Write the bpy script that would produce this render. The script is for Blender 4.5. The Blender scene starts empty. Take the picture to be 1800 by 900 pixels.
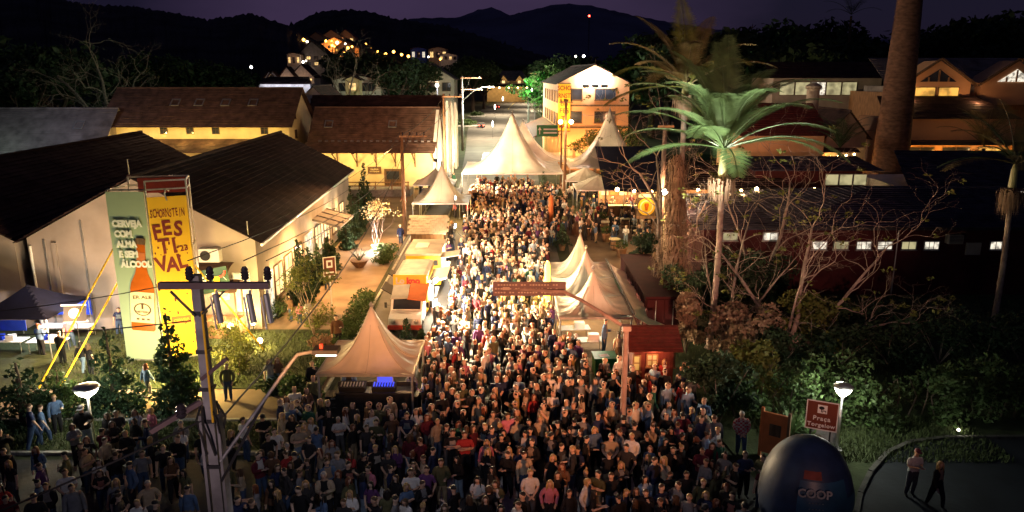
import bpy, bmesh, math, random
import numpy as np
from mathutils import Vector, Matrix, Euler
from mathutils import noise as mnoise
R = math.radians
rnd = random.Random(7)
nr = np.random.RandomState(11)
SC = bpy.context.scene
COL = SC.collection

# ------------------------------------------------------------------ camera, world, moonlight, exposure
CAM_H = 15.0
PITCH = math.atan(320 / 1300)
SP, CPi = math.sin(PITCH), math.cos(PITCH)
cd = bpy.data.cameras.new('camera')
cd.sensor_width = 36.0
cd.lens = 26.0
cd.clip_start = 0.3
cd.clip_end = 12000
cam = bpy.data.objects.new('camera', cd)
COL.objects.link(cam)
cam.location = (0, 0, CAM_H)
cam.rotation_euler = (math.pi / 2 - PITCH, 0, 0)
SC.camera = cam

W = bpy.data.worlds.new('World')
SC.world = W
W.use_nodes = True
wn, wl = W.node_tree.nodes, W.node_tree.links
wn.clear()
w_out = wn.new('ShaderNodeOutputWorld')
w_sky = wn.new('ShaderNodeTexSky')
w_sky.sky_type = 'NISHITA'
w_sky.sun_disc = False
w_sky.sun_elevation = R(-4.0)
w_sky.sun_rotation = R(20)
w_bg = wn.new('ShaderNodeBackground')
w_bg.inputs['Strength'].default_value = 0.012
wl.new(w_sky.outputs[0], w_bg.inputs['Color'])
# low cloud deck lit by the town: soft violet
w_co = wn.new('ShaderNodeTexCoord')
w_nz = wn.new('ShaderNodeTexNoise')
w_nz.inputs['Scale'].default_value = 2.6
w_nz.inputs['Detail'].default_value = 5
w_map = wn.new('ShaderNodeMapping')
w_map.inputs['Scale'].default_value = (1, 1, 3.5)
wl.new(w_co.outputs['Generated'], w_map.inputs['Vector'])
wl.new(w_map.outputs[0], w_nz.inputs['Vector'])
w_dot = wn.new('ShaderNodeVectorMath')
w_dot.operation = 'DOT_PRODUCT'
w_dot.inputs[1].default_value = (-.06, .992, .11)      # the town under the clouds
wl.new(w_co.outputs['Generated'], w_dot.inputs[0])
w_ad = wn.new('ShaderNodeMath')
w_ad.operation = 'MULTIPLY_ADD'
w_ad.inputs[1].default_value = .10
wl.new(w_nz.outputs['Fac'], w_ad.inputs[0])
wl.new(w_dot.outputs['Value'], w_ad.inputs[2])
w_rp = wn.new('ShaderNodeValToRGB')
w_rp.color_ramp.elements[0].position = 0.93
w_rp.color_ramp.elements[0].color = (0.0072, 0.0062, 0.0185, 1)
w_rp.color_ramp.elements[1].position = 1.0
w_rp.color_ramp.elements[1].color = (0.040, 0.025, 0.062, 1)
w_sb = wn.new('ShaderNodeMath')
w_sb.operation = 'SUBTRACT'
w_sb.inputs[1].default_value = .045
wl.new(w_ad.outputs[0], w_sb.inputs[0])
wl.new(w_sb.outputs[0], w_rp.inputs['Fac'])
w_b2 = wn.new('ShaderNodeBackground')
w_b2.inputs['Strength'].default_value = 1.0
wl.new(w_rp.outputs[0], w_b2.inputs['Color'])
w_add = wn.new('ShaderNodeAddShader')
wl.new(w_bg.outputs[0], w_add.inputs[0])
wl.new(w_b2.outputs[0], w_add.inputs[1])
wl.new(w_add.outputs[0], w_out.inputs['Surface'])

sl = bpy.data.lights.new('moon', 'SUN')
sl.energy = 0.03
sl.angle = R(3)
sl.color = (0.62, 0.7, 1.0)
moon = bpy.data.objects.new('moon', sl)
moon.rotation_euler = (R(48), 0, R(-25))
COL.objects.link(moon)

SC.view_settings.view_transform = 'Standard'
SC.view_settings.look = 'None'
SC.view_settings.exposure = 0.0
SC.view_settings.gamma = 1.0
SC.cycles.use_denoising = True
SC.cycles.max_bounces = 5
SC.cycles.diffuse_bounces = 3
SC.cycles.glossy_bounces = 2
SC.cycles.transmission_bounces = 2
SC.cycles.transparent_max_bounces = 6
SC.cycles.caustics_reflective = False
SC.cycles.caustics_refractive = False
SC.cycles.sample_clamp_indirect = 3.0
SC.cycles.use_light_tree = True

# ------------------------------------------------------------------ helpers
def ray(px, py):
    x, v = (px - 900) / 1300.0, (450 - py) / 1300.0
    return Vector((x, CPi + v * SP, -SP + v * CPi))

def at(px, py, Y=None, z=0.0):
    """the point seen at a pixel of the photograph, on the plane y=Y or at height z"""
    d = ray(px, py)
    t = (Y / d.y) if Y is not None else (z - CAM_H) / d.z
    return Vector((0, 0, CAM_H)) + d * t

def pix(p):
    v = Vector(p) - Vector((0, 0, CAM_H))
    f = v.y * CPi - v.z * SP
    u = v.y * SP + v.z * CPi
    return 900 + 1300 * v.x / f, 450 - 1300 * u / f, f

def _nodes(m):
    m.use_nodes = True
    return m.node_tree.nodes, m.node_tree.links

def mat(name, col, rough=0.8, var=0.22, scale=2.0, bump=0.0, metal=0.0, spec=0.3, col2=None, tint=False, transl=0.0, attr=None, stretch=(1, 1, 1), detail=4):
    m = bpy.data.materials.new(name)
    n, l = _nodes(m)
    b = n['Principled BSDF']
    b.inputs['Roughness'].default_value = rough
    b.inputs['Metallic'].default_value = metal
    b.inputs['Specular IOR Level'].default_value = spec
    co = n.new('ShaderNodeTexCoord')
    mp = n.new('ShaderNodeMapping')
    mp.inputs['Scale'].default_value = stretch
    l.new(co.outputs['Object'], mp.inputs['Vector'])
    nz = n.new('ShaderNodeTexNoise')
    nz.inputs['Scale'].default_value = scale
    nz.inputs['Detail'].default_value = detail
    l.new(mp.outputs[0], nz.inputs['Vector'])
    if tint or attr:
        if tint:
            oi = n.new('ShaderNodeObjectInfo')
            src = oi.outputs['Color']
        else:
            oi = n.new('ShaderNodeAttribute')
            oi.attribute_name = attr
            src = oi.outputs['Color']
        mr = n.new('ShaderNodeMapRange')
        mr.inputs['From Min'].default_value = 0.3
        mr.inputs['From Max'].default_value = 0.7
        mr.inputs['To Min'].default_value = 1 - var
        mr.inputs['To Max'].default_value = 1 + var
        l.new(nz.outputs['Fac'], mr.inputs['Value'])
        mx = n.new('ShaderNodeMix')
        mx.data_type = 'RGBA'
        mx.blend_type = 'MULTIPLY'
        mx.inputs[0].default_value = 1
        l.new(src, mx.inputs[6])
        l.new(mr.outputs[0], mx.inputs[7])
        out = mx.outputs[2]
    else:
        rp = n.new('ShaderNodeValToRGB')
        c2 = col2 if col2 else [min(1, c * (1 + var)) for c in col]
        c1 = col if col2 else [c * (1 - var) for c in col]
        rp.color_ramp.elements[0].position = 0.32
        rp.color_ramp.elements[1].position = 0.68
        rp.color_ramp.elements[0].color = (*c1, 1)
        rp.color_ramp.elements[1].color = (*c2, 1)
        l.new(nz.outputs['Fac'], rp.inputs['Fac'])
        out = rp.outputs[0]
    l.new(out, b.inputs['Base Color'])
    if bump:
        bp = n.new('ShaderNodeBump')
        bp.inputs['Strength'].default_value = bump
        bp.inputs['Distance'].default_value = 0.05
        nz2 = n.new('ShaderNodeTexNoise')
        nz2.inputs['Scale'].default_value = scale * 6
        nz2.inputs['Detail'].default_value = 3
        l.new(mp.outputs[0], nz2.inputs['Vector'])
        l.new(nz2.outputs['Fac'], bp.inputs['Height'])
        l.new(bp.outputs[0], b.inputs['Normal'])
    if transl:
        tr = n.new('ShaderNodeBsdfTranslucent')
        l.new(out, tr.inputs['Color'])
        ms = n.new('ShaderNodeMixShader')
        ms.inputs[0].default_value = transl
        l.new(b.outputs[0], ms.inputs[1])
        l.new(tr.outputs[0], ms.inputs[2])
        l.new(ms.outputs[0], n['Material Output'].inputs['Surface'])
    return m

def glow(name, col, strength):
    m = bpy.data.materials.new(name)
    n, l = _nodes(m)
    b = n['Principled BSDF']
    b.inputs['Base Color'].default_value = (*[min(.8, c) for c in col], 1)
    b.inputs['Emission Color'].default_value = (*col, 1)
    b.inputs['Emission Strength'].default_value = strength
    return m

def litwin(name, col, strength, dark=0.35, sc=.8):
    """a lit room seen through a window: uneven glow"""
    m = bpy.data.materials.new(name)
    n, l = _nodes(m)
    b = n['Principled BSDF']
    co = n.new('ShaderNodeTexCoord')
    nz = n.new('ShaderNodeTexNoise')
    nz.inputs['Scale'].default_value = sc
    nz.inputs['Detail'].default_value = 2
    l.new(co.outputs['Object'], nz.inputs['Vector'])
    rp = n.new('ShaderNodeValToRGB')
    rp.color_ramp.elements[0].position = 0.36
    rp.color_ramp.elements[1].position = 0.6
    rp.color_ramp.elements[0].color = (*[c * dark for c in col], 1)
    rp.color_ramp.elements[1].color = (*col, 1)
    l.new(nz.outputs['Fac'], rp.inputs['Fac'])
    l.new(rp.outputs[0], b.inputs['Emission Color'])
    b.inputs['Emission Strength'].default_value = strength
    b.inputs['Base Color'].default_value = (0.2, 0.2, 0.2, 1)
    b.inputs['Roughness'].default_value = 0.15
    return m

class MB:
    def __init__(s):
        s.v, s.f, s.m = [], [], []
    def add(s, vs, fs, mi=0):
        o = len(s.v)
        s.v += [tuple(p) for p in vs]
        s.f += [tuple(i + o for i in q) for q in fs]
        s.m += [mi] * len(fs)
        return s
    def boxz(s, x0, x1, y0, y1, z0, z1, mi=0):
        return s.add([(x0, y0, z0), (x1, y0, z0), (x1, y1, z0), (x0, y1, z0), (x0, y0, z1), (x1, y0, z1), (x1, y1, z1), (x0, y1, z1)],
                     [(0, 3, 2, 1), (4, 5, 6, 7), (0, 1, 5, 4), (1, 2, 6, 5), (2, 3, 7, 6), (3, 0, 4, 7)], mi)
    def box(s, c, d, rz=0.0, mi=0, rx=0.0, ry=0.0):
        M = Matrix.Translation(Vector(c)) @ Euler((rx, ry, rz)).to_matrix().to_4x4()
        h = [x / 2 for x in d]
        vs = [M @ Vector((sx * h[0], sy * h[1], sz * h[2])) for sz in (-1, 1) for sx, sy in ((-1, -1), (1, -1), (1, 1), (-1, 1))]
        return s.add(vs, [(0, 3, 2, 1), (4, 5, 6, 7), (0, 1, 5, 4), (1, 2, 6, 5), (2, 3, 7, 6), (3, 0, 4, 7)], mi)
    def tube(s, pts, rad, n=8, mi=0, cap=True):
        pts = [Vector(p) for p in pts]
        if not isinstance(rad, (list, tuple)):
            rad = [rad] * len(pts)
        rings, prev = [], None
        for i, p in enumerate(pts):
            t = (pts[min(i + 1, len(pts) - 1)] - pts[max(i - 1, 0)])
            t = t.normalized() if t.length > 1e-9 else Vector((0, 0, 1))
            a = prev if prev is not None else (Vector((0, 0, 1)) if abs(t.z) < 0.9 else Vector((1, 0, 0)))
            u = (a - t * a.dot(t))
            u = u.normalized() if u.length > 1e-6 else t.orthogonal().normalized()
            w = t.cross(u)
            prev = u
            rings.append([p + (u * math.cos(k * 2 * math.pi / n) + w * math.sin(k * 2 * math.pi / n)) * rad[i] for k in range(n)])
        vs = [q for r_ in rings for q in r_]
        fs = []
        for i in range(len(pts) - 1):
            for k in range(n):
                k2 = (k + 1) % n
                fs.append((i * n + k, i * n + k2, (i + 1) * n + k2, (i + 1) * n + k))
        if cap:
            fs.append(tuple(range(n - 1, -1, -1)))
            fs.append(tuple((len(pts) - 1) * n + k for k in range(n)))
        return s.add(vs, fs, mi)
    def lathe(s, prof, n=16, c=(0, 0, 0), mi=0, sx=1, sy=1):
        c = Vector(c)
        vs = [c + Vector((r_ * sx * math.cos(k * 2 * math.pi / n), r_ * sy * math.sin(k * 2 * math.pi / n), z)) for r_, z in prof for k in range(n)]
        fs = []
        for i in range(len(prof) - 1):
            for k in range(n):
                k2 = (k + 1) % n
                fs.append((i * n + k, i * n + k2, (i + 1) * n + k2, (i + 1) * n + k))
        fs.append(tuple(range(n - 1, -1, -1)))
        fs.append(tuple((len(prof) - 1) * n + k for k in range(n)))
        return s.add(vs, fs, mi)
    def ball(s, c, r, n=10, mi=0, sx=1, sy=1, sz=1):
        k = max(4, n // 2)
        prof = [(max(1e-3, r * math.sin(math.pi * i / k)), -r * math.cos(math.pi * i / k) * sz) for i in range(k + 1)]
        return s.lathe(prof, n, c, mi, sx, sy)
    def prism(s, poly, ext, mi=0):
        """poly: 3D points in order, ext: extrusion vector"""
        p = [Vector(q) for q in poly]
        e = Vector(ext)
        n = len(p)
        vs = p + [q + e for q in p]
        fs = [tuple(range(n - 1, -1, -1)), tuple(range(n, 2 * n))]
        fs += [(i, (i + 1) % n, n + (i + 1) % n, n + i) for i in range(n)]
        return s.add(vs, fs, mi)
    def beam(s, p, q, w, h=None, mi=0):
        p, q = Vector(p), Vector(q)
        h = h or w
        t = (q - p).normalized()
        a = Vector((0, 0, 1)) if abs(t.z) < 0.95 else Vector((0, 1, 0))
        u = t.cross(a).normalized()
        w2 = u.cross(t)
        vs = [b + u * sx * w / 2 + w2 * sy * h / 2 for b in (p, q) for sx, sy in ((-1, -1), (1, -1), (1, 1), (-1, 1))]
        return s.add(vs, [(0, 1, 2, 3), (7, 6, 5, 4), (0, 4, 5, 1), (1, 5, 6, 2), (2, 6, 7, 3), (3, 7, 4, 0)], mi)
    def grid(s, P, mi=0, flip=False):
        """P: rows of points"""
        nrw, nc = len(P), len(P[0])
        vs = [q for row in P for q in row]
        fs = []
        for i in range(nrw - 1):
            for j in range(nc - 1):
                q = (i * nc + j, i * nc + j + 1, (i + 1) * nc + j + 1, (i + 1) * nc + j)
                fs.append(q[::-1] if flip else q)
        return s.add(vs, fs, mi)
    def slabs(s, a, b, c, d, step, th=0.05, mi=0):
        """courses of tiles from eave edge a-b up to ridge edge d-c: overlapping tilted strips"""
        a, b, c, d = map(Vector, (a, b, c, d))
        L = ((d - a).length + (c - b).length) / 2
        n = max(2, int(L / step))
        nm = (b - a).cross(d - a).normalized()
        if nm.z < 0:
            nm = -nm
        for i in range(n):
            t0, t1 = i / n, min(1, (i + 1.15) / n)
            E0, E1, T0, T1 = a.lerp(d, t0), b.lerp(c, t0), a.lerp(d, t1), b.lerp(c, t1)
            k = max(1, int((E1 - E0).length / 2.4))
            for j in range(k):       # each course laid in runs that sit a little unevenly
                u0, u1 = j / k, (j + 1) / k
                p0, p1, q0, q1 = E0.lerp(E1, u0), E0.lerp(E1, u1), T0.lerp(T1, u0), T0.lerp(T1, u1)
                up = nm * (th * rnd.uniform(.7, 1.5))
                s.add([p0, p1, q1, q0, p0 + up, p1 + up, q1 + up * .1, q0 + up * .1],
                      [(0, 1, 5, 4), (4, 5, 6, 7), (0, 4, 7, 3), (1, 2, 6, 5)], mi)
        return s
    def build(s, name, m, parent=None, smooth=False, world=False):
        me = bpy.data.meshes.new(name)
        vs = s.v
        if world and parent is not None:
            off = Vector((0, 0, 0))
            q = parent
            while q is not None:
                off += q.location
                q = q.parent
            vs = [(x - off.x, y - off.y, z - off.z) for x, y, z in vs]
        me.from_pydata(vs, [], s.f)
        for mm in (m if isinstance(m, (list, tuple)) else [m]):
            me.materials.append(mm)
        if isinstance(m, (list, tuple)) and len(m) > 1:
            me.polygons.foreach_set('material_index', s.m)
        if smooth:
            me.polygons.foreach_set('use_smooth', [True] * len(s.f))
        me.update()
        o = bpy.data.objects.new(name, me)
        COL.objects.link(o)
        if parent is not None:
            o.parent = parent
        return o

def quads_obj(name, V, m, parent=None):
    """V: (n,4,3) array of free leaf quads"""
    V = np.asarray(V, dtype=np.float32)
    n = len(V)
    me = bpy.data.meshes.new(name)
    me.vertices.add(n * 4)
    me.vertices.foreach_set('co', V.reshape(-1))
    me.loops.add(n * 4)
    me.loops.foreach_set('vertex_index', np.arange(n * 4, dtype=np.int32))
    me.polygons.add(n)
    me.polygons.foreach_set('loop_start', np.arange(0, n * 4, 4, dtype=np.int32))
    me.update(calc_edges=True)
    me.validate()
    me.materials.append(m)
    o = bpy.data.objects.new(name, me)
    COL.objects.link(o)
    if parent is not None:
        o.parent = parent
    return o

def tag(o, label=None, cat=None, group=None, kind=None):
    if label: o['label'] = label
    if cat: o['category'] = cat
    if group: o['group'] = group
    if kind: o['kind'] = kind
    return o

def thing(name, label, cat, loc=(0, 0, 0), rz=0.0, group=None):
    o = bpy.data.objects.new(name, None)
    o.empty_display_size = 0.3
    COL.objects.link(o)
    o.location = loc
    o.rotation_euler = (0, 0, rz)
    return tag(o, label, cat, group)

KIDS = {}
def copy_tree(o, loc=None, rz=None, label=None, group=None, scale=None):
    kids = {}
    for q in bpy.data.objects:
        if q.parent is not None:
            kids.setdefault(q.parent.name, []).append(q)
    def rec(a, par):
        c = a.copy()
        COL.objects.link(c)
        if par is not None:
            c.parent = par
        for k in kids.get(a.name, []):
            rec(k, c)
        return c
    c = rec(o, None)
    if loc is not None: c.location = loc
    if rz is not None: c.rotation_euler = (0, 0, rz)
    if scale is not None: c.scale = scale
    return tag(c, label, None, group)

KL = 3.6
def lamp(loc, power, col=(1, .8, .5), r=0.15, parent=None, kind='POINT', to=None, size=1.0, angle=None, blend=0.5):
    d = bpy.data.lights.new('light', kind)
    d.energy = power * KL
    d.color = col
    if kind == 'AREA':
        d.size = size
    else:
        d.shadow_soft_size = r
    if kind == 'SPOT':
        d.spot_size = angle or R(90)
        d.spot_blend = blend
    o = bpy.data.objects.new('light', d)
    COL.objects.link(o)
    o.location = loc
    if to is not None:
        o.rotation_euler = (Vector(to) - Vector(loc)).to_track_quat('-Z', 'Y').to_euler()
    if parent is not None:
        o.parent = parent
        o.location = Vector(loc) - parent.location
    return o

_fonts = {}
def text(body, size, m, parent, loc, rot, name='lettering', depth=0.012, bold=0.0, align='CENTER', shear=0.0, sx=1.0, spacing=1.0):
    cu = bpy.data.curves.new(name, 'FONT')
    cu.body = body
    cu.size = size
    cu.extrude = depth
    cu.offset = bold
    cu.align_x = align
    cu.align_y = 'CENTER'
    cu.shear = shear
    cu.space_character = spacing
    cu.resolution_u = 3
    t = bpy.data.objects.new(name, cu)
    COL.objects.link(t)
    dg = bpy.context.evaluated_depsgraph_get()
    me = bpy.data.meshes.new_from_object(t.evaluated_get(dg))
    bpy.data.objects.remove(t)
    bpy.data.curves.remove(cu)
    me.materials.clear()
    me.materials.append(m)
    o = bpy.data.objects.new(name, me)
    COL.objects.link(o)
    o.parent = parent
    o.location = loc
    o.rotation_euler = rot
    o.scale = (sx, 1, 1)
    return o

# ------------------------------------------------------------------ materials
M = {}
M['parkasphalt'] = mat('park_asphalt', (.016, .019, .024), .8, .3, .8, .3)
M['oldasphalt'] = mat('worn_asphalt', (.11, .10, .095), .8, .25, .35, .3)
M['asphalt'] = mat('asphalt', (.05, .048, .048), .75, .3, .6, .4, col2=(.075, .07, .068))
M['paving'] = mat('paving', (.13, .088, .058), .85, .25, .45, .4, col2=(.25, .18, .125), detail=8)  # mottling paints in stains and tree-shadow patches
M['kerb'] = mat('kerbstone', (.30, .29, .27), .8, .25, 3, .3)
M['soil'] = mat('soil', (.035, .042, .02), .95, .4, .5, .5)
M['lawn'] = mat('lawn', (.034, .046, .018), .95, .35, 1.2, .6)
M['grass'] = mat('grass_blade', (.055, .075, .025), .8, .4, 3)
M['paint'] = mat('road_paint', (.7, .7, .66), .7, .2, 4)
M['ypaint'] = mat('yellow_road_paint', (.65, .48, .12), .7, .2, 4)
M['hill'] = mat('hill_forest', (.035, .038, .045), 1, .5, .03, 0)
M['mount'] = mat('hazy_mountain_forest', (.12, .125, .20), 1, .3, .004, 0)  # distance haze is put into the pale bluish colour
M['rooftile'] = mat('dark_roof_tile', (.040, .024, .025), .9, .4, .9, .3, 0, .15)
M['rooftile2'] = mat('brown_roof_tile', (.115, .066, .048), .85, .4, 1.1, .3)
M['rooftile3'] = mat('grey_roof_tile', (.17, .15, .15), .8, .35, .8, .3)
M['plaster'] = mat('grey_plaster', (.33, .28, .245), .85, .2, .5, .15)
M['cream'] = mat('cream_plaster', (.72, .60, .36), .85, .12, .7, .12)
M['white'] = mat('white_plaster', (.75, .72, .66), .8, .15, .8, .1)
M['peach'] = mat('peach_plaster', (.60, .34, .19), .85, .1, .4, .1)
M['timber'] = mat('dark_timber', (.12, .07, .04), .75, .35, 6, .2, stretch=(1, 1, .15))
M['wood'] = mat('brown_wood', (.24, .13, .07), .7, .35, 5, .2, stretch=(1, 1, .2))
M['redwood'] = mat('red_painted_board', (.12, .024, .02), .7, .25, 3, .15)
M['darkred'] = mat('dark_red_wall', (.055, .009, .011), .85, .25, .9, .1)
M['armsteel'] = mat('weathered_steel', (.20, .20, .21), .55, .3, 6, 0, .3)
M['kerbdark'] = mat('dark_kerbstone', (.06, .055, .05), .85, .35, 3, .4)  # darker kerbstone tone for the park path
M['concrete'] = mat('pole_concrete', (.22, .215, .225), .8, .25, 3, .3)
M['metal'] = mat('galvanised_metal', (.5, .5, .5), .4, .15, 4, 0, .8)
M['dmetal'] = mat('dark_metal', (.05, .05, .055), .5, .2, 4, 0, .6)
M['black'] = mat('black_plastic', (.02, .02, .022), .5, .2, 5)
M['rubber'] = mat('cable_rubber', (.025, .024, .024), .6, .2, 5)
M['glassdark'] = mat('dark_window_glass', (.03, .035, .05), .12, .3, .8, spec=.6)
M['ceramic'] = mat('brown_insulator', (.035, .028, .035), .25, .2, 4, spec=.6)
M['tentwhite'] = mat('white_tent_cloth', (.62, .55, .47), .5, .2, .55, .12, transl=.05)
M['navy'] = mat('navy_cloth', (.012, .013, .036), .8, .2, 2, .05, transl=.02)
M['bluecloth'] = mat('bright_blue_cloth', (.02, .06, .55), .7, .15, 2, transl=.3)
M['leaf'] = mat('leaf', (.055, .095, .03), .6, .5, 1.5, transl=.3)
M['leafdark'] = mat('dark_leaf', (.03, .055, .025), .65, .5, 1.0, transl=.2)
M['leafyellow'] = mat('yellowish_leaf', (.12, .13, .03), .6, .4, 1.5, transl=.3)
M['conifer'] = mat('conifer_needle', (.022, .05, .024), .7, .45, 2.5, transl=.15)
M['palm'] = mat('palm_leaflet', (.10, .165, .065), .45, .35, 1.2, spec=.5, transl=.3)
M['palmdark'] = mat('old_palm_leaflet', (.15, .12, .05), .55, .35, 1.2, transl=.25)
M['drypalm'] = mat('dry_palm_leaf', (.28, .18, .12), .8, .35, 2, transl=.2)
M['bark'] = mat('grey_bark', (.22, .17, .14), .85, .35, 4, .5)
M['palebark'] = mat('pale_bark', (.32, .23, .19), .8, .3, 4, .4)
M['darkbark'] = mat('dark_bark', (.07, .05, .04), .9, .35, 4, .5)
M['crownshaft'] = mat('palm_crownshaft', (.28, .26, .12), .45, .2, 2, spec=.5)
M['yellowvan'] = mat('yellow_van_paint', (.80, .47, .03), .35, .08, 1, spec=.5)
M['gantry'] = mat('gantry_paint', (.34, .24, .21), .6, .2, 3, .1)
M['vanroof'] = mat('dusty_white_roof', (.42, .38, .32), .6, .2, 1.2)
M['redpaint'] = mat('red_van_paint', (.55, .06, .04), .35, .1, 1, spec=.5)
M['orangecloth'] = mat('orange_canvas', (.55, .16, .05), .75, .15, 2)
M['whitepaint'] = mat('white_paint', (.8, .79, .76), .5, .06, 2)
M['greenplastic'] = mat('green_plastic', (.02, .22, .07), .45, .15, 2)
M['gold'] = mat('banner_yellow', (.80, .46, .025), .6, .05, .8)
M['sage'] = mat('banner_sage', (.33, .42, .30), .6, .08, .35)
M['maroon'] = mat('banner_maroon', (.17, .02, .02), .7, .1, 3)
M['beige'] = mat('beige_print', (.76, .66, .40), .6, .1, 2)
M['amber'] = mat('amber_glass', (.45, .10, .01), .2, .25, .9, spec=.6)
M['signbrown'] = mat('brown_sign', (.17, .045, .025), .5, .1, 1)
M['signgreen'] = mat('green_sign', (.02, .20, .08), .5, .1, 1)
M['boardgreen'] = mat('dark_green_board', (.04, .09, .06), .6, .2, 1)
M['purpleboard'] = mat('dark_sign_back', (.13, .085, .09), .5, .2, 1.5)
M['brick'] = mat('chimney_brick', (.11, .058, .045), .9, .4, 1.6, .5, stretch=(1, 1, 2.5))
M['egg'] = mat('dull_blue_egg', (.008, .02, .06), .5, .45, 1.2, .12, spec=.3)
M['eggcyan'] = mat('cyan_print', (.012, .05, .11), .4, .2, 2)
M['flash'] = mat('black_hatch', (.025, .022, .025), .6, .2, 2)
# lit things
M['warmbulb'] = glow('warm_bulb', (1, .62, .25), 40)
M['whitebulb'] = glow('white_bulb', (1, .93, .8), 45)
M['sodium'] = glow('sodium_lamp', (1, .42, .06), 14)
M['farwhite'] = glow('far_white_lamp', (1, .9, .75), 14)
M['redbeacon'] = glow('red_beacon', (1, .05, .03), 30)
M['led'] = glow('led_strip', (.8, .9, 1), 5)
M['blueled'] = glow('blue_led', (.05, .09, .8), .8)
M['winwarm'] = litwin('warm_lit_room', (1, .62, .22), 1.6)
M['winwhite'] = litwin('white_lit_room', (1, .90, .72), 1.15, .22, 2.6)
M['wincream'] = litwin('cream_lit_room', (1, .88, .45), .5)
M['winorange'] = litwin('orange_lit_room', (1, .5, .08), 1.1)
M['shop'] = litwin('shop_interior', (1, .70, .30), 1.8)
# ------------------------------------------------------------------ the setting: ground, roads, lawns, hills
def struct(o, label=None):
    return tag(o, label, None, None, 'structure')

g = MB()
g.add([(-6000, -300, -.03), (6000, -300, -.03), (6000, 9000, -.03), (-6000, 9000, -.03)], [(0, 1, 2, 3)])
struct(g.build('ground', M['soil']), 'dark earth and grass in the valley floor')

def strip(name, pts, m, z, label=None):
    """a sheet from left/right point pairs"""
    b = MB()
    b.grid([[(x0, y0, z), (x1, y1, z)] for (x0, y0, x1, y1) in pts])
    return struct(b.build(name, m), label)

def SX(Y):  # street centre line drifts left with distance
    return -.9 - .012 * max(0, Y - 30) + (0.00016 * (Y - 200) ** 2 if Y > 200 else 0)
strip('street', [(SX(Y) - w, Y, SX(Y) + w, Y) for Y, w in ((26, 5.4), (60, 5.2), (100, 5.5), (150, 7), (200, 9), (280, 12), (350, 11), (450, 10), (600, 10), (800, 10))], M['oldasphalt'], .008, 'asphalt street running through the festival to the hills')
strip('cross_road', [(-60, -5, 60, -5), (-60, 26.8, 12.2, 26.8)], M['asphalt'], .004, 'dark asphalt crossing road in the foreground')
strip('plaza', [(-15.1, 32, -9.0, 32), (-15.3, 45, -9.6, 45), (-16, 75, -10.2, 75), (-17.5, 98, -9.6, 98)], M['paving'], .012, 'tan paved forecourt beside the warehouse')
strip('side_lane', [(-8.4, 32, -6.4, 32), (-9.0, 48, -6.5, 48), (-9.9, 62, -6.6, 62), (-10.1, 98, -6.6, 98)], M['asphalt'], .010, 'grey asphalt lane behind the food trucks')
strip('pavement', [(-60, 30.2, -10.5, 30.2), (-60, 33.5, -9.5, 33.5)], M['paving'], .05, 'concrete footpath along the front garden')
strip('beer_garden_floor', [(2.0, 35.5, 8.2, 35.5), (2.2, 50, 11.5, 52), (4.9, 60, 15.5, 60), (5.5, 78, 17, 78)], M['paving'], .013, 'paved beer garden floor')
lw = MB()
lw.boxz(-60, -9.6, 27.3, 30.0, -.02, .10)
struct(lw.build('lawn', M['lawn']), 'grass verge along the crossing road')
lw = MB()
lw.boxz(-32, -9.4, 33.6, 42.2, -.02, .06)
struct(lw.build('lawn', M['lawn']), 'lit garden lawn in front of the grey warehouse')
# park on the right with the curved kerb
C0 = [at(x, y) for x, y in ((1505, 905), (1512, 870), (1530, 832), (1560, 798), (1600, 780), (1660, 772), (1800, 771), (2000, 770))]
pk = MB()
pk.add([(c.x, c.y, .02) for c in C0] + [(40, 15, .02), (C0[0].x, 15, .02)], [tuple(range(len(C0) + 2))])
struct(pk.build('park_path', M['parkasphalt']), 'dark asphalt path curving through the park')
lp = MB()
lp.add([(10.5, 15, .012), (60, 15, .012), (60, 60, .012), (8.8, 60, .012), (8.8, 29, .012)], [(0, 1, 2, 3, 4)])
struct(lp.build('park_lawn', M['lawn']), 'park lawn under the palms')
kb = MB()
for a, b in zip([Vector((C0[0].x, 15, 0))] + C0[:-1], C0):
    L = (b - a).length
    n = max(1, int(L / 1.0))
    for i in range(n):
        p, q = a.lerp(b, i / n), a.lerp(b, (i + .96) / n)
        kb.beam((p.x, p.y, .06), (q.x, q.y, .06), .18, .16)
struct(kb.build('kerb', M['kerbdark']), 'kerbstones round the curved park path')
# kerbs of the verge, street sides
kb = MB()
for y0 in (27.15, 30.1):
    for i in range(48):
        kb.boxz(-58 + i, -58 + i + .97, y0, y0 + .15, 0, .13)
struct(kb.build('kerb', M['kerb']), 'kerbstones along the grass verge')
kb = MB()
for i in range(70):
    Y = 33 + i
    kb.boxz(SX(Y) - 5.45, SX(Y) - 5.3, Y, Y + .97, 0, .11)
    kb.boxz(-9.15 - .013 * (Y - 33), -9.0 - .013 * (Y - 33), Y, Y + .97, 0, .11)
struct(kb.build('kerb', M['kerb']), 'kerbstones between lane and plaza')
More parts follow.
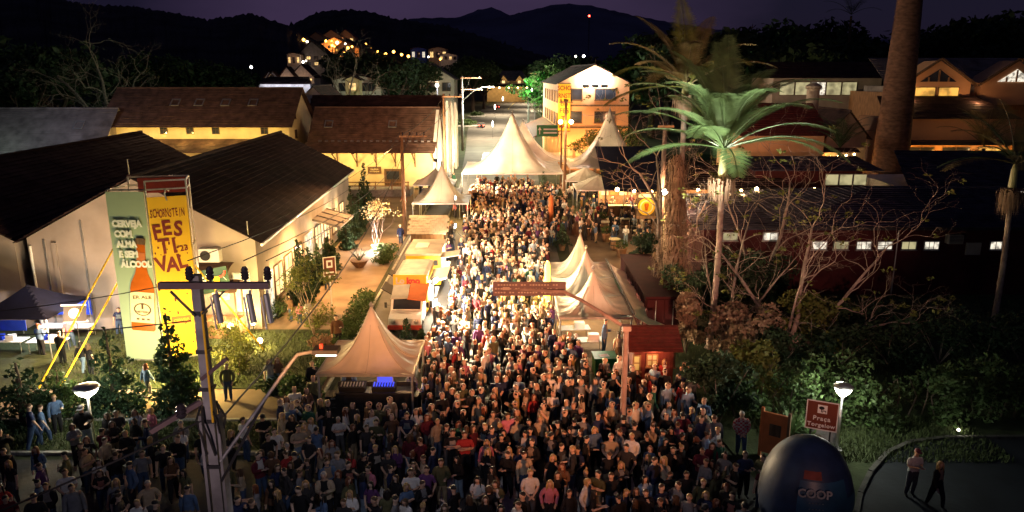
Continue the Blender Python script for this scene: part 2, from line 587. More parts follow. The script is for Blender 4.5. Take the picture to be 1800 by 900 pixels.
# far road markings: crosswalk, centre line, medians
mk = MB()
for i in range(9):
    p = at(928 + i * 7.2, 196)
    mk.boxz(p.x - .55, p.x + .55, p.y - 7, p.y + 7, .016, .02)
struct(mk.build('zebra_crossing', M['paint']), 'white zebra crossing far up the street')
mk = MB()
for i in range(30):
    Y = 330 + i * 10
    x = SX(Y) + .3
    mk.boxz(x - .12, x + .12, Y, Y + 10, .014, .018)
struct(mk.build('centre_line', M['ypaint']), 'yellow centre line far up the street')
mk = MB()
for i in range(5):
    mk.boxz(SX(22) - 4 + i * 2.2, SX(22) - 3.3 + i * 2.2, 20, 25.5, .016, .02)
struct(mk.build('zebra_crossing', M['paint']), 'worn zebra crossing under the front of the crowd')
for px, py, w, d in ((752, 209, 10, 14), (818, 222, 9, 8), (838, 205, 7, 10)):
    p = at(px, py)
    b = MB()
    b.lathe([(w / 2, 0), (w / 2, .18), (w / 2 - .3, .2)], 20, (p.x, p.y, 0), sy=d / w)
    struct(b.build('traffic_island', M['kerb']), 'kerbed traffic island up the street')

# hills: ridge silhouettes at true distances
def hill(name, prof, Y, depth, m, label, rough=1.0, seed=0, tree=4.0, step=8):
    """prof: (px,py) skyline points; the ridge stands at distance Y"""
    xs = [p[0] for p in prof]
    ys = [p[1] for p in prof]
    rows = []
    pxs = np.arange(xs[0], xs[-1] + 1, step)
    ks = np.linspace(-1, 1, 15)
    for k in ks:
        row = []
        for px in pxs:
            py = np.interp(px, xs, ys)
            top = at(px, py, Y)
            z = max(2, top.z)
            f = max(0, 1 - abs(k) ** 1.5) ** .8
            nz = mnoise.noise(Vector((px * .013 + seed, k * 2.2, seed)))
            zz = z * f * (1 + .22 * nz * (1 - f) * rough) + (mnoise.noise(Vector((px * .21, k * 9, seed))) * tree * (.5 if k else 1.0) if f > .05 else -3)
            row.append((top.x * (1 + k * depth / Y), Y + k * depth, zz - .5))
        rows.append(row)
    b = MB()
    b.grid(rows)
    return struct(b.build(name, m, smooth=True), label)

hill('hill', [(-300, -30), (-100, -20), (60, -8), (125, 5), (180, 12), (235, 14), (300, 24), (370, 36), (440, 26), (505, 44), (560, 70), (640, 110), (700, 128)], 900, 480, M['hill'], 'wooded dark hill on the left skyline', seed=3, tree=6, step=4)
hill('hill', [(300, 110), (380, 60), (430, 30), (470, 38), (505, 46), (530, 34), (560, 20), (610, 16), (650, 20), (690, 32), (730, 38), (780, 44), (830, 58), (900, 80), (980, 105), (1040, 126)], 1150, 330, M['hill'], 'wooded dark hill behind the hillside houses', seed=9, tree=8, step=4)
hill('hillside', [(440, 128), (480, 96), (510, 74), (540, 66), (575, 64), (610, 66), (640, 74), (680, 90), (720, 100), (780, 108), (820, 118), (860, 128)], 800, 165, M['hill'], 'dark hillside carrying the small lit village', seed=5, tree=3, step=5)
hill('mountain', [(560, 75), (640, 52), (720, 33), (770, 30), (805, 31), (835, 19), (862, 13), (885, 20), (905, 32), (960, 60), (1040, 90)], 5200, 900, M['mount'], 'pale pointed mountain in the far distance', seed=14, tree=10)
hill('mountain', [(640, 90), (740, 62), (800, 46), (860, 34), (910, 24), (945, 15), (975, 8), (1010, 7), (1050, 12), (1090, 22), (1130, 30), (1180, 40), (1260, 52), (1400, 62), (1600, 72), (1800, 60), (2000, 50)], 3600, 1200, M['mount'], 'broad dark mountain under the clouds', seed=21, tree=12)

# ------------------------------------------------------------------ building helpers
def window(par, c, w, h, face='-y', pane='glassdark', frame='timber', nx=2, ny=1, t=.07, sill=True, name='window', pane_label=None):
    """frame (with glazing bars) as a part, pane as its sub-part; c = centre on the wall face, world coordinates"""
    c = Vector(c)
    U, N = {'-y': (Vector((1, 0, 0)), Vector((0, -1, 0))), '+x': (Vector((0, 1, 0)), Vector((1, 0, 0))), '-x': (Vector((0, -1, 0)), Vector((-1, 0, 0)))}[face]
    Z = Vector((0, 0, 1))
    b = MB()
    def bar(u0, u1, z0, z1, d0, d1):
        p = [c + U * u + Z * z + N * d for d in (d0, d1) for u, z in ((u0, z0), (u1, z0), (u1, z1), (u0, z1))]
        b.add(p, [(3, 2, 1, 0), (4, 5, 6, 7), (0, 1, 5, 4), (1, 2, 6, 5), (2, 3, 7, 6), (3, 0, 4, 7)])
    bar(-w / 2 - t, -w / 2, -h / 2 - t, h / 2 + t, -.02, .07)
    bar(w / 2, w / 2 + t, -h / 2 - t, h / 2 + t, -.02, .07)
    bar(-w / 2, w / 2, h / 2, h / 2 + t, -.02, .068)
    bar(-w / 2, w / 2, -h / 2 - t, -h / 2, -.02, .068)
    for i in range(1, nx):
        u = -w / 2 + w * i / nx
        bar(u - t / 3, u + t / 3, -h / 2, h / 2, .01, .05)
    for i in range(1, ny):
        z = -h / 2 + h * i / ny
        bar(-w / 2, w / 2, z - t / 3, z + t / 3, .01, .046)
    if sill:
        bar(-w / 2 - t * 1.6, w / 2 + t * 1.6, -h / 2 - t * 1.8, -h / 2 - t * 1.02, -.02, .14)
    o = b.build(name, M[frame], par, world=True)
    b = MB()
    p = [c + U * u + Z * z + N * d for d in (.004, .02) for u, z in ((-w / 2, -h / 2), (w / 2, -h / 2), (w / 2, h / 2), (-w / 2, h / 2))]
    b.add(p, [(4, 5, 6, 7), (0, 1, 5, 4), (1, 2, 6, 5), (2, 3, 7, 6), (3, 0, 4, 7)])
    b.build('pane', M[pane], o, world=True)
    return o

def gable_x(par, x0, x1, y0, y1, e, r, wallm, roofm, over=.5, step=.35, th=.06, ridge=True):
    """ridge runs along X"""
    ym = (y0 + y1) / 2
    w = MB()
    w.prism([(x0, y0, 0), (x0, y1, 0), (x0, y1, e), (x0, ym, r), (x0, y0, e)], (x1 - x0, 0, 0))
    w.build('wall', M[wallm], par, world=True)
    s = (r - e) / (ym - y0)
    b = MB()
    b.slabs((x0 - over, y0 - over, e - over * s + .04), (x1 + over, y0 - over, e - over * s + .04), (x1 + over, ym, r + .05), (x0 - over, ym, r + .05), step, th)
    b.slabs((x0 - over, y1 + over, e - over * s + .04), (x1 + over, y1 + over, e - over * s + .04), (x1 + over, ym, r + .05), (x0 - over, ym, r + .05), step * 2, th)
    if ridge:
        b.tube([(x0 - over, ym, r + .1), (x1 + over, ym, r + .1)], .13, 8)
    return b.build('roof', M[roofm], par, world=True)

def gable_y(par, xc0, hw, y0, y1, e, r, wallm, roofm, dx=0.0, over=.5, step=.4, th=.06):
    """ridge runs along Y; dx: sideways drift of the far end"""
    xc1 = xc0 + dx
    w = MB()
    A = [(xc0 - hw, y0, 0), (xc0 + hw, y0, 0), (xc0 + hw, y0, e), (xc0, y0, r), (xc0 - hw, y0, e)]
    B = [(x + dx, y1, z) for x, y, z in A]
    w.add(A + B, [(0, 1, 2, 3, 4), (9, 8, 7, 6, 5), (1, 6, 7, 2), (5, 0, 4, 9), (2, 7, 8, 3), (4, 3, 8, 9)])
    w.build('wall', M[wallm], par, world=True)
    s = (r - e) / hw
    ez = e - over * s + .05
    b = MB()
    b.slabs((xc0 + hw + over, y0 - over, ez), (xc1 + hw + over, y1 + over, ez), (xc1, y1 + over, r + .05), (xc0, y0 - over, r + .05), step, th)
    b.slabs((xc0 - hw - over, y0 - over, ez), (xc1 - hw - over, y1 + over, ez), (xc1, y1 + over, r + .05), (xc0, y0 - over, r + .05), step, th)
    b.tube([(xc0, y0 - over, r + .12), (xc1, y1 + over, r + .12)], .13, 8)
    return b.build('roof', M[roofm], par, world=True)

def skylight(roof, c, w=1.1, h=1.3, slope=.75):
    """roof window lying on a slope that faces -y"""
    a = math.atan(slope)
    c = Vector(c)
    f = MB()
    for d in ((-w / 2, 0, .1, h), (w / 2, 0, .1, h)):
        f.box(c + Vector((d[0], 0, .06)), (.12, h, .16), rx=a)
    for sgn in (-1, 1):
        f.box(c + Vector((0, sgn * h / 2 * math.cos(a), sgn * h / 2 * math.sin(a) + .06)), (w + .12, .12, .158), rx=a)
    o = f.build('skylight', M['metal'], roof, world=True)
    return o

# ------------------------------------------------------------------ left: twin gabled warehouse
wh = thing('warehouse', 'grey gabled warehouse with black tiled roof behind the tall beer banners', 'warehouse', (-21.8, 42.4, 0))
roof = gable_y(wh, -21.8, 6.7, 42.4, 75.2, 5.65, 9.2, 'plaster', 'rooftile', dx=-1.6)
b = MB()
b.tube([(-14.55, 41.9, 5.35), (-16.2, 75.6, 5.35)], .09, 8)
b.build('gutter', M['metal'], wh, world=True)
for x, m in ((-28.3, 'white'), (-26.9, 'plaster'), (-19.3, 'plaster')):
    b = MB()
    if m == 'white':
        b.tube([(x, 42.3, 0), (x, 42.3, 5.2)], .07, 8)
        b.build('downpipe', M['whitepaint'], wh, world=True)
    else:
        b.boxz(x - .12, x + .12, 42.25, 42.45, 0, 5.4)
        b.build('pilaster', M[m], wh, world=True)
for x in (-27.5, -25.2, -22.6):
    b = MB()
    b.boxz(x - .05, x + .05, 42.33, 42.42, 0, 5.5 + (3.0 if x > -26 else .2) * (1 if x > -24 else .4))
    b.build('conduit', M['metal'], wh, world=True)
b = MB()
b.tube([(-21.8, 42.0, 9.2), (-21.8, 42.0, 10.3)], .03, 6)
b.build('lightning_rod', M['metal'], wh, world=True)
b = MB()
b.tube([(-15.4, 42.2, 5.7), (-15.4, 42.2, 6.7)], .03, 6)
b.build('lightning_rod', M['metal'], wh, world=True)
# shop side to the plaza
for i, (Y, w, kind) in enumerate(((44.2, 1.5, 'door'), (46.6, 1.7, 'w'), (49.2, 1.7, 'w'), (52.2, 1.8, 'w'), (55.4, 1.8, 'door'), (59, 1.8, 'w'), (62.6, 1.8, 'w'), (66.2, 1.8, 'w'), (70, 1.8, 'w'))):
    X = -15.1 - .0488 * (Y - 42.4) + .06
    if kind == 'door':
        window(wh, (X, Y, 1.55), w, 3.0, '+x', 'winwhite', 'whitepaint', 2, 2, name='door')
    else:
        window(wh, (X, Y, 2.0), w, 2.0, '+x', 'shop', 'timber', 2, 2)
aw = MB()
aw.add([(-15.95, 57.6, 3.7), (-15.95, 62.6, 3.7), (-13.6, 62.4, 3.1), (-13.6, 57.4, 3.1), (-15.95, 57.6, 3.78), (-15.95, 62.6, 3.78), (-13.6, 62.4, 3.18), (-13.6, 57.4, 3.18)],
       [(0, 1, 2, 3), (7, 6, 5, 4), (3, 2, 6, 7), (0, 3, 7, 4), (1, 5, 6, 2)])
for k in range(4):
    aw.beam((-15.9, 57.7 + k * 1.6, 3.82), (-13.6, 57.5 + k * 1.6, 3.22), .1, .06)
aw.build('awning', M['plaster'], wh, world=True)
# front right of the gable: air conditioner, hatch, small windows
b = MB()
b.boxz(-18.3, -17.1, 41.9, 42.39, 4.3, 5.1)
ac = b.build('air_conditioner', M['whitepaint'], wh, world=True)
b = MB()
b.tube([(-17.9, 41.88, 4.7), (-17.9, 41.86, 4.7)], .3, 16)
b.build('fan_grille', M['black'], ac, world=True)
window(wh, (-16.1, 42.39, 2.4), .9, 2.2, '-y', 'shop', 'whitepaint', 1, 1)
window(wh, (-17.4, 42.39, 2.5), .9, .9, '-y', 'winwarm', 'whitepaint', 1, 1)
b = MB()
pts = []
for j in range(9):
    a = j / 8 * math.pi / 2
    pts.append([(x, 42.35 - 1.5 * math.sin(a), 3.3 + .9 * math.cos(a)) for x in (-19.2, -18.2, -17.2, -16.4)])
b.grid(pts)
b.build('awning', M['rooftile2'], wh, world=True)
for Y in (45.4, 48, 51, 57.2, 61, 64.5, 68):
    lamp((-14.4 - .0488 * (Y - 42.4), Y, 2.9), 45, (1, .62, .22), .2, wh)
lamp((-16.6, 40.9, 2.6), 60, (1, .66, .2), .2, wh)

w2 = thing('warehouse', 'black roofed twin warehouse at the left edge of the photo', 'warehouse', (-36.2, 42.6, 0))
gable_y(w2, -36.0, 6.6, 42.6, 75.4, 5.65, 9.2, 'plaster', 'rooftile', dx=-1.6)

# ------------------------------------------------------------------ long cream building with skylights
lb = thing('long_building', 'long cream building with four skylights and small dark windows', 'building', (-42, 100, 0))
roof = gable_x(lb, -54.6, -29.8, 100, 112, 8.5, 13.0, 'cream', 'rooftile2', over=.6)
for px in (312, 354, 400, 448):
    p = at(px, 183, 104)
    skylight(roof, (p.x, 103.4, 11.15))
for px in (288, 334, 379, 465, 500):
    p = at(px, 230, 99.98)
    if px == 500:
        continue
    window(lb, (p.x, 99.98, 7.75), .85, 1.0, '-y', 'glassdark', 'timber', 2, 2, sill=False)
b = MB()
b.slabs((-54, 95.6, 5.1), (-29.6, 95.6, 5.1), (-29.6, 99.9, 6.55), (-54, 99.9, 6.55), .35, .06)
b.build('lean_to_roof', M['rooftile2'], lb, world=True)
b = MB()
b.boxz(-53.5, -29.9, 96.2, 96.5, 0, 5.05)
b.build('lean_to_wall', M['cream'], lb, world=True)
b = MB()
b.boxz(-54.7, -52.9, 99.9, 99.98, 6.4, 8.4)
b.build('wall_patch', M['plaster'], lb, world=True)
for x in (-51, -47.2, -43.5, -39.8, -36, -32.2):
    lamp((x, 97.8, 7.1), 70, (1, .66, .16), .15, lb)
for x in (-44, -38, -32):
    lamp((x, 95, 3.5), 90, (1, .60, .2), .2, lb)
window(lb, (-29.78, 103, 9.6), .8, 1.0, '+x', 'glassdark', 'timber', 1, 1)
window(lb, (-29.78, 103, 7.0), .8, 1.0, '+x', 'glassdark', 'timber', 1, 1)

lo = thing('low_building', 'low grey tiled building at the left behind the black roofs', 'building', (-62, 101, 0))
roof = gable_x(lo, -70.5, -53.6, 96, 107, 5.2, 10.4, 'plaster', 'rooftile3', over=.6)
p = at(140, 216, 99.5)
skylight(roof, (p.x, 99.3, 8.35), slope=.95)
lamp((-58, 92, 12), 200, (.75, .8, 1), .3, lo)

# porch building (hall) with bracketed eaves
hl = thing('hall', 'brown tiled hall with a lit cream porch on timber brackets', 'hall', (-18.5, 100, 0))
roof = gable_x(hl, -26.8, -10.6, 99.5, 110, 5.9, 10.4, 'cream', 'rooftile2', over=.6)
for px, pz in ((578, 8.3), (690, 8.45)):
    p = at(px, 213, 102.3)
    skylight(roof, (p.x, 102.2, 8.32), 1.0, 1.2, slope=.85)
b = MB()
b.slabs((-27.4, 95.9, 5.05), (-10.0, 95.9, 5.05), (-10.0, 99.0, 6.2), (-27.4, 99.0, 6.2), .35, .06)
b.build('porch_roof', M['rooftile2'], hl, world=True)
for x in np.arange(-26, -10, 2.6):
    b = MB()
    b.beam((x, 96.3, 4.9), (x, 99.45, 4.9), .14, .16)
    b.beam((x, 96.6, 4.85), (x, 99.4, 3.3), .12, .14)
    b.beam((x, 99.3, 2.9), (x, 99.3, 5.2), .14, .14)
    b.build('bracket', M['timber'], hl, world=True)
b = MB()
b.boxz(-17.2, -14.9, 99.3, 99.48, 0, 2.6)
dr = b.build('door', M['timber'], hl, world=True)
b = MB()
b.boxz(-16.9, -15.2, 99.27, 99.31, 1.2, 2.3)
b.build('pane', M['glassdark'], dr, world=True)
b = MB()
b.boxz(-19.4, -17.6, 99.3, 99.45, 2.0, 2.9)
sg = b.build('signboard', M['timber'], hl, world=True)
for z in (2.25, 2.55):
    text('GALERIA' if z > 2.4 else 'ENTRADA', .28, M['beige'], sg, Vector((-18.5, 99.28, z)) - Vector(hl.location), (math.pi / 2, 0, 0))
for x in (-25, -21.5, -18, -14.5, -11.5):
    lamp((x, 97.0, 3.9), 120, (1, .64, .2), .2, hl)
# broken edging tiles on the ridge courses
b = MB()
for k in range(18):
    x = -25.5 + k * .85
    b.box((x, 99.0 + .02 * (k % 3), 6.35), (.4, .3, .16), rx=.4, rz=(k % 5) * .05)
b.build('flashing_tile', M['rooftile3'], hl, world=True)

bk = thing('rear_hall', 'black roofed shed rising behind the brown tiled hall', 'building', (-18, 116, 0))
gable_x(bk, -30.5, -11.2, 113, 122, 8.6, 11.6, 'plaster', 'rooftile', over=.5)
gb = thing('small_gable_house', 'small white gable peeping between the long building and the hall', 'house', (-33, 124, 0))
gable_y(gb, -32.0, 3.2, 122, 134, 10.0, 13.0, 'white', 'rooftile')
window(gb, (-32.0, 121.98, 10.6), .9, 1.0, '-y', 'glassdark')
# white end wall with pointed fins next to the hall
fw = thing('fin_wall', 'white floodlit end wall with tall pointed fins', 'wall', (-9.6, 100, 0))
b = MB()
b.prism([(-10.5, 98.6, 0), (-10.5, 109, 0), (-10.5, 109, 5.6), (-10.5, 104.2, 10.2), (-10.5, 98.6, 5.6)], (.4, 0, 0))
b.build('end_wall', M['white'], fw, world=True)
for k, (x, y) in enumerate(((-9.6, 108.5), (-9.5, 114), (-9.3, 120))):
    b = MB()
    b.prism([(x, y, 0), (x, y + 4.2, 0), (x, y + 4.0, 8.5), (x, y + .6, 11.2 - .3 * k), (x, y, 7.5)], (.35, 0, 0))
    b.build('fin', M['white'], fw, world=True)
lamp((-7.6, 104, 3.2), 420, (1, .82, .5), .2, fw)
lamp((-7.4, 116, 3.2), 420, (1, .82, .5), .2, fw)
# steps with railing below the hall
lamp((-13, 89, 13), 650, (1, .55, .25), .4)  # added unseen lamp that brightens the hall roof
lamp((-42, 90, 14), 500, (1, .6, .35), .4)  # second added roof lamp, near the long building
st = thing('loading_dock', 'low concrete dock with wooden rails below the lit hall', 'dock', (-19, 95, 0))
b = MB()
b.boxz(-25.5, -12.8, 92.2, 95.0, 0, .9)
b.build('dock_base', M['concrete'], st, world=True)
for z in (1.35, 1.8):
    b = MB()
    b.beam((-25.4, 92.3, z), (-12.9, 92.3, z), .1, .12)
    b.build('rail', M['wood'], st, world=True)
for k in range(7):
    b = MB()
    b.boxz(-25.4 + k * 2.05, -25.28 + k * 2.05, 92.24, 92.36, .9, 1.9)
    b.build('post', M['wood'], st, world=True)
# ------------------------------------------------------------------ floodlit gable house at the centre
gh = thing('gable_house', 'peach gabled house with white floodlight glare high on its front', 'building', (12.6, 115, 0))
gable_y(gh, 12.5, 5.3, 115, 146, 13.7, 16.3, 'peach', 'rooftile', dx=-1.2, over=.6)
for z in (6.9, 10.2):
    b = MB()
    b.boxz(7.2, 17.9, 114.86, 115.0, z, z + .25)
    b.build('band', M['timber'], gh, world=True)
for x, z in ((9.1, 12.0), (14.2, 12.0), (9.1, 8.6), (14.2, 8.6)):
    window(gh, (x, 114.97, z), 3.0, 1.5, '-y', 'glassdark', 'timber', 2, 1, t=.12)
for k in range(6):
    Y = 118 + k * 4.4
    X = 7.2 - .0387 * (Y - 115) - .02
    window(gh, (X, Y, 11.6), 2.2, 1.6, '-x', 'winorange', 'timber', 2, 1)
    window(gh, (X, Y, 8.2), 2.2, 1.6, '-x', 'winwhite' if k % 2 else 'winorange', 'timber', 2, 1)
b = MB()
b.tube([(12.5, 114.6, 16.3), (12.5, 114.6, 17.2)], .05, 6)
b.build('finial', M['dmetal'], gh, world=True)
b = MB()
b.add([(6.9, 116, 7.0), (5.9, 144, 7.0), (1.9, 144, 5.2), (2.9, 116, 5.2), (6.9, 116, 7.12), (5.9, 144, 7.12), (1.9, 144, 5.32), (2.9, 116, 5.32)],
      [(0, 1, 2, 3), (7, 6, 5, 4), (3, 2, 6, 7), (0, 3, 7, 4), (1, 5, 6, 2)])
b.build('veranda_roof', M['redwood'], gh, world=True)
for k in range(6):
    b = MB()
    b.boxz(3.2 - .2 * k, 3.4 - .2 * k, 117 + k * 5, 117.2 + k * 5, 0, 5.2)
    b.build('veranda_post', M['wood'], gh, world=True)
for k in range(12):
    b = MB()
    b.ball((3.0 - .085 * k, 116.2 + k * 2.3, 5.0), .13, 8)
    b.build('bulb', M['warmbulb'], gh, world=True)
for k in range(4):
    lamp((4.6 - .3 * k, 119 + k * 7, 4.2), 160, (1, .55, .15), .3, gh)
    lamp((5.6 - .3 * k, 119 + k * 7, 9.6), 130, (1, .6, .12), .3, gh)
# open restaurant front, ground floor
b = MB()
b.boxz(7.4, 17.6, 114.2, 114.9, 0, .5)
b.build('restaurant_step', M['wood'], gh, world=True)
for x in (8.6, 10.6, 12.6, 14.6, 16.6):
    window(gh, (x, 114.96, 2.6), 1.6, 2.4, '-y', 'winorange', 'wood', 2, 2)
for x in (8.6, 11.6, 14.6):
    lamp((x, 113.2, 4.3), 190, (1, .48, .12), .3, gh)
# the floodlights on the gable
fl = thing('floodlight', 'dazzling white floodlight fixed high on the peach gable', 'floodlight', (12.5, 114.2, 13.4), group=None)
for dx in (-1.4, 0, 1.4):
    b = MB()
    b.box((12.5 + dx, 114.1, 13.3), (1.0, .3, .5), rx=-.5)
    hd = b.build('lamp_head', M['dmetal'], fl, world=True)
    b = MB()
    b.box((12.5 + dx, 114.2, 13.52), (.9, .5, .06), rx=-.5)
    b.build('lens', M['whitebulb'], hd, world=True)
    b = MB()
    b.beam((12.5 + dx, 114.1, 13.1), (12.5 + dx, 115.0, 12.9), .06)
    b.build('arm', M['dmetal'], fl, world=True)
    lamp((12.5 + dx, 114.35, 14.2), 330, (1, .96, .86), .25, fl)
# vertical festival banner on its corner
vb = thing('hanging_banner', 'tall narrow yellow festival banner on the corner of the peach house', 'banner', (7.9, 114.5, 0))
b = MB()
b.boxz(7.0, 8.85, 114.45, 114.6, 6.5, 13.6)
fc = b.build('panel', M['gold'], vb, world=True)
for k, s in enumerate(('SCHO', 'RNST', 'EIN', 'FES', 'TI', 'VAL')):
    text(s, .95 if k < 3 else 1.05, M['maroon'], fc, Vector((7.92, 114.43, 12.9 - k * 1.13)) - Vector(vb.location), (math.pi / 2, 0, 0), bold=.02, sx=.8 if k < 3 else 1.0)
b = MB()
for z in (6.45, 13.55):
    b.boxz(6.95, 8.9, 114.42, 114.7, z, z + .12)
b.build('rail', M['dmetal'], vb, world=True)
lamp((7.9, 112.6, 9.5), 130, (1, .66, .2), .2, vb)

# ------------------------------------------------------------------ red building with the row of lit windows
rb = thing('red_building', 'dark red building with a row of small lit windows behind the bare tree', 'building', (24, 49.6, 0))
b = MB()
b.boxz(19.6, 40, 49.6, 64, 0, 4.95)
b.boxz(13.2, 19.55, 49.75, 62, 0, 4.75)
b.build('wall', M['darkred'], rb, world=True)
rm = mat('blue_grey_roof_sheet', (.045, .045, .07), .9, .35, 1.2, .15, 0, .1)
M['bluegrey'] = rm
b = MB()
b.slabs((18.8, 48.8, 4.95), (40.8, 48.8, 4.95), (38, 56, 6.5), (27, 56, 6.5), .55, .05)
b.slabs((18.8, 64.8, 4.95), (40.8, 64.8, 4.95), (38, 57, 6.5), (27, 57, 6.5), .8, .05)
b.slabs((18.8, 64.8, 4.95), (18.8, 48.8, 4.95), (27, 56, 6.5), (27, 57, 6.5), .55, .05)
b.slabs((40.8, 48.8, 4.95), (40.8, 64.8, 4.95), (38, 57, 6.5), (38, 56, 6.5), .55, .05)
b.slabs((12.6, 49.0, 4.75), (18.9, 49.0, 4.75), (18.9, 62, 5.2), (12.6, 62, 5.2), .7, .05)
b.boxz(27, 38, 55.9, 57.1, 6.48, 6.56)
b.build('roof', M['bluegrey'], rb, world=True)
b = MB()
b.boxz(18.9, 40.7, 48.72, 48.86, 4.78, 5.0)
b.build('gutter', M['dmetal'], rb, world=True)
for px in (1285, 1356, 1440, 1478, 1518, 1555, 1597, 1637, 1750):
    p = at(px, 433 if px > 1400 else 411, 49.58)
    window(rb, (p.x, 49.59 if px > 1400 else 49.74, 3.55 if px > 1400 else 4.15), .95 if px != 1750 else .75, .5, '-y', 'wincream' if px in (1285, 1478, 1597) else 'winwhite', 'metal', 3 if px in (1518, 1637) else 2, 2 if px == 1555 else 1, t=.06)
b = MB()
p = at(1678, 421, 49.3)
b.boxz(p.x - .5, p.x + .5, 49.1, 49.59, 3.75, 4.35)
ac = b.build('air_conditioner', M['plaster'], rb, world=True)
b = MB()
for k in range(6):
    b.boxz(p.x - .45, p.x + .45, 49.08, 49.1, 3.8 + k * .09, 3.85 + k * .09)
b.build('grille', M['dmetal'], ac, world=True)
p = at(1710, 443, 49.5)
b = MB()
b.boxz(p.x - .5, p.x + .5, 49.45, 49.6, 2.9, 3.75)
b.build('meter_box', M['plaster'], rb, world=True)
b = MB()
p = at(1577, 430, 49.5)
b.tube([(p.x, 49.5, 0), (p.x, 49.5, 4.7)], .05, 8)
b.build('downpipe', M['metal'], rb, world=True)
# lit roof lantern and clerestory behind the ridge
rl = thing('clerestory', 'cream lit glazed clerestory on the red building behind the bare branches', 'clerestory', (28, 70, 5))
b = MB()
b.boxz(22.5, 32.4, 68.2, 73, 3, 6.5)
b.build('wall', M['darkred'], rl, world=True)
for i in range(3):
    window(rl, (29.6 + i * 1.3 - (1.4 if i == 3 else 0) * 0, 68.18, 5.5), 1.15, .95, '-y', 'wincream', 'metal', 1, 1, sill=False)
b = MB()
b.slabs((22, 67.4, 6.4), (34, 67.4, 6.4), (34, 73.5, 7.1), (22, 73.5, 7.1), .6, .05)
b.build('roof', M['bluegrey'], rl, world=True)
an = thing('annexe', 'low blue roofed annexe with white lit wall at the right edge', 'building', (42, 66, 0))
b = MB()
b.boxz(36.5, 60, 67, 78, 0, 4.7)
b.build('wall', M['white'], an, world=True)
b = MB()
b.slabs((35.6, 65.6, 4.8), (61, 65.6, 4.8), (61, 74, 7.6), (38, 74, 7.6), .6, .05)
b.build('roof', M['bluegrey'], an, world=True)
for i in range(3):
    window(an, (44.6 + i * 4.4, 66.98, 3.5), 4.0, 1.5, '-y', 'winwhite', 'metal', 2, 1, sill=False)
lamp((47, 65.9, 4.2), 25, (1, .95, .85), .2, an)

# ------------------------------------------------------------------ brewery chimney
ch = thing('brick_chimney', 'tall tapering round brick chimney rising out of the top of the photo', 'chimney', (43.4, 85, 0))
b = MB()
prof = []
H = 36.0
for i in range(49):
    z = H * i / 48
    prof.append((2.12 - z * .0372, z))
b.lathe(prof, 28, (43.4, 85, 0))
b.build('shaft', M['brick'], ch, smooth=True, world=True)
b = MB()
for z in (7.0, 14.0, 21.0, 28.0, 35.2):
    r_ = 2.12 - z * .0372
    b.lathe([(r_ + .005, z), (r_ + .03, z + .04), (r_ + .03, z + .16), (r_ + .005, z + .2)], 28, (43.4, 85, 0))
b.build('iron_band', M['brick'], ch, world=True)
b = MB()
b.boxz(41.0, 45.8, 82.6, 87.4, 0, 4.2)
b.build('plinth', M['brick'], ch, world=True)

# ------------------------------------------------------------------ pub buildings on the right
pub = thing('pub', 'long brown pub with dormer gables and glowing yellow window', 'pub', (66, 103, 0))
b = MB()
b.boxz(50, 82, 101, 116, 0, 12.6)
b.build('wall', M['wood'], pub, world=True)
b = MB()
b.slabs((50.5, 102, 13.4), (81, 102, 13.4), (81, 108.5, 17.2), (50.5, 108.5, 17.2), .5, .05)
b.boxz(50.3, 81.2, 101.6, 108.4, 12.6, 13.4)
b.build('roof', M['rooftile3'], pub, world=True)
for px in (1643, 1778):
    c = at(px, 165, 100.6)
    b = MB()
    b.prism([(c.x - 4.4, 100.2, 11), (c.x + 4.4, 100.2, 11), (c.x + 4.4, 100.2, 13.9), (c.x, 100.2, 16.7), (c.x - 4.4, 100.2, 13.9)], (0, 4, 0))
    dm = b.build('dormer', M['peach'], pub, world=True)
    b = MB()
    b.beam((c.x - 4.9, 99.9, 13.6), (c.x, 99.9, 16.95), .5, .22)
    b.beam((c.x + 4.9, 99.9, 13.6), (c.x, 99.9, 16.95), .5, .22)
    b.build('bargeboard', M['timber'], dm, world=True)
    b = MB()
    b.prism([(c.x - 2.4, 100.1, 14.0), (c.x + 2.4, 100.1, 14.0), (c.x, 100.1, 15.6)], (0, .08, 0))
    b.build('gable_pane', M['glassdark'] if px < 1700 else M['winwhite'], dm, world=True)
    for dx in (-1.3, 0, 1.3):
        b = MB()
        b.boxz(c.x + dx - .1, c.x + dx + .1, 100.0, 100.18, 14, 15.5 - abs(dx) * .7)
        b.build('glazing_bar', M['wood'], dm, world=True)
    if px < 1700:
        for dx in (-1.55, 1.55):
            window(pub, (c.x + dx, 100.18, 12.3), 2.6, 1.9, '-y', 'winorange', 'timber', 1, 1, sill=False)
lamp(at(1600, 172, 98), 60, (1, .5, .2), .2, pub)
lamp(at(1720, 178, 97), 60, (1, .5, .2), .2, pub)
pb = thing('pub_wing', 'peach low pub wing with dark roof and glowing amber ground floor', 'pub', (60, 96, 0))
b = MB()
b.boxz(46.5, 62.5, 93, 100.5, 0, 9.6)
b.build('wall', M['peach'], pb, world=True)
b = MB()
b.slabs((46, 92.6, 9.6), (63, 92.6, 9.6), (61, 99.5, 12.2), (48, 99.5, 12.2), .5, .05)
b.build('roof', M['rooftile'], pb, world=True)
b = MB()
b.boxz(45.5, 63.5, 90.2, 93, 6.6, 7.0)
b.build('canopy', M['dmetal'], pb, world=True)
for x in (51, 55.5, 60):
    window(pb, (x, 92.98, 4.6), 3.4, 3.0, '-y', 'glassdark' if x < 58 else 'winorange', 'wood', 2, 1)
for x in (49.5, 54, 58.6, 62):
    lamp((x, 91, 5.4), 90, (1, .45, .08), .25, pb)
lamp((54, 88, 8.5), 22, (1, .5, .18), .3, pb)
b = MB()
b.ball((58.6, 91, 5.6), .28, 10)
b.build('globe_lamp', M['warmbulb'], pb, world=True)
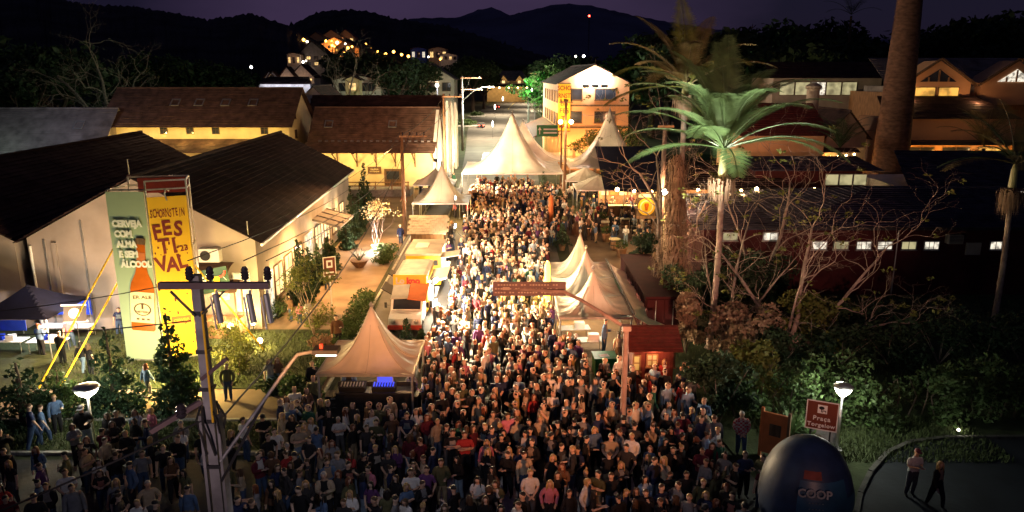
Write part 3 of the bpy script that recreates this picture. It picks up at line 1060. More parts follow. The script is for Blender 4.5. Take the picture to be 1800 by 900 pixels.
ps = thing('pub_terrace', 'amber lit terrace with string bulbs left of the brick chimney', 'terrace', (38, 90, 0))
b = MB()
b.boxz(33.5, 41.5, 92, 96, 0, 8.2)
b.build('wall', M['peach'], ps, world=True)
b = MB()
b.slabs((33, 89.5, 5.8), (42, 89.5, 5.8), (42, 92.2, 6.8), (33, 92.2, 6.8), .5, .05)
b.build('canopy', M['rooftile'], ps, world=True)
for k in range(3):
    window(ps, (35 + k * 2.3, 91.97, 3.6), 1.8, 2.8, '-y', 'winorange', 'wood', 2, 2)
for k in range(9):
    b = MB()
    b.ball((33.6 + k * .95, 89.4, 5.6 - .35 * math.sin(math.pi * k / 8)), .13, 8)
    b.build('bulb', M['warmbulb'], ps, world=True)
lamp((36, 90, 4.6), 130, (1, .48, .08), .3, ps)
lamp((38, 90, 4.6), 130, (1, .48, .08), .3, ps)
sh = thing('gable_shed', 'narrow boarded gable shed beside the brick chimney', 'shed', (42, 95, 0))
gable_y(sh, 40.6, 2.4, 90.6, 99, 7.8, 10.6, 'plaster', 'rooftile')
gs = thing('lit_pavilion', 'pale green lit glazed pavilion behind the palms', 'building', (43, 112, 0))
b = MB()
b.boxz(38.5, 54.5, 112, 122, 0, 14.4)
b.build('wall', M['plaster'], gs, world=True)
for i in range(5):
    window(gs, (40.6 + i * 2.3, 111.98, 12.9), 2.1, 1.8, '-y', 'wincream' if i != 2 else 'winwhite', 'timber', 1, 1, sill=False)
b = MB()
b.slabs((37.5, 110.6, 14.4), (56, 110.6, 14.4), (55, 118, 16.8), (39, 118, 16.8), .6, .05)
b.build('roof', M['rooftile'], gs, world=True)
bh = thing('brown_hip_house', 'brown roofed house with a round vent between palms and chimney', 'house', (33, 86, 0))
b = MB()
b.boxz(26.5, 36, 86, 96, 0, 8.2)
b.build('wall', M['peach'], bh, world=True)
b = MB()
b.slabs((26, 85.4, 8.1), (36.6, 85.4, 8.1), (36.2, 91, 11.6), (28, 91, 11.6), .45, .05)
b.build('roof', M['redwood'], bh, world=True)
b = MB()
b.lathe([(.75, 10), (.75, 13.2), (.95, 13.3), (.95, 13.6), (.3, 14)], 14, (36.6, 92, 0))
b.build('vent', M['plaster'], bh, world=True)
lamp((29, 82, 7), 26, (1, .45, .2), .3, bh)

# ------------------------------------------------------------------ far houses and lights
def far_house(px, py, w, h, label, Y, wallm='white', roofm='rooftile', nwin=3, ridge=.45, base=None, lit=True, glowm='winwarm', lampw=0, rows=1):
    """gable facing the valley; (px,py): foot of the front wall in the photograph"""
    p = at(px, py, Y)
    t = thing('far_house', label, 'house', (p.x, Y, max(-1, p.z)))
    wb = MB()
    hw = w / 2
    wb.prism([(p.x - hw, Y, p.z - 22), (p.x + hw, Y, p.z - 22), (p.x + hw, Y, p.z + h), (p.x, Y, p.z + h + w * ridge), (p.x - hw, Y, p.z + h)], (0, w, 0))
    wb.build('wall', M[wallm], t, world=True)
    rb_ = MB()
    for sg in (-1, 1):
        rb_.prism([(p.x + sg * (hw + .6), Y - .6, p.z + h - .3), (p.x, Y - .6, p.z + h + w * ridge + .25), (p.x, Y - .6, p.z + h + w * ridge + .55), (p.x + sg * (hw + .6), Y - .6, p.z + h)], (0, w + 1.2, 0))
    rb_.build('roof', M[roofm], t, world=True)
    for r_ in range(rows):
        for i in range(nwin):
            x = p.x - hw + w * (i + .5) / nwin
            window(t, (x, Y - .02, p.z + h * (r_ + .5) / rows), w / nwin * .5, h / rows * .5, '-y', glowm if (lit and (i + r_) % 2 == 0) else 'glassdark', 'timber', 2, 1, t=w * .012, sill=False)
    if lampw:
        lamp((p.x, Y - w * .5, p.z + h * .6), lampw * .13, (1, .55, .3), .5, t)
    return t

far_house(550, 117, 19, 7, 'large pale gabled house high on the hillside', 480, 'plaster', 'rooftile', 4, .42, lampw=420, rows=2)
far_house(517, 116, 8, 7, 'tall narrow house beside the large pale hillside house', 470, 'plaster', 'rooftile', 3, .1, lampw=500)
far_house(531, 143, 10.5, 1.6, 'half timbered gable house with white infill and dark window', 330, 'white', 'rooftile', 3, .5, lampw=700)
far_house(505, 142, 6.5, 1.4, 'small half timbered gable left of its larger twin', 325, 'white', 'rooftile', 1, .62, lampw=350)
far_house(480, 141, 3.6, 1.2, 'tiny white dormer gable, right one of two', 322, 'white', 'rooftile', 1, .6, lampw=60)
far_house(474, 141, 3.6, 1.2, 'tiny white dormer gable, left one of two', 322, 'white', 'rooftile', 1, .6, lampw=60)
far_house(556, 79, 20, 5, 'orange lit house at the top of the hillside village', 760, 'peach', 'rooftile2', 3, .35, lampw=900)
far_house(583, 76, 22, 6, 'orange lit villa right of the top hillside house', 780, 'peach', 'rooftile2', 4, .3, lampw=1000)
far_house(608, 74, 18, 5, 'dim reddish roofed house in the hillside village', 790, 'peach', 'redwood', 3, .4, lampw=600)
far_house(588, 86, 24, 4, 'low glowing house in the middle of the hillside village', 700, 'peach', 'rooftile2', 5, .25, lampw=1200, glowm='winorange')
far_house(606, 92, 18, 4, 'glowing house low in the hillside village', 680, 'peach', 'rooftile2', 4, .3, lampw=1100, glowm='winorange')
far_house(736, 106, 14, 10, 'blue lit block house in the distant town', 700, 'bluecloth', 'rooftile', 3, .1, glowm='winwhite', lampw=300)  # blue light is put into the wall colour
far_house(770, 106, 17, 10, 'pale block in the distant town', 700, 'plaster', 'rooftile', 3, .1, lampw=500)
far_house(788, 107, 16, 5, 'low pale hall at the end of the distant town lights', 690, 'white', 'rooftile', 4, .1, lampw=500)
far_house(758, 166, 14, 4.5, 'dim white house behind the tiled hall by the street lamp', 230, 'white', 'rooftile3', 3, .3, lampw=120, lit=False)
far_house(628, 166, 13, 4, 'small flat white house half hidden by the bare tree', 210, 'white', 'rooftile', 2, .08, lit=False, lampw=60)
far_house(620, 165, 3.5, 3.5, 'small glowing kiosk house at the foot of the bare tree', 190, 'cream', 'rooftile', 1, .2, lampw=20)
# white market hall roof strip and cluster of lamps left of centre
mh = thing('market_hall', 'long low white lit market hall in front of the half timbered gables', 'hall', at(500, 150, 300))
p0, p1 = at(455, 150, 300), at(545, 150, 300)
b = MB()
b.boxz(p0.x, p1.x, 300, 314, -1, p0.z + .4)
b.build('wall', M['white'], mh, world=True)
b = MB()
b.slabs((p0.x - 1, 299, p0.z + .5), (p1.x + 1, 299, p0.z + .5), (p1.x - 2, 307, p0.z + 3.3), (p0.x + 2, 307, p0.z + 3.3), .8, .1)
b.build('roof', M['rooftile'], mh, world=True)
for k in range(5):
    lamp((p0.x + 3 + k * 4.4, 297.5, p0.z + .2), 90, (.8, .8, 1), .3, mh)
# inn at the end of the street
inn = thing('street_inn', 'twin gabled inn with a glowing veranda at the end of the street', 'inn', (0, 420, 0))
p0, p1 = at(856, 160, 420), at(930, 160, 420)
zb = 0
b = MB()
b.boxz(p0.x, p1.x, 422, 440, -1, p0.z + 5.5)
b.build('wall', M['cream'], inn, world=True)
b = MB()
b.slabs((p0.x - 1, 421, p0.z + 5.4), (p1.x + 1, 421, p0.z + 5.4), (p1.x - 4, 431, p0.z + 11), (p0.x + 4, 431, p0.z + 11), .8, .1)
b.build('roof', M['rooftile3'], inn, world=True)
for k, px in enumerate((885, 913)):
    c = at(px, 150, 420.5)
    b = MB()
    b.prism([(c.x - 4, 420.5, p0.z + 3.5), (c.x + 4, 420.5, p0.z + 3.5), (c.x, 420.5, p0.z + 8.2)], (0, 7, 0))
    gbl = b.build('gable', M['cream'], inn, world=True)
    window(inn, (c.x, 420.48, p0.z + 4.9), 1.6, 1.5, '-y', 'winwarm', 'timber', 2, 1, sill=False)
b = MB()
b.slabs((p0.x - .5, 415, p0.z + 2.3), (p1.x + .5, 415, p0.z + 2.3), (p1.x + .5, 421, p0.z + 3.6), (p0.x - .5, 421, p0.z + 3.6), .8, .1)
b.build('veranda_roof', M['rooftile'], inn, world=True)
for k in range(5):
    x = p0.x + 2 + k * 5
    b = MB()
    b.ball((x, 414.6, p0.z + 1.9), .38, 8)
    b.build('bulb', M['warmbulb'], inn, world=True)
    lamp((x, 413.5, p0.z + 1.6), 170, (1, .55, .2), .4, inn)

lamp((9, 106, 9.5), 420, (1, .50, .24), .4)  # added lamp without fixture, orange wash on the peach house front
lamp((16, 105, 8), 260, (1, .46, .22), .4)
# ------------------------------------------------------------------ pagoda tents
def tent(name, label, cx, cy, w, e, p, d=None, group='white peaked festival tents', legs=True, k=2.3, cloth='tentwhite', seams=True):
    t = thing(name, label, 'tent', (cx, cy, 0), 0, group)
    d = d or w
    n = 36
    rows = []
    for i in range(n + 1):
        row = []
        for j in range(n + 1):
            u, v = -1 + 2 * i / n, -1 + 2 * j / n
            au, av = abs(u), abs(v)
            s = (au ** 7 + av ** 7) ** (1 / 7)
            s = min(1, s)
            sag = .05 * math.cos(math.pi * min(au, av) / max(au, av, 1e-6) * .5) * s
            z = e + (p - e) * (1 - s) ** k - sag * .9 * (1 - abs(s - .6))
            z += (.035 * math.sin(9 * math.atan2(v, u)) + .026 * math.sin(23 * math.atan2(v, u) + cx)) * s * (1 - s) * 4 + .05 * s * mnoise.noise(Vector((u * 3 + cx, v * 3, cy)))
            row.append((u * w / 2, v * d / 2, z))
        rows.append(row)
    b = MB()
    b.grid(rows)
    c = b.build('canopy', M[cloth], t, smooth=True)
    b = MB()
    for q in range(8):
        a = [(1, 1), (1, 0), (1, -1), (0, -1), (-1, -1), (-1, 0), (-1, 1), (0, 1)][q]
        pts = []
        for i in range(3, n // 2 + 1):
            f_ = i / (n // 2)
            x_, y_, z_ = rows[n // 2 + int(round(a[0] * f_ * n / 2))][n // 2 + int(round(a[1] * f_ * n / 2))]
            pts.append((x_, y_, z_ + .008))
        b.tube(pts, .022 if a[0] and a[1] else .012, 5)
    b.build('seam', M['vanroof'], c)
    b = MB()
    b.lathe([(.05, p - .12), (.10, p - .02), (.04, p + .1)], 10, (0, 0, 0))
    b.build('peak_cap', M['metal'], c)
    for q in range(4):
        a, bb = [(-1, -1), (1, -1), (1, 1), (-1, 1)][q], [(1, -1), (1, 1), (-1, 1), (-1, -1)][q]
        b = MB()
        b.beam((a[0] * w / 2, a[1] * d / 2, e - .06), (bb[0] * w / 2, bb[1] * d / 2, e - .06), .07, .12)
        b.build('eave_beam', M['metal'], t)
        if legs:
            b = MB()
            b.tube([(a[0] * (w / 2 - .06), a[1] * (d / 2 - .06), 0), (a[0] * (w / 2 - .06), a[1] * (d / 2 - .06), e - .1)], .05, 8)
            b.lathe([(.13, 0), (.13, .02)], 10, (a[0] * (w / 2 - .06), a[1] * (d / 2 - .06), 0))
            b.build('leg', M['metal'], t)
    return t

T1 = tent('tent', 'peaked tent over the black music desk at the front left of the crowd', -6.25, 31.3, 4.1, 2.65, 5.1)
T2 = tent('tent', 'white peaked tent with yellow glow beyond the shingled kiosk', -7.05, 74.3, 5.5, 2.7, 6.4)
T3 = tent('tent', 'largest white peaked tent, brightly lit across the far end of the crowd', 0.05, 96.3, 12.4, 3.2, 10.4)
T3b = tent('tent', 'white peaked tent directly behind the largest tent', 1.6, 109.0, 11.8, 3.2, 8.6)
T4 = tent('tent', 'greyish pink peaked tent in front of the peach gabled house', 13.2, 101.5, 11.5, 3.2, 10.6)
T5 = tent('tent', 'nearest of the three joined white tents behind the green bin', 4.45, 39.2, 3.9, 2.5, 4.7, k=3.0)
T6 = tent('tent', 'middle of the three joined white tents', 4.45, 43.15, 3.9, 2.5, 4.95, k=3.0)
T7 = tent('tent', 'farthest of the three joined white tents', 4.45, 47.1, 3.9, 2.5, 5.1, k=3.0)
tent('tent', 'low grey awning tent by the beer garden entrance', 9.6, 82, 5.2, 2.8, 4.1, k=1.2)
tent('tent', 'second low grey awning tent beyond the beer garden entrance', 8.8, 89, 5.0, 2.8, 4.1, k=1.2)
tent('tent', 'small grey tent roof left of the largest tent', -8.9, 85.5, 4.6, 2.8, 4.4, k=1.4)
tent('tent', 'small white tent behind the yellow glowing tent', -7.6, 79.6, 4.2, 2.7, 5.6)
# drooping side tarpaulin of the joined tents
tp = thing('tarpaulin', 'slack grey tarpaulin stretched off the right side of the three joined tents', 'tarpaulin', (7.4, 42.5, 0))
rows = []
for i in range(25):
    y = 37.0 + i * .5
    row = []
    for j in range(9):
        u = j / 8
        reach = 1.25 + (.55 if i < 3 else 0) + .12 * math.sin(i * .9)
        row.append((6.42 + u * reach, y - (.5 * u if i < 3 else 0), 2.62 - .75 * u - .22 * math.sin(math.pi * u) * (.7 + .3 * math.sin(i * 1.57)) + .07 * math.sin(i * 1.9 + 3 * u)))
    rows.append(row)
b = MB()
b.grid(rows)
b.build('sheet', M['tentwhite'], tp, smooth=True, world=True)
for y in (37.4, 41, 45, 49):
    b = MB()
    b.tube([(7.55, y, 0), (7.55, y, 1.9)], .035, 6)
    b.build('pole', M['metal'], tp, world=True)
b = MB()
b.beam((6.45, 37.2, 2.68), (6.45, 49.1, 2.68), .12, .1)
b.build('gutter', M['dmetal'], tp, world=True)

# lights inside tents
lamp((-6.25, 32.4, 2.3), 22, (1, .72, .4), .2, T1)
lamp((-8.6, 69.6, 3.4), 300, (1, .80, .55), .25, T2)  # added in front of the tent to brighten its face
lamp((-7.1, 74.3, 2.4), 420, (1, .60, .14), .25, T2)
for x, y in ((-3.5, 94), (3.5, 94), (-3.5, 99), (3.5, 99)):
    lamp((x, y, 3.0), 42, (1, .62, .28), .3, T3)
for t, y in ((T5, 39.2), (T6, 43.2), (T7, 47.1)):
    lamp((4.6, y, 2.55), 50, (1, .86, .62), .2, t)
for x, y in ((9.6, 82), (8.8, 89)):
    lamp((x, y, 2.4), 120, (1, .66, .3), .2)
lamp((1.6, 109, 4), 200, (1, .75, .4), .3, T3b)
lamp((13, 101, 4), 160, (1, .7, .35), .3, T4)

# navy gazebo at the left
gz = thing('gazebo', 'navy pop up gazebo with blue valance at the left edge', 'gazebo', (-26.9, 39.5, 0))
rows = []
n = 20
for i in range(n + 1):
    row = []
    for j in range(n + 1):
        u, v = -1 + 2 * i / n, -1 + 2 * j / n
        s = max(abs(u), abs(v))
        z = 2.3 + 1.35 * (1 - s) ** 1.15 - .06 * math.sin(math.pi * s)
        row.append((u * 2.15, v * 2.1, z))
    rows.append(row)
b = MB(); b.grid(rows); b.build('canopy', M['navy'], gz)
b = MB(); b.boxz(-2.16, 1.0, -2.13, -2.1, 1.7, 2.28); b.build('valance', M['bluecloth'], gz)
b = MB(); b.boxz(-2.1, 2.1, 2.1, 2.13, 1.2, 2.28); b.build('valance', M['bluecloth'], gz)
for x in (-2.05, 2.05):
    for y in (-2.0, 2.0):
        b = MB(); b.tube([(x, y, 0), (x, y, 2.3)], .03, 6); b.build('leg', M['metal'], gz)
lamp((-26.6, 39.6, 2.4), 150, (.95, .95, 1), .2, gz)
lamp((-24.2, 39.3, 2.5), 60, (1, .93, .8), .2, gz)
sgn = thing('chalk_sign', 'framed black menu sign leaning at the edge of the navy gazebo', 'sign', (-24.2, 39.0, 0))
b = MB(); b.box((0, 0, 2.15), (1.1, .06, .95), rz=.5, rx=-.2, ry=.12); pn = b.build('board', M['flash'], sgn)
b = MB()
for z in (-.47, .47):
    b.box((0, -.03, 2.15 + z), (1.2, .08, .07), rz=.5, ry=.12)
b.build('frame', M['whitepaint'], sgn)
b = MB(); b.lathe([(.28, -.01), (.28, .01)], 18); rg = b.build('ring', M['beige'], sgn)
rg.location = (.0, -.06, 2.15); rg.rotation_euler = (math.pi / 2 - .2, .12, .5)
b = MB(); b.tube([(0, .05, 0), (0, .05, 1.75)], .03, 6); b.build('post', M['dmetal'], sgn)

def table(label, x, y, w=1.8, d=.75, rz=0, top='whitepaint', group='folding tables', h=.75, extra=None):
    t = thing('table', label, 'table', (x, y, 0), rz, group)
    b = MB(); b.boxz(-w / 2, w / 2, -d / 2, d / 2, h - .04, h); b.build('tabletop', M[top], t)
    for sx in (-1, 1):
        for sy in (-1, 1):
            b = MB(); b.tube([(sx * (w / 2 - .1), sy * (d / 2 - .08), 0), (sx * (w / 2 - .12), sy * (d / 2 - .1), h - .03)], .02, 6)
            b.build('leg', M['metal'], t)
    return t
table('white folding table with boxes under the navy gazebo, left one', -27.9, 38.6, 2.0, .8)
table('white folding table under the navy gazebo, right one', -25.6, 38.5, 2.0, .8)
table('white folding table along the warehouse wall behind the navy gazebo', -26.0, 41.0, 3.0, .8)
for i, (x, y) in enumerate(((-28.3, 38.6), (-27.6, 38.5), (-25.9, 38.6), (-25.2, 38.45))):
    b = MB(); b.boxz(-.22, .22, -.16, .16, 0, .26); b.box((0, 0, .28), (.46, .34, .04))
    o = b.build('cooler_box', M[('bluecloth', 'whitepaint', 'bluecloth', 'whitepaint')[i]])
    o.location = (x, y, .75)
    tag(o, ('blue cool box at the far left end of the gazebo tables', 'white cool box on the left gazebo table', 'blue cool box on the right gazebo table', 'white cool box at the right end of the gazebo tables')[i], 'cool box', 'cool boxes on the gazebo tables')
tf = table('white table at the front stall inside the nearest joined tent', 4.1, 38.6, 1.9, .8, .1)
tf2 = table('white table deeper inside the nearest joined tent', 3.6, 40.6, 1.8, .8, .1)
for i, (x, y) in enumerate(((4.5, 38.6), (3.9, 40.6))):
    b = MB(); b.boxz(-.3, .3, -.2, .2, 0, .3); b.boxz(-.28, .28, -.18, .18, .3, .34)
    o = b.build('carton', M['whitepaint']); o.location = (x, y, .75)
    tag(o, ('white carton on the front stall table', 'white carton on the inner stall table')[i], 'carton')
# long white tables under the largest tent
k = 0
for r_ in range(5):
    for c_ in range(2):
        k += 1
        table(('left ' if c_ == 0 else 'right ') + 'long white table in the ' + ('first', 'second', 'third', 'fourth', 'last')[r_] + ' row under the largest tent', -3.2 + c_ * 4.2, 91.6 + r_ * 2.0, 3.4, .9, 0, 'whitepaint', 'long white tables under the largest tent')

# ------------------------------------------------------------------ music desk under the front tent
def desk():
    t = thing('mixing_desk', 'black music desk with blue lit mixer under the front tent', 'mixing desk', (-6.0, 30.4, 0))
    t.scale = (1.15, 1, 1.42)
    b = MB(); b.boxz(-1.5, 1.35, -.35, .35, 0, .95); b.build('cabinet', M['black'], t)
    b = MB(); b.boxz(-1.55, 1.4, -.38, .38, .95, 1.0); b.build('worktop', M['dmetal'], t)
    for x, w in ((-.9, 1.0), (.3, .9)):
        b = MB(); b.box((x, 0, 1.1), (w, .5, .18), rx=.18); q = b.build('mixer', M['black'], t)
        b = MB()
        for j in range(8):
            b.box((x - w / 2 + .08 + j * w / 8.6, -.05, 1.2), (.05, .3, .015), rx=.18)
        b.build('fader_strip', M['blueled'] if x > 0 else M['metal'], q)
    b = MB(); b.boxz(.0, .65, .1, .13, 1.2, 1.5); q = b.build('laptop', M['metal'], t)
    b = MB(); b.boxz(.04, .61, .085, .1, 1.23, 1.47); b.build('screen', M['blueled'], q)
    for j in range(3):
        b = MB(); b.boxz(-1.2, -.5, -.372, -.35, .12 + j * .27, .33 + j * .27); b.build('drawer', M['dmetal'], t)
    lamp((-5.6, 30.3, 1.7), 4, (.1, .15, 1), .1, t)
    b = MB(); b.boxz(-1.6, 1.45, .55, .6, 0, 1.1); b.build('dark_backing', M['black'], t)  # added black sheet, stands in for the dark tent interior
desk()
def speaker(x, y, label, rz):
    t = thing('loudspeaker', label, 'loudspeaker', (x, y, 0), rz, 'loudspeakers at the music desk')
    b = MB(); b.boxz(-.36, .36, -.36, .36, 0, 1.15); b.build('cabinet', M['black'], t)
    for z, r_ in ((.4, .27), (.88, .15)):
        b = MB(); b.lathe([(r_, 0), (r_ * .9, .02), (r_ * .3, -.01)], 18); o = b.build('cone', M['rubber'], t)
        o.location = (0, -.372, z); o.rotation_euler = (math.pi / 2, 0, 0)
    b = MB(); b.boxz(-.1, .1, -.375, -.36, 1.03, 1.09); b.build('badge', M['metal'], t)
speaker(-7.95, 30.6, 'black loudspeaker at the left end of the music desk', .1)
speaker(-4.5, 30.6, 'black loudspeaker at the right end of the music desk', -.1)

# ------------------------------------------------------------------ food trucks
def wheel(par, x, y, r=.36, w=.24):
    b = MB(); b.tube([(x - w / 2, y, r), (x + w / 2, y, r)], r, 18); q = b.build('wheel', M['rubber'], par)
    b = MB(); b.tube([(x - w / 2 - .01, y, r), (x + w / 2 + .01, y, r)], r * .55, 14); b.build('rim', M['metal'], q)
ft = thing('food_truck', 'yellow food truck with white roof and red lettering above its cab', 'food truck', (-6.3, 41.2, 0))
b = MB(); b.boxz(-1.02, 1.02, 2.9, 7.2, .55, 2.75); b.boxz(-.95, .95, 2.85, 2.9, .8, 2.2); b.build('body', M['yellowvan'], ft)
b = MB()
b.grid([[(-1.04, y, 2.76 + dz), (-.8, y, 2.86 + dz), (.8, y, 2.86 + dz), (1.04, y, 2.76 + dz)] for y, dz in ((2.85, 0), (4, .03), (5.5, .03), (7.25, 0))])
b.boxz(-1.04, 1.04, 2.86, 7.24, 2.7, 2.78)
b.build('roof', M['vanroof'], ft)
b = MB(); b.box((0, 2.72, 2.52), (2.04, .12, .95), rx=-.12); sb = b.build('headboard', M['yellowvan'], ft)
b = MB()
for k, (x, c_) in enumerate(((-.72, 0), (-.42, 0))):
    b.box((x, 2.62, 2.62), (.24, .03, .34), rx=-.12)
text('Lo', .52, M['metal'], sb, (-.6, 2.64, 2.62), (math.pi / 2 - .12, 0, 0), bold=.02)
text('koo', .52, M['redpaint'], sb, (.22, 2.64, 2.62), (math.pi / 2 - .12, 0, 0), bold=.035)
b = MB(); b.boxz(-.95, .95, 2.52, 2.72, 2.0, 2.07); b.build('shelf', M['wood'], ft)
# cab
b = MB()
prof = [(0.0, .5), (0.0, 1.05), (.35, 1.18), (.95, 1.30), (1.45, 1.95), (2.8, 2.05), (2.8, .5)]
b.prism([(-.95, y, z) for y, z in prof], (1.9, 0, 0))
b.build('cab', M['whitepaint'], ft)
b = MB(); b.grid([[(x, .97 + (.47 * t_), 1.34 + .60 * t_) for x in (-.82, 0, .82)] for t_ in (0, .5, 1)]); b.build('windscreen', M['glassdark'], ft)
b = MB(); b.boxz(-.99, .99, -.12, .06, .42, .68); b.build('bumper', M['redpaint'], ft)
for sx in (-1, 1):
    b = MB(); b.lathe([(.15, 0), (.13, .06), (.05, .08)], 14); o = b.build('headlight', M['metal'], ft)
    o.location = (sx * .68, -.02, .88); o.rotation_euler = (math.pi / 2, 0, 0)
    b = MB(); b.beam((sx * .96, 1.1, 1.5), (sx * 1.2, 1.0, 1.62), .03); b.box((sx * 1.24, 1.0, 1.6), (.16, .06, .34)); b.build('mirror', M['black'], ft)
for x in (-.86, .86):
    for y in (.75, 5.9):
        wheel(ft, x, y)
# orange and white awnings over the cab
b = MB(); b.box((-.42, 1.6, 2.25), (1.0, 1.5, .05), rx=.3, ry=-.05); b.build('awning', M['vanroof'], ft)
b = MB(); b.box((.62, 1.9, 2.2), (1.1, 1.9, .05), rx=.32, ry=.12); b.build('awning', M['orangecloth'], ft)
b = MB(); b.box((-.42, 2.35, 2.34), (1.0, .35, .06), rx=.3); b.build('awning_band', M['redwood'], ft)
# serving hatch open to the crowd (right), side flaps (left)
b = MB(); b.boxz(1.02, 1.06, 3.4, 6.6, 1.15, 2.25); sv = b.build('serving_window', M['winwhite'], ft)
b = MB(); b.box((1.62, 5.0, 2.45), (1.15, 3.0, .05), ry=-.18); hp = b.build('hatch_flap', M['whitepaint'], ft)
b = MB(); b.boxz(1.04, 1.42, 3.4, 6.6, 1.08, 1.14); b.build('counter', M['metal'], ft)
b = MB(); b.box((-1.5, 4.0, 1.75), (.9, 1.6, .05), ry=.55); b.build('side_flap', M['flash'], ft)
b = MB(); b.box((-1.5, 6.6, 1.95), (.9, 1.1, .05), ry=.5); b.build('side_flap', M['flash'], ft)
lamp((-4.45, 44.2, 2.3), 420, (1, .86, .6), .15, ft)
lamp((-4.5, 46.8, 2.3), 420, (1, .86, .6), .15, ft)

tr = thing('food_trailer', 'yellow food trailer with grey roof behind the yellow truck', 'food trailer', (-6.25, 50.4, 0))
b = MB(); b.boxz(-1.2, 1.2, 0, 4.6, .5, 2.62); b.build('body', M['yellowvan'], tr)
b = MB(); b.boxz(-1.26, 1.26, -.05, 4.65, 2.62, 2.78); rf = b.build('roof', M['vanroof'], tr)
b = MB(); b.boxz(-.75, .15, 1.6, 3.2, 2.78, 2.84); b.build('roof_panel', M['whitepaint'], rf)
for k in range(5):
    b = MB(); b.boxz(-1.05 + k * .44, -.72 + k * .44, -.03, .0, 1.9, 2.3); q = b.build('vent_window', M['flash'], tr)
b = MB(); b.boxz(1.2, 1.24, .6, 4.0, 1.2, 2.3); b.build('serving_window', M['winwhite'], tr)
b = MB(); b.box((1.85, 1.0, 2.5), (1.3, 1.7, .05), ry=-.14); b.build('hatch_flap', M['whitepaint'], tr)
b = MB(); b.boxz(1.22, 1.6, .5, 4.1, 1.1, 1.16); b.build('counter', M['metal'], tr)
for x in (-1.05, 1.05):
    wheel(tr, x, 2.2, .32); wheel(tr, x, 3.0, .32)
lamp((-4.3, 52.6, 2.35), 260, (1, .92, .75), .15, tr)

ks = thing('kiosk', 'kiosk with a pale shingled roof behind the food trailer', 'kiosk', (-7.0, 60, 0))
b = MB(); b.boxz(-1.35, 1.35, -.3, 1.6, 0, 2.3); b.build('wall', M['wood'], ks)
b = MB()
for r_ in range(7):
    for c_ in range(9):
        j = rnd.uniform(-.015, .015)
        y0, z0 = -.75 + r_ * .27, 2.25 + r_ * .17
        b.box((-1.45 + .36 * c_ + (.16 if r_ % 2 else 0), y0 + .16, z0 + .1 + j), (.345, .36, .03), rx=.52)
o = b.build('shingles', M['vanroof'], ks); o['kind'] = 'stuff'
b = MB(); b.prism([(-1.5, -.75, 2.2), (-1.5, 1.3, 3.46), (-1.5, 1.7, 2.9), (-1.5, 1.6, 2.2)], (3.0, 0, 0)); b.build('roof_frame', M['timber'], ks)
lamp((-5.4, 58.6, 2.2), 90, (1, .7, .35), .15, ks)
# bright work lights on stands: the dazzling patch beside the truck
def worklight(x, y, z, label, power, to, rz=0):
    t = thing('work_light', label, 'work light', (x, y, 0), 0, 'work lights along the food stalls')
    b = MB(); b.tube([(0, 0, 0), (0, 0, z)], .03, 6)
    for a in range(3):
        b.tube([(0, 0, .7), (.55 * math.cos(a * 2.1), .55 * math.sin(a * 2.1), 0)], .02, 6)
    b.build('stand', M['dmetal'], t)
    d = (Vector(to) - Vector((x, y, z))).normalized()
    yaw = math.atan2(d.y, d.x) + math.pi / 2
    b = MB(); b.box((0, 0, z + .1), (.5, .14, .36), rz=yaw); h = b.build('lamp_head', M['dmetal'], t)
    b = MB(); b.box((d.x * .09, d.y * .09, z + .1), (.44, .03, .3), rz=yaw); b.build('lens', M['whitebulb'], h)
    lamp((x + d.x * .35, y + d.y * .35, z + .1), power, (1, .75, .43), .2, t, 'SPOT', to, angle=R(150), blend=.8)
worklight(-4.65, 42.6, 2.9, 'dazzling work light on a stand at the front of the yellow truck', 2700, (-1.0, 41, .8))
worklight(-4.3, 38.8, 2.7, 'dazzling work light on a stand between truck and front tent', 2300, (-.5, 37, .6))
worklight(-4.5, 56.5, 3.4, 'white work light on a stand by the food trailer', 1300, (0, 56, .8))
worklight(-5.4, 68.8, 3.6, 'white work light on a stand in front of the yellow glowing tent', 1300, (0, 69, .6))
worklight(-9.0, 87.5, 5.0, 'white work light left of the largest tent', 9000, (-3.6, 93.5, 5.2))
worklight(1.9, 50.2, 3.6, 'warm work light left of the three joined tents', 500, (0, 52, .8))
# glowing yellow advertising column left of the joined tents
gc = thing('light_column', 'glowing yellow advertising column left of the three joined tents', 'light column', (2.15, 43.6, 0))
b = MB(); b.lathe([(.22, .1), (.2, 1.6), (.17, 3.7), (.05, 3.95)], 12)
gly = glow('yellow_light_column', (1, .60, .06), 7)
b.build('lit_tube', gly, gc)
b = MB(); b.lathe([(.35, 0), (.35, .1)], 14); b.build('base', M['black'], gc)
lamp((1.6, 43.2, 2.2), 330, (1, .55, .08), .2, gc)
lamp((2.2, 44.0, 4.2), 120, (1, .8, .4), .2, gc)

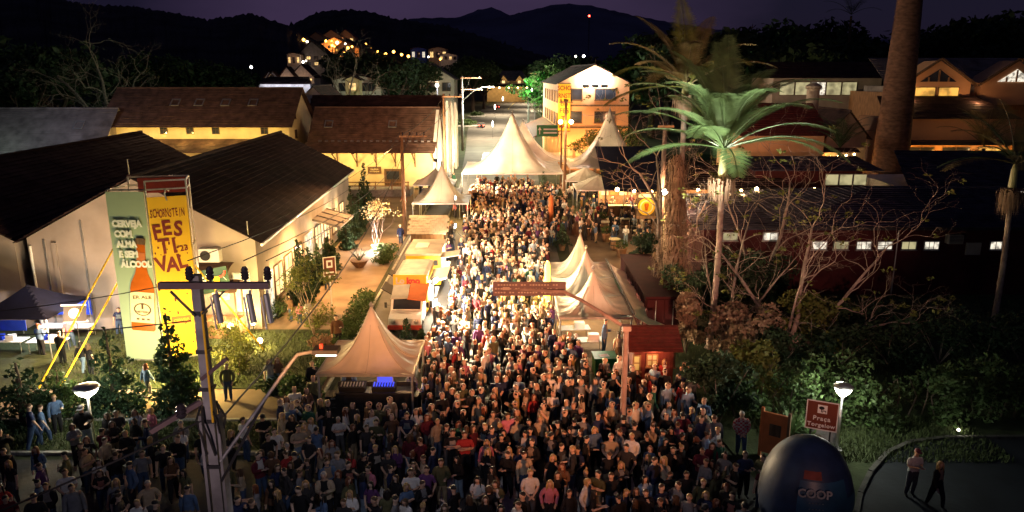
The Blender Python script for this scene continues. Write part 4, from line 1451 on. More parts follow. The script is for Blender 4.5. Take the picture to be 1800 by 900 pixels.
# green bin, red hut, dark container
gbn = thing('green_bin', 'green chest bin with white sheet on its lid beside the joined tents', 'bin', (4.75, 35.6, 0), .05)
b = MB(); b.boxz(-.55, .55, -.5, .5, .08, .92); b.build('body', M['greenplastic'], gbn)
b = MB(); b.boxz(-.6, .6, -.55, .55, .92, 1.02); ld = b.build('lid', M['greenplastic'], gbn)
b = MB(); b.box((-.05, -.1, 1.026), (.5, .34, .008), rz=.15); ppr = b.build('notice', M['whitepaint'], ld)
b = MB(); b.box((-.05, -.05, 1.034), (.3, .05, .006), rz=.15); b.build('red_print', M['redpaint'], ppr)
for sx in (-.45, .45):
    b = MB(); b.boxz(sx - .07, sx + .07, -.45, .45, 0, .08); b.build('foot', M['black'], gbn)
rh = thing('red_hut', 'small red boarded hut with lit window and dark roof', 'hut', (6.75, 34.0, 0))
for i in range(12):
    b = MB(); b.boxz(-.95 + i * .16, -.80 + i * .16, -.9 - .006 * (i % 3), -.86, 0, 2.35); b.build('plank', M['redwood'], rh)
b = MB(); b.boxz(-.95, .97, -.86, .9, 0, 2.35); b.build('wall', M['redwood'], rh)
window(rh, (6.68, 33.08, 1.75), .42, .5, '-y', 'winorange', 'wood', 2, 2)
window(rh, (5.95, 33.08, 1.6), .25, .7, '-y', 'winorange', 'wood', 1, 2)
window(rh, (7.74, 33.5, 1.7), .5, .6, '+x', 'winorange', 'wood', 1, 2)
b = MB(); b.slabs((-1.25, -1.35, 2.3), (1.3, -1.35, 2.3), (1.3, .1, 3.15), (-1.25, .1, 3.15), .2, .04); b.slabs((-1.25, 1.35, 2.3), (1.3, 1.35, 2.3), (1.3, .1, 3.15), (-1.25, .1, 3.15), .3, .04)
b.build('roof', M['redwood'], rh)
lamp((6.7, 32.5, 2.15), 14, (1, .4, .15), .15, rh)
cn = thing('container', 'dark red shipping container behind the joined tents', 'container', (8.75, 45.6, 0))
b = MB()
for i in range(34):
    b.boxz(-1.02 - .03 * (i % 2), 1.02 + .03 * (i % 2), -5 + i * .3, -4.7 + i * .3, .15, 2.5)
b.boxz(-1.08, 1.08, -5.05, 5.25, .05, .18)
b.build('body', M['darkred'], cn)
b = MB(); b.boxz(-1.1, 1.1, -5.08, 5.28, 2.5, 2.62); b.build('roof', M['darkred'], cn)
for sx in (-.5, .5):
    b = MB(); b.boxz(sx - .48, sx + .48, -5.1, -5.02, .2, 2.45); q = b.build('door', M['darkred'], cn)
    b = MB(); b.tube([(sx, -5.13, .3), (sx, -5.13, 2.4)], .025, 6); b.build('lock_bar', M['metal'], q)
gn = thing('green_box', 'bright green crate between the joined tents and the container', 'crate', (7.3, 49.6, 0))
b = MB(); b.boxz(-.9, .9, -.45, .45, .1, .9); b.boxz(-.95, .95, -.5, .5, .9, 1.0); b.build('body', M['greenplastic'], gn)

# ------------------------------------------------------------------ beer garden
bg = thing('beer_garden_roof', 'black pitched canvas roof over the beer garden bar', 'canopy', (13.5, 82, 0))
b = MB()
b.grid([[(9.8 + u * 7.6, 78 + v * 10, 3.1 + v * 3.6 - .35 * math.sin(math.pi * u) * (1 - v)) for u in np.linspace(0, 1, 9)] for v in np.linspace(0, 1, 7)])
b.build('canvas', M['navy'], bg, world=True)
for x in (10, 13.6, 17.2):
    b = MB(); b.boxz(x - .08, x + .08, 78.1, 78.26, 0, 3.1); b.build('post', M['timber'], bg, world=True)
b = MB(); b.boxz(9.8, 17.4, 83, 83.3, 0, 3.6); b.build('back_wall', M['wood'], bg, world=True)
for i in range(7):
    b = MB(); b.boxz(10.1 + i * 1.02, 10.9 + i * 1.02, 82.85, 82.99, 1.7, 2.8)
    b.build('shelf_panel', (M['winorange'], M['orangecloth'], M['beige'])[i % 3], bg, world=True)
for i in range(3):
    lamp((11 + i * 2.4, 80.3, 2.7), 210, (1, .62, .25), .2, bg)
bb = thing('bar_counter', 'long wooden bar counter under the black canvas roof', 'bar', (13.2, 79.6, 0))
b = MB(); b.boxz(-2.9, 2.9, -.3, .3, 0, 1.05); b.build('front', M['wood'], bb)
b = MB(); b.boxz(-3.0, 3.0, -.38, .38, 1.05, 1.12); b.build('worktop', M['beige'], bb)
rs = thing('round_sign', 'lit yellow panel with a round beer emblem at the beer garden', 'sign', at(1136, 365, 66))
c = rs.location
b = MB(); b.boxz(-.85, .85, -.06, .06, -1.0, 1.35); b.build('panel', M['timber'], rs)
b = MB(); b.lathe([(.78, -.03), (.78, .03)], 28); o = b.build('disc', M['gold'], rs); o.location = (0, -.1, .1); o.rotation_euler = (math.pi / 2, 0, 0)
b = MB(); b.lathe([(.6, -.035), (.6, .036), (.5, .036), (.5, -.03)], 28); o = b.build('ring', M['beige'], rs); o.location = (0, -.12, .1); o.rotation_euler = (math.pi / 2, 0, 0)
b = MB(); b.lathe([(.1, 0), (.16, .3), (.2, .5), (.16, .62)], 12, (0, -.18, -.2)); b.build('goblet', M['amber'], rs)
b = MB(); b.boxz(-.75, .75, -.12, -.06, .95, 1.25); b.build('name_board', M['beige'], rs)
b = MB(); b.boxz(-.9, .9, -.14, -.06, -1.0, -.75); b.build('name_board', M['wood'], rs)
b = MB()
for x in (-.7, .7):
    b.boxz(x - .05, x + .05, .06, .14, -c.z, 1.3)
b.build('post', M['timber'], rs)
lamp(c + Vector((0, -1.1, 1.3)), 40, (1, .7, .3), .1, rs)
pl = thing('stone_pillar', 'yellow lit stone pillar right of the round beer emblem', 'pillar', at(1168, 405, 62, 0).xyz)
pl.location.z = 0
k = 0
for i in range(14):
    for sx in (-1, 1):
        b = MB()
        w_ = .30 + .1 * ((i + sx) % 2)
        x0 = -.35 if sx < 0 else (-.35 + (.30 + .1 * ((i - 1) % 2)) + .015)
        x1 = (-.35 + (.30 + .1 * ((i - 1) % 2))) if sx < 0 else .35
        b.boxz(x0, x1, -.35 - .01 * (k % 3), .35, i * .29, i * .29 + .275)
        k += 1
        b.build('stone', M['cream'], pl)
b = MB(); b.boxz(-.33, .33, -.33, .33, 0, 4.1); b.build('core', M['plaster'], pl)
lamp(Vector(pl.location) + Vector((-.3, -1.2, 3.2)), 45, (1, .75, .25), .1, pl)
# string lights across the garden
sgp = [(1085, 333), (1115, 336), (1145, 337), (1172, 338), (1200, 335), (1227, 334), (1253, 335), (1280, 334), (1303, 335), (1330, 332), (1352, 335), (1380, 334), (1405, 335), (1432, 332)]
pts = [at(x, y, 61 + i * .15) for i, (x, y) in enumerate(sgp)]
sl_ = thing('string_lights', 'string of warm bulbs running from the beer garden past the palm', 'string lights', pts[4])
b = MB(); b.tube([Vector(p) + Vector((0, 0, .14)) for p in pts], .02, 5); b.build('cable', M['rubber'], sl_, world=True)
for i, p in enumerate(pts):
    b = MB(); b.ball(p, .13 if i % 3 else .17, 8); b.build('bulb', M['warmbulb'], sl_, world=True)
    lamp((p.x, p.y - .4, p.z - .2), 26 if i % 2 else 38, (1, .6, .22), .12, sl_)
bf = thing('bar_hall', 'low timber bar hall with an orange lit fascia behind the palm', 'building', (18.5, 66, 0))
b = MB(); b.boxz(15.0, 24.5, 65.5, 76, 0, 4.9); b.build('wall', M['wood'], bf, world=True)
b = MB(); b.boxz(14.8, 24.7, 65.2, 65.5, 3.7, 5.0); b.build('fascia', M['peach'], bf, world=True)
b = MB(); b.slabs((14.6, 65.2, 5.0), (24.9, 65.2, 5.0), (24.9, 72, 6.4), (14.6, 72, 6.4), .5, .05); b.build('roof', M['rooftile'], bf, world=True)
for px in (1285, 1355):
    p = at(px, 410, 65.4)
    window(bf, (p.x, 65.47, max(1.4, p.z)), 1.1, .7, '-y', 'winwarm', 'wood', 2, 1)
# barrel tables, planters, parasol base, beer garden tables
def barrel(x, y, label):
    t = thing('barrel_table', label, 'barrel table', (x, y, 0), 0, 'barrel tables in the beer garden')
    b = MB(); b.lathe([(.3, 0), (.38, .3), (.4, .5), (.38, .72), (.31, 1.0)], 16); b.build('staves', M['wood'], t, smooth=True)
    b = MB()
    for z, r_ in ((.15, .35), (.5, .405), (.85, .355)):
        b.lathe([(r_, z - .03), (r_ + .012, z - .02), (r_ + .012, z + .02), (r_, z + .03)], 16)
    b.build('hoop', M['dmetal'], t)
    b = MB(); b.lathe([(.5, 1.0), (.52, 1.02), (.52, 1.05), (.5, 1.06)], 18); b.build('tabletop', M['beige'], t)
for i, (px, py, lb_) in enumerate(((1080, 440, 'barrel table with pale top nearest the joined tents'), (1062, 408, 'barrel table beside the planter in the beer garden'), (1098, 402, 'barrel table in the middle of the beer garden'), (1122, 425, 'barrel table in front of the round emblem'), (1075, 378, 'barrel table near the beer garden bar'), (1010, 395, 'barrel table at the crowd edge by the orange pillar'))):
    p = at(px, py); barrel(p.x, p.y, lb_)
def wplanter(px, py, label):
    p = at(px, py)
    t = thing('planter', label, 'planter', (p.x, p.y, 0), 0, 'planters at the beer garden')
    b = MB(); b.lathe([(.32, 0), (.45, .7), (.5, .72), (.5, .8), (.42, .8)], 14); b.build('pot', M['wood'], t)
    V = leaf_quads([(0, 0, 1.1, .55, .55, .45)], 260, .16)
    quads_obj('leaves', V, M['leaf'], t)
def leaf_quads(clumps, n, size, flat=0.0, rs=None):
    """free leaf quads spread through ellipsoid clumps (x,y,z,rx,ry,rz)"""
    r_ = rs or nr
    w_ = np.array([c[3] * c[4] * c[5] for c in clumps]) ** .67
    idx = r_.choice(len(clumps), n, p=w_ / w_.sum())
    C = np.array(clumps, dtype=float)[idx]
    d = r_.normal(size=(n, 3)); d /= np.linalg.norm(d, axis=1)[:, None]
    rad = r_.uniform(.35, 1, n) ** .5
    P = C[:, :3] + d * rad[:, None] * C[:, 3:]
    u = r_.normal(size=(n, 3)); u[:, 2] *= (1 - flat); u /= np.linalg.norm(u, axis=1)[:, None]
    v = r_.normal(size=(n, 3)); v -= u * (u * v).sum(1)[:, None]; v /= np.linalg.norm(v, axis=1)[:, None]
    s = size * r_.uniform(.6, 1.4, n)[:, None]
    L, Wd = u * s * .5, v * s * .25
    return np.stack([P - L, P + Wd, P + L, P - Wd], axis=1)
for px, py, lb_ in ((1058, 398, 'wooden tub planter at the beer garden entrance'), (1066, 425, 'leafy tub planter left of the barrel tables'), (1092, 452, 'round topped tub planter nearest the container'), (1128, 450, 'tub planter at the right of the beer garden')):
    wplanter(px, py, lb_)
cv = at(1022, 412)
cb = thing('covered_mound', 'draped brown tarpaulin heap at the edge of the beer garden', 'tarpaulin heap', (cv.x, cv.y, 0))
b = MB(); b.lathe([(1.05, 0), (1.0, .5), (.85, .95), (.6, 1.2), (.1, 1.3)], 12, sy=.8)
b.v = [(x * (1 + .08 * math.sin(5 * math.atan2(y, x) + z * 4)), y, z) for x, y, z in b.v]
b.build('sheet', M['timber'], cb, smooth=True)
op = at(968, 400)
oc = thing('orange_pillar', 'tall soft orange inflatable pillar in the far crowd', 'inflatable pillar', (op.x, op.y, 0))
b = MB(); b.lathe([(.28, 0), (.3, .5), (.24, 1.8), (.26, 2.6), (.2, 3.1), (.04, 3.3)], 12); b.build('tube', M['orangecloth'], oc, smooth=True)
b = MB(); b.lathe([(.5, 0), (.5, .14), (.3, .16)], 12); b.build('base', M['black'], oc)
# ------------------------------------------------------------------ beer banner tower
bt = thing('banner_tower', 'tall two sided beer banner tower, sage green and yellow', 'banner tower', (-18.5, 36.9, 0))
HT = 9.3
# local frame: corner (seam) at origin-ish; green face looks at camera, yellow face turned to the right
A0, A1, A2 = Vector((-1.95, 0, 0)), Vector((0, 0, 0)), Vector((1.75, .75, 0))
def facebox(a, b, z0, z1, off, th, mb):
    t_ = (b - a).normalized(); n_ = Vector((t_.y, -t_.x, 0))
    p = [q + n_ * o_ + Vector((0, 0, z)) for o_ in (off, off + th) for q, z in ((a, z0), (b, z0), (b, z1), (a, z1))]
    mb.add(p, [(3, 2, 1, 0), (4, 5, 6, 7), (0, 1, 5, 4), (1, 2, 6, 5), (2, 3, 7, 6), (3, 0, 4, 7)])
b = MB(); facebox(A0, A1 + Vector((-.03, 0, 0)), .3, HT - .05, 0, .05, b); gp = b.build('green_panel', M['sage'], bt)
b = MB(); facebox(A1 + Vector((.06, .03, 0)), A2, .3, HT - .35, 0, .05, b); yp = b.build('yellow_panel', M['gold'], bt)
b = MB()
B0, B2 = A0 + Vector((.3, 1.6, 0)), A2 + Vector((-.5, 1.5, 0))
for q in (A0, A1, A2, B0, B2):
    b.beam(q + Vector((0, .12, 0)), q + Vector((0, .12, HT)), .08)
ring = [A0, A1, A2, B2, B0]
for z in (.2, 3.2, 6.2, HT + .02, HT + .45):
    for i in range(5):
        if z > HT + .1 and i not in (1, 2, 3):
            continue
        p, q = ring[i] + Vector((0, .12, z)), ring[(i + 1) % 5] + Vector((0, .12, z))
        b.beam(p, q, .07)
for q in (A1, A2, B2, B0):
    b.beam(q + Vector((0, .12, HT)), q + Vector((0, .12, HT + .47)), .07)
b.build('truss_frame', M['metal'], bt)
b = MB()
facebox(B0 + Vector((.5, .1, 0)), B2, HT - .4, HT + .4, 0, .03, b)
b.build('back_cloth', M['maroon'], bt)
b = MB(); b.tube([(.95, .28, HT - .55), (.88, .26, HT - .2), (.98, .22, HT + .05), (1.12, .3, HT - .05)], .04, 6); b.build('hook', M['metal'], yp)
# lettering
def gtext(s, x, z, size):
    return text(s, size, M['whitepaint'], gp, (x, -.135, z), (math.pi / 2, 0, 0), align='LEFT', bold=.026, sx=.84, depth=.012)
for i, s in enumerate(('CERVEJA', 'COM', 'ALMA', 'E SEM', 'ÁLCOOL')):
    gtext(s, -1.76 + .05 * i, 7.62 - i * .53, .46)
# bottle in relief on the green panel
def rel(prof, cx, z0, mname, name, par, y=-.055, sc=1.0, dep=.08):
    b = MB()
    L = [(cx - w * sc, z0 + z * sc) for w, z in prof] + [(cx + w * sc, z0 + z * sc) for w, z in reversed(prof)]
    b.prism([(x, y, z) for x, z in L], (0, -dep, 0))
    return b.build(name, M[mname], par)
bx, bz = 0, 0
bot = rel([(.50, 0), (.56, .08), (.56, 2.75), (.50, 3.15), (.30, 3.75), (.21, 4.3), (.19, 5.6), (.21, 5.65), (.21, 5.95), (.17, 6.0)], bx, bz, 'amber', 'bottle', gp, dep=.06)
rel([(.57, .55), (.57, 2.55)], bx, bz, 'beige', 'label', bot, y=-.117, dep=.012)
rel([(.2, 5.62), (.22, 5.7), (.22, 5.96), (.18, 6.02)], bx, bz, 'timber', 'bottle_cap', bot, y=-.117, dep=.02)
rel([(.20, 4.35), (.19, 5.1)], bx, bz, 'orangecloth', 'neck_glint', bot, y=-.117, dep=.006)
text('ER ALE', .30, M['timber'], bot, (bx, -.132, bz + 2.22), (math.pi / 2, -.1, 0), bold=.005)
b = MB(); b.lathe([(.42, -.004), (.42, .004), (.35, .004), (.35, -.004)], 24); o = b.build('emblem_ring', M['timber'], bot); o.location = (bx, -.132, bz + 1.42); o.rotation_euler = (math.pi / 2, 0, 0)
text('NSTEIN', .2, M['timber'], bot, (bx, -.134, bz + 1.25), (math.pi / 2, 0, 0), bold=.004)
rel([(.05, 0), (.05, .3), (.12, .3), (.12, .36)], bx, bz + 1.45, 'timber', 'emblem_goblet', bot, y=-.131, dep=.006)
bot.location = (-.86, 0, 1.9); bot.rotation_euler = (0, .085, 0); bot.scale = (1.08, 1, .83)
for dx in (-.3, -.05, .2):
    b = MB(); b.boxz(bx + dx, bx + dx + .14, -.138, -.129, bz + .72, bz + .84); b.build('print_mark', M['timber'], bot)
# yellow face lettering: letters follow the face direction
tdir = (A2 - A1).normalized(); yaw = math.atan2(tdir.y, tdir.x); nrm = Vector((tdir.y, -tdir.x, 0))
def ytext(s, u, z, size, tilt=0.0, m='maroon', sx=1.0, bold=.03):
    p = A1 + tdir * u + nrm * .062
    return text(s, size, M[m], yp, (p.x, p.y, z), (math.pi / 2, -tilt, yaw), bold=bold, sx=sx, depth=.006)
for i, s in enumerate('SCHORNSTEIN'):
    ytext(s, .19 + i * .148, 8.06 + .03 * (i % 3), .58 + .05 * (i % 2), .05 * ((i % 3) - 1), sx=.36, bold=.008)
for s, u, z, ti in (('F', .36, 7.1, .08), ('E', .82, 7.3, .05), ('S', 1.36, 7.22, -.12), ('T', .62, 6.35, .04), ('I', 1.1, 6.35, .06), ('V', .42, 5.42, .18), ('A', .92, 5.36, .0), ('L', 1.38, 5.5, .16)):
    ytext(s, u, z, 1.08, ti, sx=.82, bold=.035)
ytext("'23", 1.5, 6.2, .42, .1, bold=.01)
r2 = random.Random(5)
for k in range(26):
    u, z = r2.uniform(.15, 1.7), r2.choice([r2.uniform(.8, 4.6), r2.uniform(5.8, 6.8), r2.uniform(.8, 4.6)])
    p = A1 + tdir * u + nrm * .058
    b = MB(); b.ball((0, 0, 0), r2.uniform(.03, .07), 6); o = b.build('splash_mark', M['maroon'], yp)
    o.location = (p.x, p.y, z); o.scale = (1, .08, r2.uniform(.7, 2))
p = A1 + tdir * 1.05 + nrm * .06
b = MB(); b.box((0, 0, 0), (.95, .012, .42), rz=yaw); o = b.build('ticket_print', M['orangecloth'], yp); o.location = (p.x, p.y, 2.35)
ytext('CERVEJA', 1.05, 2.35, .2, .06, 'gold', bold=.004)
for (a_, z_), g_ in ((((-1.95, .2), 6.4), (-4.6, -3.4)), (((-1.95, .2), 4.6), (-3.5, -3.6)), (((1.75, .9), 5.2), (4.7, 1.8))):
    b = MB(); b.tube([(a_[0], a_[1], z_), (g_[0], g_[1], .1)], .05, 6); b.build('guy_strap', M['gold'], bt)
lamp((-16.0, 33.8, 1.4), 620, (1, .70, .20), .2, bt)
lamp((-23.7, 37.2, 2.0), 430, (1, .64, .34), .3, bt)  # added lamp, no fixture, brightens the warehouse wall
lamp((-21.6, 37.4, 5.0), 260, (1, .62, .34), .3, bt)  # added second wall wash, higher up
lamp((-14.6, 39.2, 3.6), 260, (1, .64, .22), .3, bt)  # added wall wash for the right part of the gable
lamp((-19.9, 32.8, 1.4), 330, (1, .9, .6), .2, bt)
# ground lamp at the strap foot and lit bush lamp
def ground_lamp(x, y, z, label, power, col, bulb='warmbulb', r=.2):
    t = thing('ground_lamp', label, 'lamp', (x, y, 0), 0, 'low garden lamps')
    b = MB(); b.tube([(0, 0, 0), (0, 0, z - r)], .03, 6); b.build('stem', M['dmetal'], t)
    b = MB(); b.ball((0, 0, z), r, 12); b.build('globe', M[bulb], t)
    lamp((x, y - r - .12, z + .25), power, col, r, t)
p = at(458, 612); ground_lamp(p.x, p.y, .45, 'yellow globe lamp at the foot of the yellow strap', 130, (1, .68, .18), r=.16)
p = at(408, 600); ground_lamp(p.x, p.y, .9, 'white hot garden lamp in the flowering bush by the utility pole', 150, (1, .72, .32), r=.2)
p = at(420, 588); ground_lamp(p.x + .9, p.y, .7, 'small garden lamp behind the flowering bush', 90, (1, .72, .3), r=.12)

# grill stall with the green board
gsx = at(384, 478, 42)
gs_ = thing('grill_stall', 'grill stall with dark green board, sausage and beer pictures', 'stall', (gsx.x, 41.2, 0))
b = MB(); b.boxz(-1.4, 1.4, -.6, .6, 0, 1.1); b.build('counter', M['wood'], gs_)
for x in (-1.35, 1.35):
    for y in (-.55, .55):
        b = MB(); b.boxz(x - .04, x + .04, y - .04, y + .04, 1.1, 3.0); b.build('post', M['timber'], gs_)
b = MB(); b.grid([[(x, -.9 + .36 * j, 2.95 + .45 * math.sin(math.pi * j / 5) + .06 * math.sin(x * 4 + j)) for x in np.linspace(-1.6, 1.6, 9)] for j in range(6)]); b.build('canvas_roof', M['rooftile2'], gs_)
b = MB(); b.box((0, -1.0, 3.6), (2.6, .07, 1.35), ry=-.2, rx=-.15); gbd = b.build('board', M['boardgreen'], gs_)
def on_board(mb_name, m, x, z, mb):
    o = mb.build(mb_name, M[m], gbd); o.location = (x, -1.05 - (z - 3.6) * .15, z + x * .2); o.rotation_euler = (-.15, -.2, 0); return o
b = MB(); b.prism([(-.75, -.02, -.1), (-.45, -.02, -.25), (.45, -.02, -.25), (.8, -.02, 0), (.45, -.02, .2), (-.6, -.02, .2), (-.8, -.02, .05)], (0, -.015, 0)); on_board('oval_plate', 'beige', -.15, 3.27, b)
t_ = text('SCHORNSTEIN', .2, M['timber'], gbd, (-.15, -1.04 - .03, 3.26 - .03), (math.pi / 2 - .15, -.2, 0), bold=.003)
for k in range(2):
    b = MB()
    for j in range(9):
        b.box((-.62 + j * .135, -.025, .03 * (j % 2)), (.1, .012, .09 + .03 * (j % 3)))
    on_board('script_line', 'whitepaint', -.3, 3.88 - k * .2, b)
b = MB(); b.prism([(-.16, -.02, -.2), (.16, -.02, -.2), (.2, -.02, .2), (-.2, -.02, .2)], (0, -.02, 0)); on_board('mug_picture', 'gold', .62, 3.6, b)
b = MB(); b.tube([(-.2, -.03, -.08), (0, -.03, -.05), (.12, -.03, .06), (.16, -.03, .2)], .07, 8); on_board('sausage_picture', 'redpaint', 1.0, 3.85, b)
b = MB(); b.tube([(0, -.03, -.05), (.16, -.03, -.3)], .015, 5); on_board('fork_picture', 'whitepaint', 1.0, 3.8, b)
lamp((gsx.x, 40.4, 2.6), 120, (1, .68, .3), .15, gs_)
lamp((gsx.x + .3, 38.9, 4.6), 50, (1, .75, .4), .15, gs_)

# ------------------------------------------------------------------ near utility pole, its arm lamp and wires
up = thing('utility_pole', 'nearest grey concrete utility pole with cross arm and insulators', 'utility pole', (-5.76, 13.0, 0))
b = MB()
def taper_box(b, z0, z1, w0, w1, d0, d1, cx=0, cy=0):
    b.add([(cx + sx * w0 / 2, cy + sy * d0 / 2, z0) for sx, sy in ((-1, -1), (1, -1), (1, 1), (-1, 1))] + [(cx + sx * w1 / 2, cy + sy * d1 / 2, z1) for sx, sy in ((-1, -1), (1, -1), (1, 1), (-1, 1))],
          [(0, 3, 2, 1), (4, 5, 6, 7), (0, 1, 5, 4), (1, 2, 6, 5), (2, 3, 7, 6), (3, 0, 4, 7)])
taper_box(b, 0, 11.45, .26, .15, .28, .16)
for sx in (-1, 1):
    taper_box(b, 0, 8.7, .08, .05, .38, .22, sx * .165, 0)
b.build('shaft', M['concrete'], up)
for z in (7.6, 8.55, 9.2, 9.95, 10.7):
    b = MB(); b.boxz(-.19 + z * .008, .19 - z * .008, -.19 + z * .008, .19 - z * .008, z, z + .07)
    b.build('clamp_band', M['dmetal'], up)
b = MB(); b.boxz(-.62, 1.38, -.2, -.1, 11.23, 11.35); ca = b.build('cross_arm', M['purpleboard'], up)
for x in (-.05, .32, .95, 1.36):
    b = MB()
    b.tube([(x, -.15, 11.36), (x, -.15, 11.5)], .025, 6)
    b.lathe([(.05, 11.40), (.075, 11.43), (.056, 11.455), (.075, 11.48), (.056, 11.505), (.075, 11.53), (.056, 11.555), (.065, 11.59), (.035, 11.64)], 14, (x, -.15, 0))
    b.build('insulator', M['ceramic'], ca)
for x in (.42, 1.02, 1.33):
    b = MB()
    b.tube([(x, -.24, 11.15), (x + .06, -.26, 10.62)], .055, 10)
    b.tube([(x - .09, -.24, 11.1), (x - .02, -.28, 10.5)], .018, 6)
    b.beam((x, -.15, 11.2), (x, -.24, 11.0), .04)
    b.build('fuse_cutout', M['metal'], ca)
b = MB(); b.beam((-.42, -.16, 11.18), (-.02, -.14, 10.7), .035); b.beam((.55, -.16, 11.18), (.05, -.14, 10.7), .035); b.build('brace', M['dmetal'], ca)
b = MB()
b.tube([(.10, -.16, 8.6), (.10, -.14, 10.8)], .022, 6)
b.build('earth_strip', M['gold'], up)
# transformer arm lower left of the shaft
b = MB(); b.beam((-.1, -.1, 9.0), (-.95, -.45, 8.55), .09); b.beam((-.05, -.1, 9.45), (.5, -.2, 9.9), .07); b.build('bracket', M['purpleboard'], up)
b = MB(); b.lathe([(.06, 8.75), (.1, 8.8), (.07, 8.84), (.1, 8.88), (.07, 8.92), (.1, 8.96), (.05, 9.02)], 12, (-.42, -.28, 0)); b.build('insulator', M['ceramic'], up)
b = MB()
for k in range(6):
    a = k * 1.05
    b.tube([(.16 * math.cos(a), .16 * math.sin(a), 8.9), (.26 * math.cos(a + .3), .26 * math.sin(a + .3), 8.6), (.2 * math.cos(a + .6), .2 * math.sin(a + .6), 8.3), (.17 * math.cos(a + 1), .17 * math.sin(a + 1), 7.9)], .022, 5)
b.build('cable_loop', M['rubber'], up)
arm = thing('street_lamp', 'street lamp on a long pale steel arm fixed to the nearest utility pole', 'street lamp', (-5.6, 12.95, 7.8))
p_a, p_b, p_c = Vector((-5.62, 12.9, 7.75)), at(520, 625, 13.6), at(556, 617, 13.8)
b = MB(); b.tube([p_a, p_a.lerp(p_b, .5), p_b - (p_b - p_a) * .06, p_b + Vector((.03, 0, .02)), p_c], .036, 8); b.build('arm', M['armsteel'], arm, world=True)
b = MB(); b.tube([Vector((-5.62, 12.85, 7.35)), p_a.lerp(p_b, .62)], .03, 6); b.build('stay', M['dmetal'], arm, world=True)
hd_c = p_c + Vector((.2, 0, .02))
b = MB(); b.box(hd_c, (.5, .3, .09)); hd = b.build('lamp_head', M['dmetal'], arm, world=True)
b = MB(); b.box(hd_c + Vector((.02, -.02, -.06)), (.4, .24, .03)); b.build('led_panel', M['led'], hd, world=True)
b = MB(); b.tube([hd_c + Vector((-.1, 0, .04)), hd_c + Vector((-.1, 0, .13))], .04, 8); b.build('photocell', M['redpaint'], hd, world=True)
lamp(hd_c + Vector((0, 0, -.25)), 150, (.95, .9, 1), .2, arm, 'SPOT', hd_c + Vector((1.5, 7, -9)), angle=R(150), blend=.9)

def utility_pole(name, label, x, y, h, arm=None, r=.16, m='wood', side=1, levels=(0,), group='utility poles along the street', armlen=2.6):
    t = thing(name, label, 'utility pole', (x, y, 0), 0, group)
    b = MB(); b.tube([(0, 0, 0), (0, 0, h)], [r * 1.25, r * .8], 10); b.build('shaft', M[m], t, smooth=True)
    for dz in levels:
        b = MB()
        x0 = -armlen / 2 if side == 0 else (-.2 if side > 0 else -armlen + .2)
        b.boxz(x0, x0 + armlen, -r - .1, -r + .02, h - .45 - dz, h - .3 - dz)
        q = b.build('cross_arm', M['wood' if m == 'wood' else 'peach'], t)
        for i in range(4):
            b = MB(); xx = x0 + armlen * (i + .5) / 4
            b.lathe([(.04, h - .3 - dz), (.09, h - .22 - dz), (.06, h - .15 - dz), (.09, h - .08 - dz), (.03, h - dz)], 8, (xx, -r - .04, 0)); b.build('insulator', M['ceramic'], q)
    return t
p = at(712, 415); utility_pole('utility_pole', 'brown wooden utility pole by the lane between plaza and kiosk', p.x, p.y, 9.8, m='wood', r=.17)
utility_pole('utility_pole', 'brown wooden utility pole in front of the white fins', -8.6, 95, 12.6, m='wood', side=1)
t = utility_pole('utility_pole', 'tall pale concrete pole with two cross arms left of the largest tent', -9.9, 150, 14.6, m='concrete', side=1, levels=(0, 2.2), armlen=4.2, r=.26)
b = MB(); b.tube([(0, -.2, 9.8), (2.6, -1.2, 12.0), (4.0, -1.5, 12.5), (5.4, -1.6, 12.6)], .08, 6); b.build('lamp_arm', M['metal'], t)
b = MB(); b.box((5.8, -1.6, 12.6), (1.1, .4, .18)); q = b.build('lamp_head', M['metal'], t)
b = MB(); b.box((5.8, -1.65, 12.48), (.9, .3, .06)); b.build('led_panel', M['whitebulb'], q)
lamp((-4.1, 148, 12.0), 9000, (1, .9, .68), .3, t)
utility_pole('utility_pole', 'slim concrete pole beside the green lit tree', 5.6, 185, 15.5, m='concrete', side=0, r=.2)
utility_pole('utility_pole', 'thicker concrete pole just left of the green lit tree', 3.7, 170, 14.2, m='concrete', side=0, r=.22)
p6 = at(992, 320, 88)
t = utility_pole('utility_pole', 'brown pole with two warm globe lamps at the largest tent', p6.x, 87.5, 12.2, m='wood', side=0, armlen=1.6)
for dx, z in ((-.62, 9.6), (.62, 9.6)):
    b = MB(); b.ball((dx, -.3, z), .26, 10); b.build('globe_lamp', M['warmbulb'], t)
    b = MB(); b.beam((0, -.1, z + .1), (dx, -.3, z + .25), .05); b.build('arm', M['dmetal'], t)
    lamp((p6.x + dx, 86.2, z), 90, (1, .72, .35), .25, t)
p7 = at(1157, 478)
t = utility_pole('utility_pole', 'pale pole with a dazzling lamp at the right of the beer garden', p7.x, p7.y, 11.6, m='palebark', side=0, r=.2, armlen=1.2)
zl = at(1160, 338, p7.y - .5).z
b = MB(); b.ball((.1, -.55, zl), .24, 12); b.build('globe_lamp', M['whitebulb'], t)
b = MB(); b.beam((0, -.15, zl + .15), (.1, -.5, zl + .2), .06); b.build('arm', M['dmetal'], t)
lamp((p7.x - .1, p7.y - 1.2, zl), 330, (1, .55, .25), .3, t)
lamp((p7.x + .8, p7.y - 1.1, zl + .1), 260, (1, .42, .18), .3, t)
t = utility_pole('utility_pole', 'far street lamp pole with a cool white lamp behind the tiled hall', at(769, 168, 210).x, 210, at(769, 148, 210).z + 1, m='concrete', side=0, r=.2, armlen=1)
b = MB(); b.ball((0, -.5, at(769, 150, 210).z), .5, 10); b.build('globe_lamp', M['farwhite'], t)
lamp((at(769, 168, 210).x, 208.5, at(769, 150, 210).z), 260, (.9, .93, 1), .5, t)

